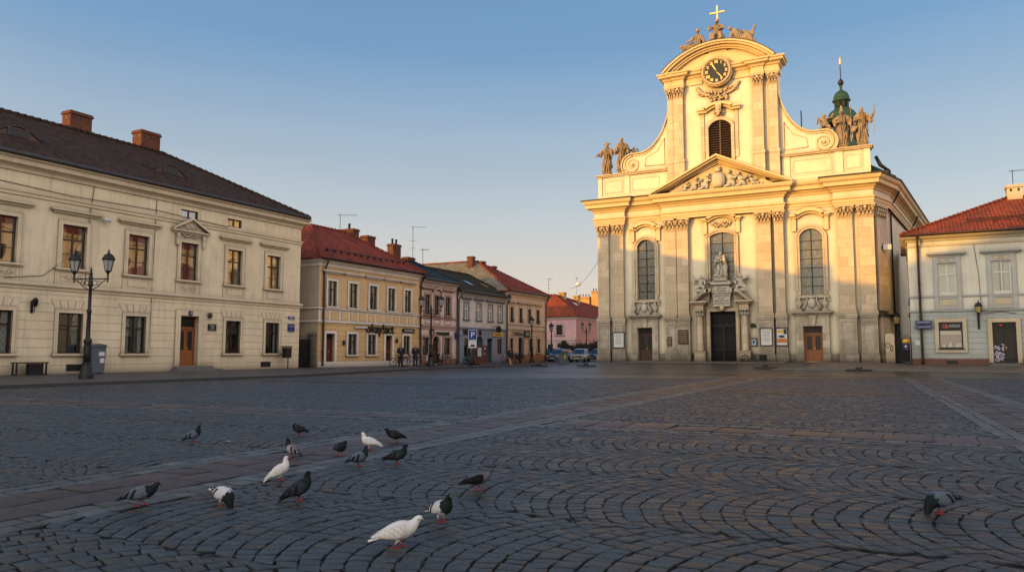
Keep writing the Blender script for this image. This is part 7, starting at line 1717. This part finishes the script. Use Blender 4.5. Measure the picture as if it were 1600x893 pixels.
# antennas
def antenna(label, X, Y, Z, h, rz, dish=False, boom=.8):
    r_ = empty('roof_antenna', (X, Y, Z), rz, label, 'antenna'); m = MB(); m.tube([(0, 0, -1.0), (0, 0, h)], .025, 5); m.build('mast', 'iron', r_)
    m = MB(); m.tube([(-.2, 0, h-.1), (boom, 0, h-.1)], .015, 4)
    for i in range(7): x = -.2+(boom+.2)*i/6; m.tube([(x, -.35, h-.1), (x, .35, h-.1)], .009, 4)
    if h > 2: m.tube([(-.4, 0, h*.6), (.4, 0, h*.6)], .012, 4); m.tube([(-.3, 0, h*.4), (.3, 0, h*.4)], .012, 4)
    m.build('aerial', 'iron', r_)
    if dish: m = MB(); m.lathe([(.02, .18), (.3, .1), (.45, 0)], (0, 0, 0), 14); o = m.build('dish', 'sign_white', r_, (.3, -.1, h*.55)); o.rotation_euler = (R(70), 0, R(20))
antenna('thin aerial on the ridge of the red roof of the yellow house', -42.2, 49.3, 11.4, 1.6, R(30), boom=1.4)
antenna('tall many-armed aerial beside the brick chimney of the rose house', -42, 59.7, 9.9, 3.6, R(30), boom=1.2)
antenna('small aerial on the slate roof right of the tall one', -42, 61.4, 9.5, 2.0, R(10), boom=.6)
antenna('thin aerial at the left end of the pink house roof', -46.6, 101, 9.8, 2.4, R(0), boom=.6)
antenna('mast with white satellite dish above the pink house chimney', -46.5, 111.5, 11.0, 2.3, R(0), True, .3)
antenna('small aerial on the cream chimney of the shop house', HX+7.2, HY+5.7, 13.5, 1.2, R(0), boom=.7)
# overhead wire
r_ = MB(); r_.tube([(-42+i*1.9, 98-3.6*i, 10.3+.0-2.4*math.sin(math.pi*min(i/9.5, 1))*.35-.0*i) for i in range(11)], .02, 4)
o = r_.build('overhead_wire', 'iron'); tag(o, 'thin dark wire sagging from the pink house roof to the left edge of the church', 'cable')

# ------------------------------------------------------------------ people
def person(label, X, Y, Z, rz, pose='walk', hair='hair', coat='coat', trousers=None):
    r_ = empty('person', (X, Y, Z), rz, label, 'person')
    if pose == 'walk':
        legs = [[(-.09, 0, .88, .10), (-.10, -.22, .50, .065), (-.10, -.30, .12, .04)], [(.09, 0, .88, .10), (.10, .14, .50, .065), (.10, .38, .20, .04)]]
        feet = [[(-.10, -.28, .06, .045), (-.10, -.44, .045, .035)], [(.10, .42, .16, .045), (.10, .34, .05, .035)]]
        arms = [[(-.2, 0, 1.38, .06), (-.27, .08, 1.12, .05), (-.26, -.05, .88, .035)], [(.2, 0, 1.38, .06), (.27, -.12, 1.14, .05), (.24, -.3, .98, .035)]]
    else:
        legs = [[(-.09, 0, .88, .11), (-.11, -.02, .48, .075), (-.12, .0, .1, .05)], [(.09, 0, .88, .11), (.11, -.03, .48, .075), (.12, .02, .1, .05)]]
        feet = [[(-.12, .02, .05, .05), (-.12, -.16, .045, .04)], [(.12, .03, .05, .05), (.13, -.15, .045, .04)]]
        arms = [[(-.2, 0, 1.38, .065), (-.27, -.02, 1.1, .055), (-.2, -.25, 1.0, .035)], [(.2, 0, 1.38, .065), (.28, -.02, 1.1, .055), (.22, -.25, .98, .035)]]
    body_ = legs+feet+arms+[[(0, 0, .88, .15), (0, 0, 1.1, .13), (0, 0, 1.34, .15), (0, 0, 1.4, .12)], [(0, 0, 1.42, .06), (0, -.01, 1.54, .055)], [(0, -.015, 1.63, .098)], [(0, -.11, 1.62, .018)], [(0, -.07, 1.56, .05)], [(-.1, 0, 1.62, .02)], [(.1, 0, 1.62, .02)]]
    for i, a in enumerate(arms):
        h = a[-1]; s_ = -1 if i == 0 else 1
        body_.append([(h[0], h[1], h[2], .035), (h[0], h[1]-.02, h[2]-.09, .03)])
        for f in range(4): body_.append([(h[0]+(-.03+.02*f), h[1]-.02, h[2]-.1, .012), (h[0]+(-.033+.022*f), h[1]-.045, h[2]-.17+.008*abs(f-1.5), .009)])
        body_.append([(h[0]-s_*.02, h[1]-.03, h[2]-.05, .013), (h[0]-s_*.03, h[1]-.08, h[2]-.1, .010)])
    o = blob(body_, .013, 'body', 'skin', 0, smooth=1); o.parent = r_
    C = [[(0, 0, .72, .24, .8), (0, 0, .95, .215), (0, 0, 1.2, .2), (0, 0, 1.38, .17)], [(-.17, 0, 1.4, .09), (.17, 0, 1.4, .09)]]
    for a in arms: C.append([(a[0][0], a[0][1], a[0][2], .09), (a[1][0], a[1][1], a[1][2], .075), (a[2][0], a[2][1], a[2][2], .055)])
    o = blob(C, .024, 'coat', coat, .008, 1); o.parent = r_
    if trousers:
        o = blob([[(q[0], q[1], q[2], q[3]+.02) for q in l] for l in legs], .02, 'trousers', trousers, .004, 2); o.parent = r_
    o = blob([[(0, .02, 1.67, .108)], [(0, .05, 1.62, .1), (0, .07, 1.48, .06)]], .018, 'hair', hair, .004, 3, zmax=9); o.parent = r_
    o = blob([[(q[0], q[1], q[2], q[3]+.012) for q in f] for f in feet], .015, 'shoes', 'rubber', 0); o.parent = r_
MT['grey_hair'] = simple('grey_hair', (.25, .22, .2), .7, .2, 30); MT['navy_cloth'] = simple('navy_cloth', (.012, .015, .03), .8, .2)
person('person with dark hair and black coat walking bare-legged across the square before the salmon house', -32.13, 61.16, .0, R(60), 'walk')
person('grey haired person in black standing at the blue bicycle beside the rose house wall', -35.3, 50.7, .17, R(30), 'stand', 'grey_hair', 'coat', 'coat')
person('person in dark green-black jacket standing behind the black bicycle before the yellow house', -35.6, 49.1, .18, R(50), 'stand', 'hair', 'coat', 'coat')

# ------------------------------------------------------------------ pigeons
def cr(pts, n):
    pts = np.array(pts, float); m_ = len(pts); out = []
    for t in np.linspace(0, m_-1.0001, n):
        i = int(t); f = t-i; p0 = pts[max(i-1, 0)]; p1 = pts[i]; p2 = pts[min(i+1, m_-1)]; p3 = pts[min(i+2, m_-1)]
        out.append(.5*((2*p1)+(-p0+p2)*f+(2*p0-5*p1+4*p2-p3)*f*f+(-p0+3*p1-3*p2+p3)*f**3))
    return np.array(out)
PM = NT('pigeon_feathers'); at = PM.n('ShaderNodeAttribute', attribute_name='feather'); ob = PM.n('ShaderNodeTexCoord').outputs['Object']
fn = PM.noise(ob, 90, 4, .7, (1, 1, 1)); PM.out(PM.mix(PM.math('MULTIPLY', fn, .35), at.outputs['Color'], (.02, .02, .025)), .8, PM.noise(ob, 160, 3, .6, (.35, 1, 1)), .5, .002, .12); MT['feather'] = PM.m
G = (.115, .145, .19); DG = (.022, .025, .034); WH = (.74, .72, .70); BK = (.005, .0055, .007); GN = (.008, .017, .018); PK = (.28, .20, .22); LG = (.30, .33, .38)
SCH = {'grey': dict(head=(.014, .017, .026), neck=GN, body=G, wing=G, bar=BK, tail=(.02, .024, .032)), 'dark': dict(head=BK, neck=GN, body=DG, wing=(.032, .038, .05), bar=BK, tail=BK), 'black': dict(head=BK, neck=BK, body=(.018, .02, .024), wing=(.022, .025, .03), bar=BK, tail=BK),
       'white': dict(head=WH, neck=WH, body=WH, wing=WH, bar=WH, tail=WH), 'pied': dict(head=BK, neck=(.01, .018, .018), body=(.60, .60, .66), wing=(.62, .62, .66), bar=BK, tail=WH), 'rosy': dict(head=BK, neck=(.02, .02, .025), body=(.2, .16, .18), wing=(.38, .33, .36), bar=BK, tail=(.06, .06, .07)),
       'darkgrey_breast': dict(head=(.06, .065, .08), neck=(.12, .12, .15), body=(.10, .105, .13), wing=BK, bar=BK, tail=BK)}
def pigeon(label, X, Y, rz, sch, pose='stand', size=1.0, turn=0.0, pitch=0.0, grp=None):
    c = SCH[sch]
    back = [(-.178, .0, .050, .003, .022), (-.145, 0, .060, .007, .027), (-.110, 0, .073, .015, .032), (-.082, 0, .084, .030, .039), (-.045, 0, .094, .047, .051), (0, 0, .102, .057, .059), (.04, 0, .110, .057, .058)]
    if pose == 'stand': front = [(.070, 0, .126, .048, .048), (.086, .0, .150, .036, .035), (.092, 0, .173, .027, .026), (.098, 0, .191, .0225, .0215), (.110, 0, .200, .0195, .0185), (.122, 0, .198, .0120, .0115), (.131, 0, .194, .0055, .0055), (.143, 0, .187, .0015, .002)]
    elif pose == 'walk': front = [(.074, 0, .120, .047, .047), (.098, .0, .136, .036, .035), (.113, 0, .153, .027, .026), (.124, 0, .166, .0225, .0215), (.138, 0, .173, .0195, .0185), (.150, 0, .169, .0120, .0115), (.159, 0, .164, .0055, .0055), (.170, 0, .156, .0015, .002)]
    elif pose == 'peck': front = [(.076, 0, .100, .048, .048), (.102, .0, .080, .036, .035), (.118, 0, .060, .027, .026), (.127, 0, .048, .0225, .0215), (.138, 0, .037, .0195, .0185), (.145, 0, .026, .0120, .0115), (.149, 0, .018, .0055, .0055), (.152, 0, .007, .0015, .002)]
    else: front = [(.066, 0, .120, .050, .050), (.074, .012, .143, .039, .038), (.068, .028, .158, .028, .027), (.056, .042, .160, .0225, .0215), (.043, .050, .156, .0195, .0185), (.032, .055, .148, .0120, .0115), (.024, .058, .140, .0055, .0055), (.014, .061, .130, .0015, .002)]
    sp = cr(back+front, 66); NR, NA = 66, 20
    if turn:
        for i in range(NR):
            f = max(0, (i-30)/36); a_ = turn*f; px_, py_ = sp[i, 0]-.04, sp[i, 1]
            if i > 30: sp[i, 0] = .04+px_*math.cos(a_)-py_*math.sin(a_); sp[i, 1] = px_*math.sin(a_)+py_*math.cos(a_)
    m = MB(); rows = []; cols = []
    for i in range(NR):
        d = Vector(sp[min(i+1, NR-1), :3]-sp[max(i-1, 0), :3]).normalized(); sd_ = Vector((-d.y, d.x, 0)); sd_ = sd_.normalized() if sd_.length > .05 else Vector((0, 1, 0)); up = d.cross(sd_).normalized()
        if up.z < 0 and i < 40: up = -up
        row = []
        for k in range(NA):
            a_ = 2*math.pi*k/NA; row.append(Vector(sp[i, :3])+sd_*math.cos(a_)*sp[i, 4]+up*math.sin(a_)*sp[i, 3])
            t = i/(NR-1)*14; jit = .35*math.sin(k*2.3+i*.4)
            if t < 2.3: col = c['tail'] if t > .55+jit*.3 or sch == 'white' else (BK if sch not in ('white', 'pied') else c['tail'])
            elif t < 3.4: col = tuple(.5*x+.5*y_ for x, y_ in zip(c['body'], c['tail']))
            elif t+jit*.5 < 6.4: col = c['body']
            elif t < 9.4: col = c['neck']
            elif t < 11.9: col = c['head']
            else: col = (.05, .045, .045) if sch != 'white' else (.45, .33, .28)
            if 11.75 < t < 12.0 and math.sin(a_) > .5 and sch not in ('white',): col = (.30, .29, .28)
            cols.append(col)
        rows.append(row)
    m.grid(rows, 0, True, True, True)
    # wings: folded shells lying on the flanks, same mesh
    for s_ in (-1, 1):
        wp = cr([(.062, .036, .120, .012), (.045, .051, .116, .031), (.01, .059, .109, .040), (-.035, .056, .101, .036), (-.08, .042, .092, .025), (-.120, .027, .084, .013), (-.160, .013, .070, .004)], 40)
        rows = []
        for i in range(40):
            row = []; d = Vector(wp[min(i+1, 39), :3]-wp[max(i-1, 0), :3]).normalized(); up = Vector((0, .35, 1)).normalized()
            for k in range(12):
                a_ = 2*math.pi*k/12; row.append(Vector((wp[i, 0], s_*(wp[i, 1]+math.cos(a_)*.0075-.35*max(0, math.sin(a_))*wp[i, 3]*.8), wp[i, 2]+math.sin(a_)*wp[i, 3])))
                t = i/39*6; v_ = math.sin(a_)
                q = t+v_*.35; col = c['wing']
                if (2.85 < q < 3.45) or (3.95 < q < 4.8): col = c['bar']
                if t > 5.0: col = c['tail'] if sch != 'pied' else BK
                if sch in ('white',): col = c['wing']
                sc_ = abs(math.sin(i*.55+(k % 2)*1.57)); col = tuple(x*(1-.30*(sc_ > .82)) for x in col)
                cols.append(col)
            rows.append(row)
        m.grid(rows, 0, True, True, True)
    nb = len(m.v)
    step = .028 if pose == 'walk' else .006
    for s_ in (-1, 1):
        fx_ = .012+s_*step; m.tube([(0.0, s_*.022, .070), (.0, s_*.024, .044), (fx_-.006, s_*.024, .024), (fx_, s_*.024, .004)], [.018, .009, .0045, .004], 7)
        for an in (-.5, 0, .5, math.pi): m.tube([(fx_, s_*.024, .005), (fx_+.030*math.cos(an), s_*.024+.030*math.sin(an), .0035)], [.0038, .0022], 5)
    legc = (.42, .06, .05)
    base_leg = nb
    for j in range(len(m.v)-nb):
        cols.append(c['body'] if m.v[nb+j][2] > .038 else legc)
    # eyes
    hi = int(10.4/14*(NR-1)); ec = Vector(sp[hi, :3]); d = Vector(sp[hi+1, :3]-sp[hi-1, :3]).normalized(); sd_ = Vector((-d.y, d.x, 0)); sd_ = sd_.normalized() if sd_.length > .05 else Vector((0, 1, 0))
    for s_ in (-1, 1):
        n0 = len(m.v); m.ell(ec+sd_*s_*sp[hi, 4]*.93, (.0042, .0042, .0042), 7, 5); cols += [(.25, .05, .01) if sch != 'white' else (.02, .01, .01)]*(len(m.v)-n0)
    if pitch:
        cp, sp_ = math.cos(pitch), math.sin(pitch)
        for j in range(nb): x, y, z = m.v[j]; z -= .08; m.v[j] = (x*cp-z*sp_, y, .08+x*sp_+z*cp)
        n1 = len(m.v)-2*(8-0)*0
    o = m.build('pigeon', 'feather'); me = o.data; ca = me.color_attributes.new('feather', 'FLOAT_COLOR', 'POINT'); arr = np.ones((len(me.vertices), 4)); arr[:, :3] = np.array(cols); ca.data.foreach_set('color', arr.ravel())
    o.location = (X, Y, .002); o.rotation_euler = (0, 0, rz); o.scale = (size,)*3; tag(o, label, 'pigeon', grp)
    return o
YA = YAW
def rr_(deg): return R(YAW+deg)      # 0 = facing right across the picture, 90 = away from the camera
PG = 'pigeons feeding on the cobbles'
pigeon('grey pigeon with black wing bars, leftmost of the near birds, head raised to the right', -5.63, 4.18, rr_(14), 'grey', 'walk', 1.0, grp=PG)
pigeon('white pigeon with dark head pecking at the cobbles beside the left grey bird', -5.03, 4.5, rr_(-35), 'pied', 'peck', 1.0, pitch=-.40, grp=PG)
pigeon('dark grey pigeon with upright head walking away, right of the pied pecking one', -4.63, 4.95, rr_(35), 'dark', 'stand', 1.02, pitch=.22, grp=PG)
pigeon('white pigeon standing upright left of the dark grey pigeon', -5.53, 5.64, rr_(25), 'white', 'stand', .95, pitch=.32, grp=PG)
pigeon('pigeon with black head and rosy grey wings facing left, behind the upright white one', -6.61, 6.94, rr_(150), 'rosy', 'stand', .95, pitch=.18, grp=PG)
pigeon('grey pigeon walking alone at the far left of the flock', -8.98, 7.47, rr_(25), 'grey', 'stand', .98, pitch=.22, grp=PG)
pigeon('small blackish pigeon preening, farthest back of the flock', -8.24, 8.79, rr_(160), 'black', 'preen', .98, grp=PG)
pigeon('dark round pigeon pecking left of the slender white bird', -6.21, 7.34, rr_(-50), 'dark', 'preen', .98, grp=PG)
pigeon('blue-grey pigeon turned away in front of the slender white bird', -5.44, 6.74, rr_(40), 'grey', 'stand', .98, turn=.5, grp=PG)
pigeon('slender white pigeon facing left, between the dark birds at the back', -6.23, 7.95, rr_(165), 'white', 'stand', 1.0, grp=PG)
pigeon('black pigeon facing left, right of the slender white bird', -6.45, 8.79, rr_(172), 'black', 'walk', 1.0, grp=PG)
pigeon('dark pigeon facing right, nearest before the black left-facing bird', -5.15, 7.05, rr_(22), 'dark', 'stand', 1.0, grp=PG)
pigeon('dark winged pigeon with grey breast walking right near the middle of the picture', -3.54, 6.09, rr_(12), 'darkgrey_breast', 'walk', .98, grp=PG)
pigeon('pied pigeon with black head and white flank facing the camera', -3.12, 4.83, rr_(-48), 'pied', 'stand', 1.0, grp=PG)
pigeon('large white pigeon in the foreground walking to the right', -2.96, 4.07, rr_(14), 'white', 'walk', 1.04, grp=PG)
pigeon('lone blue-grey pigeon pecking on the cobbles at the right', .19, 6.89, rr_(-168), 'grey', 'peck', 1.1, pitch=-.25, grp=PG)
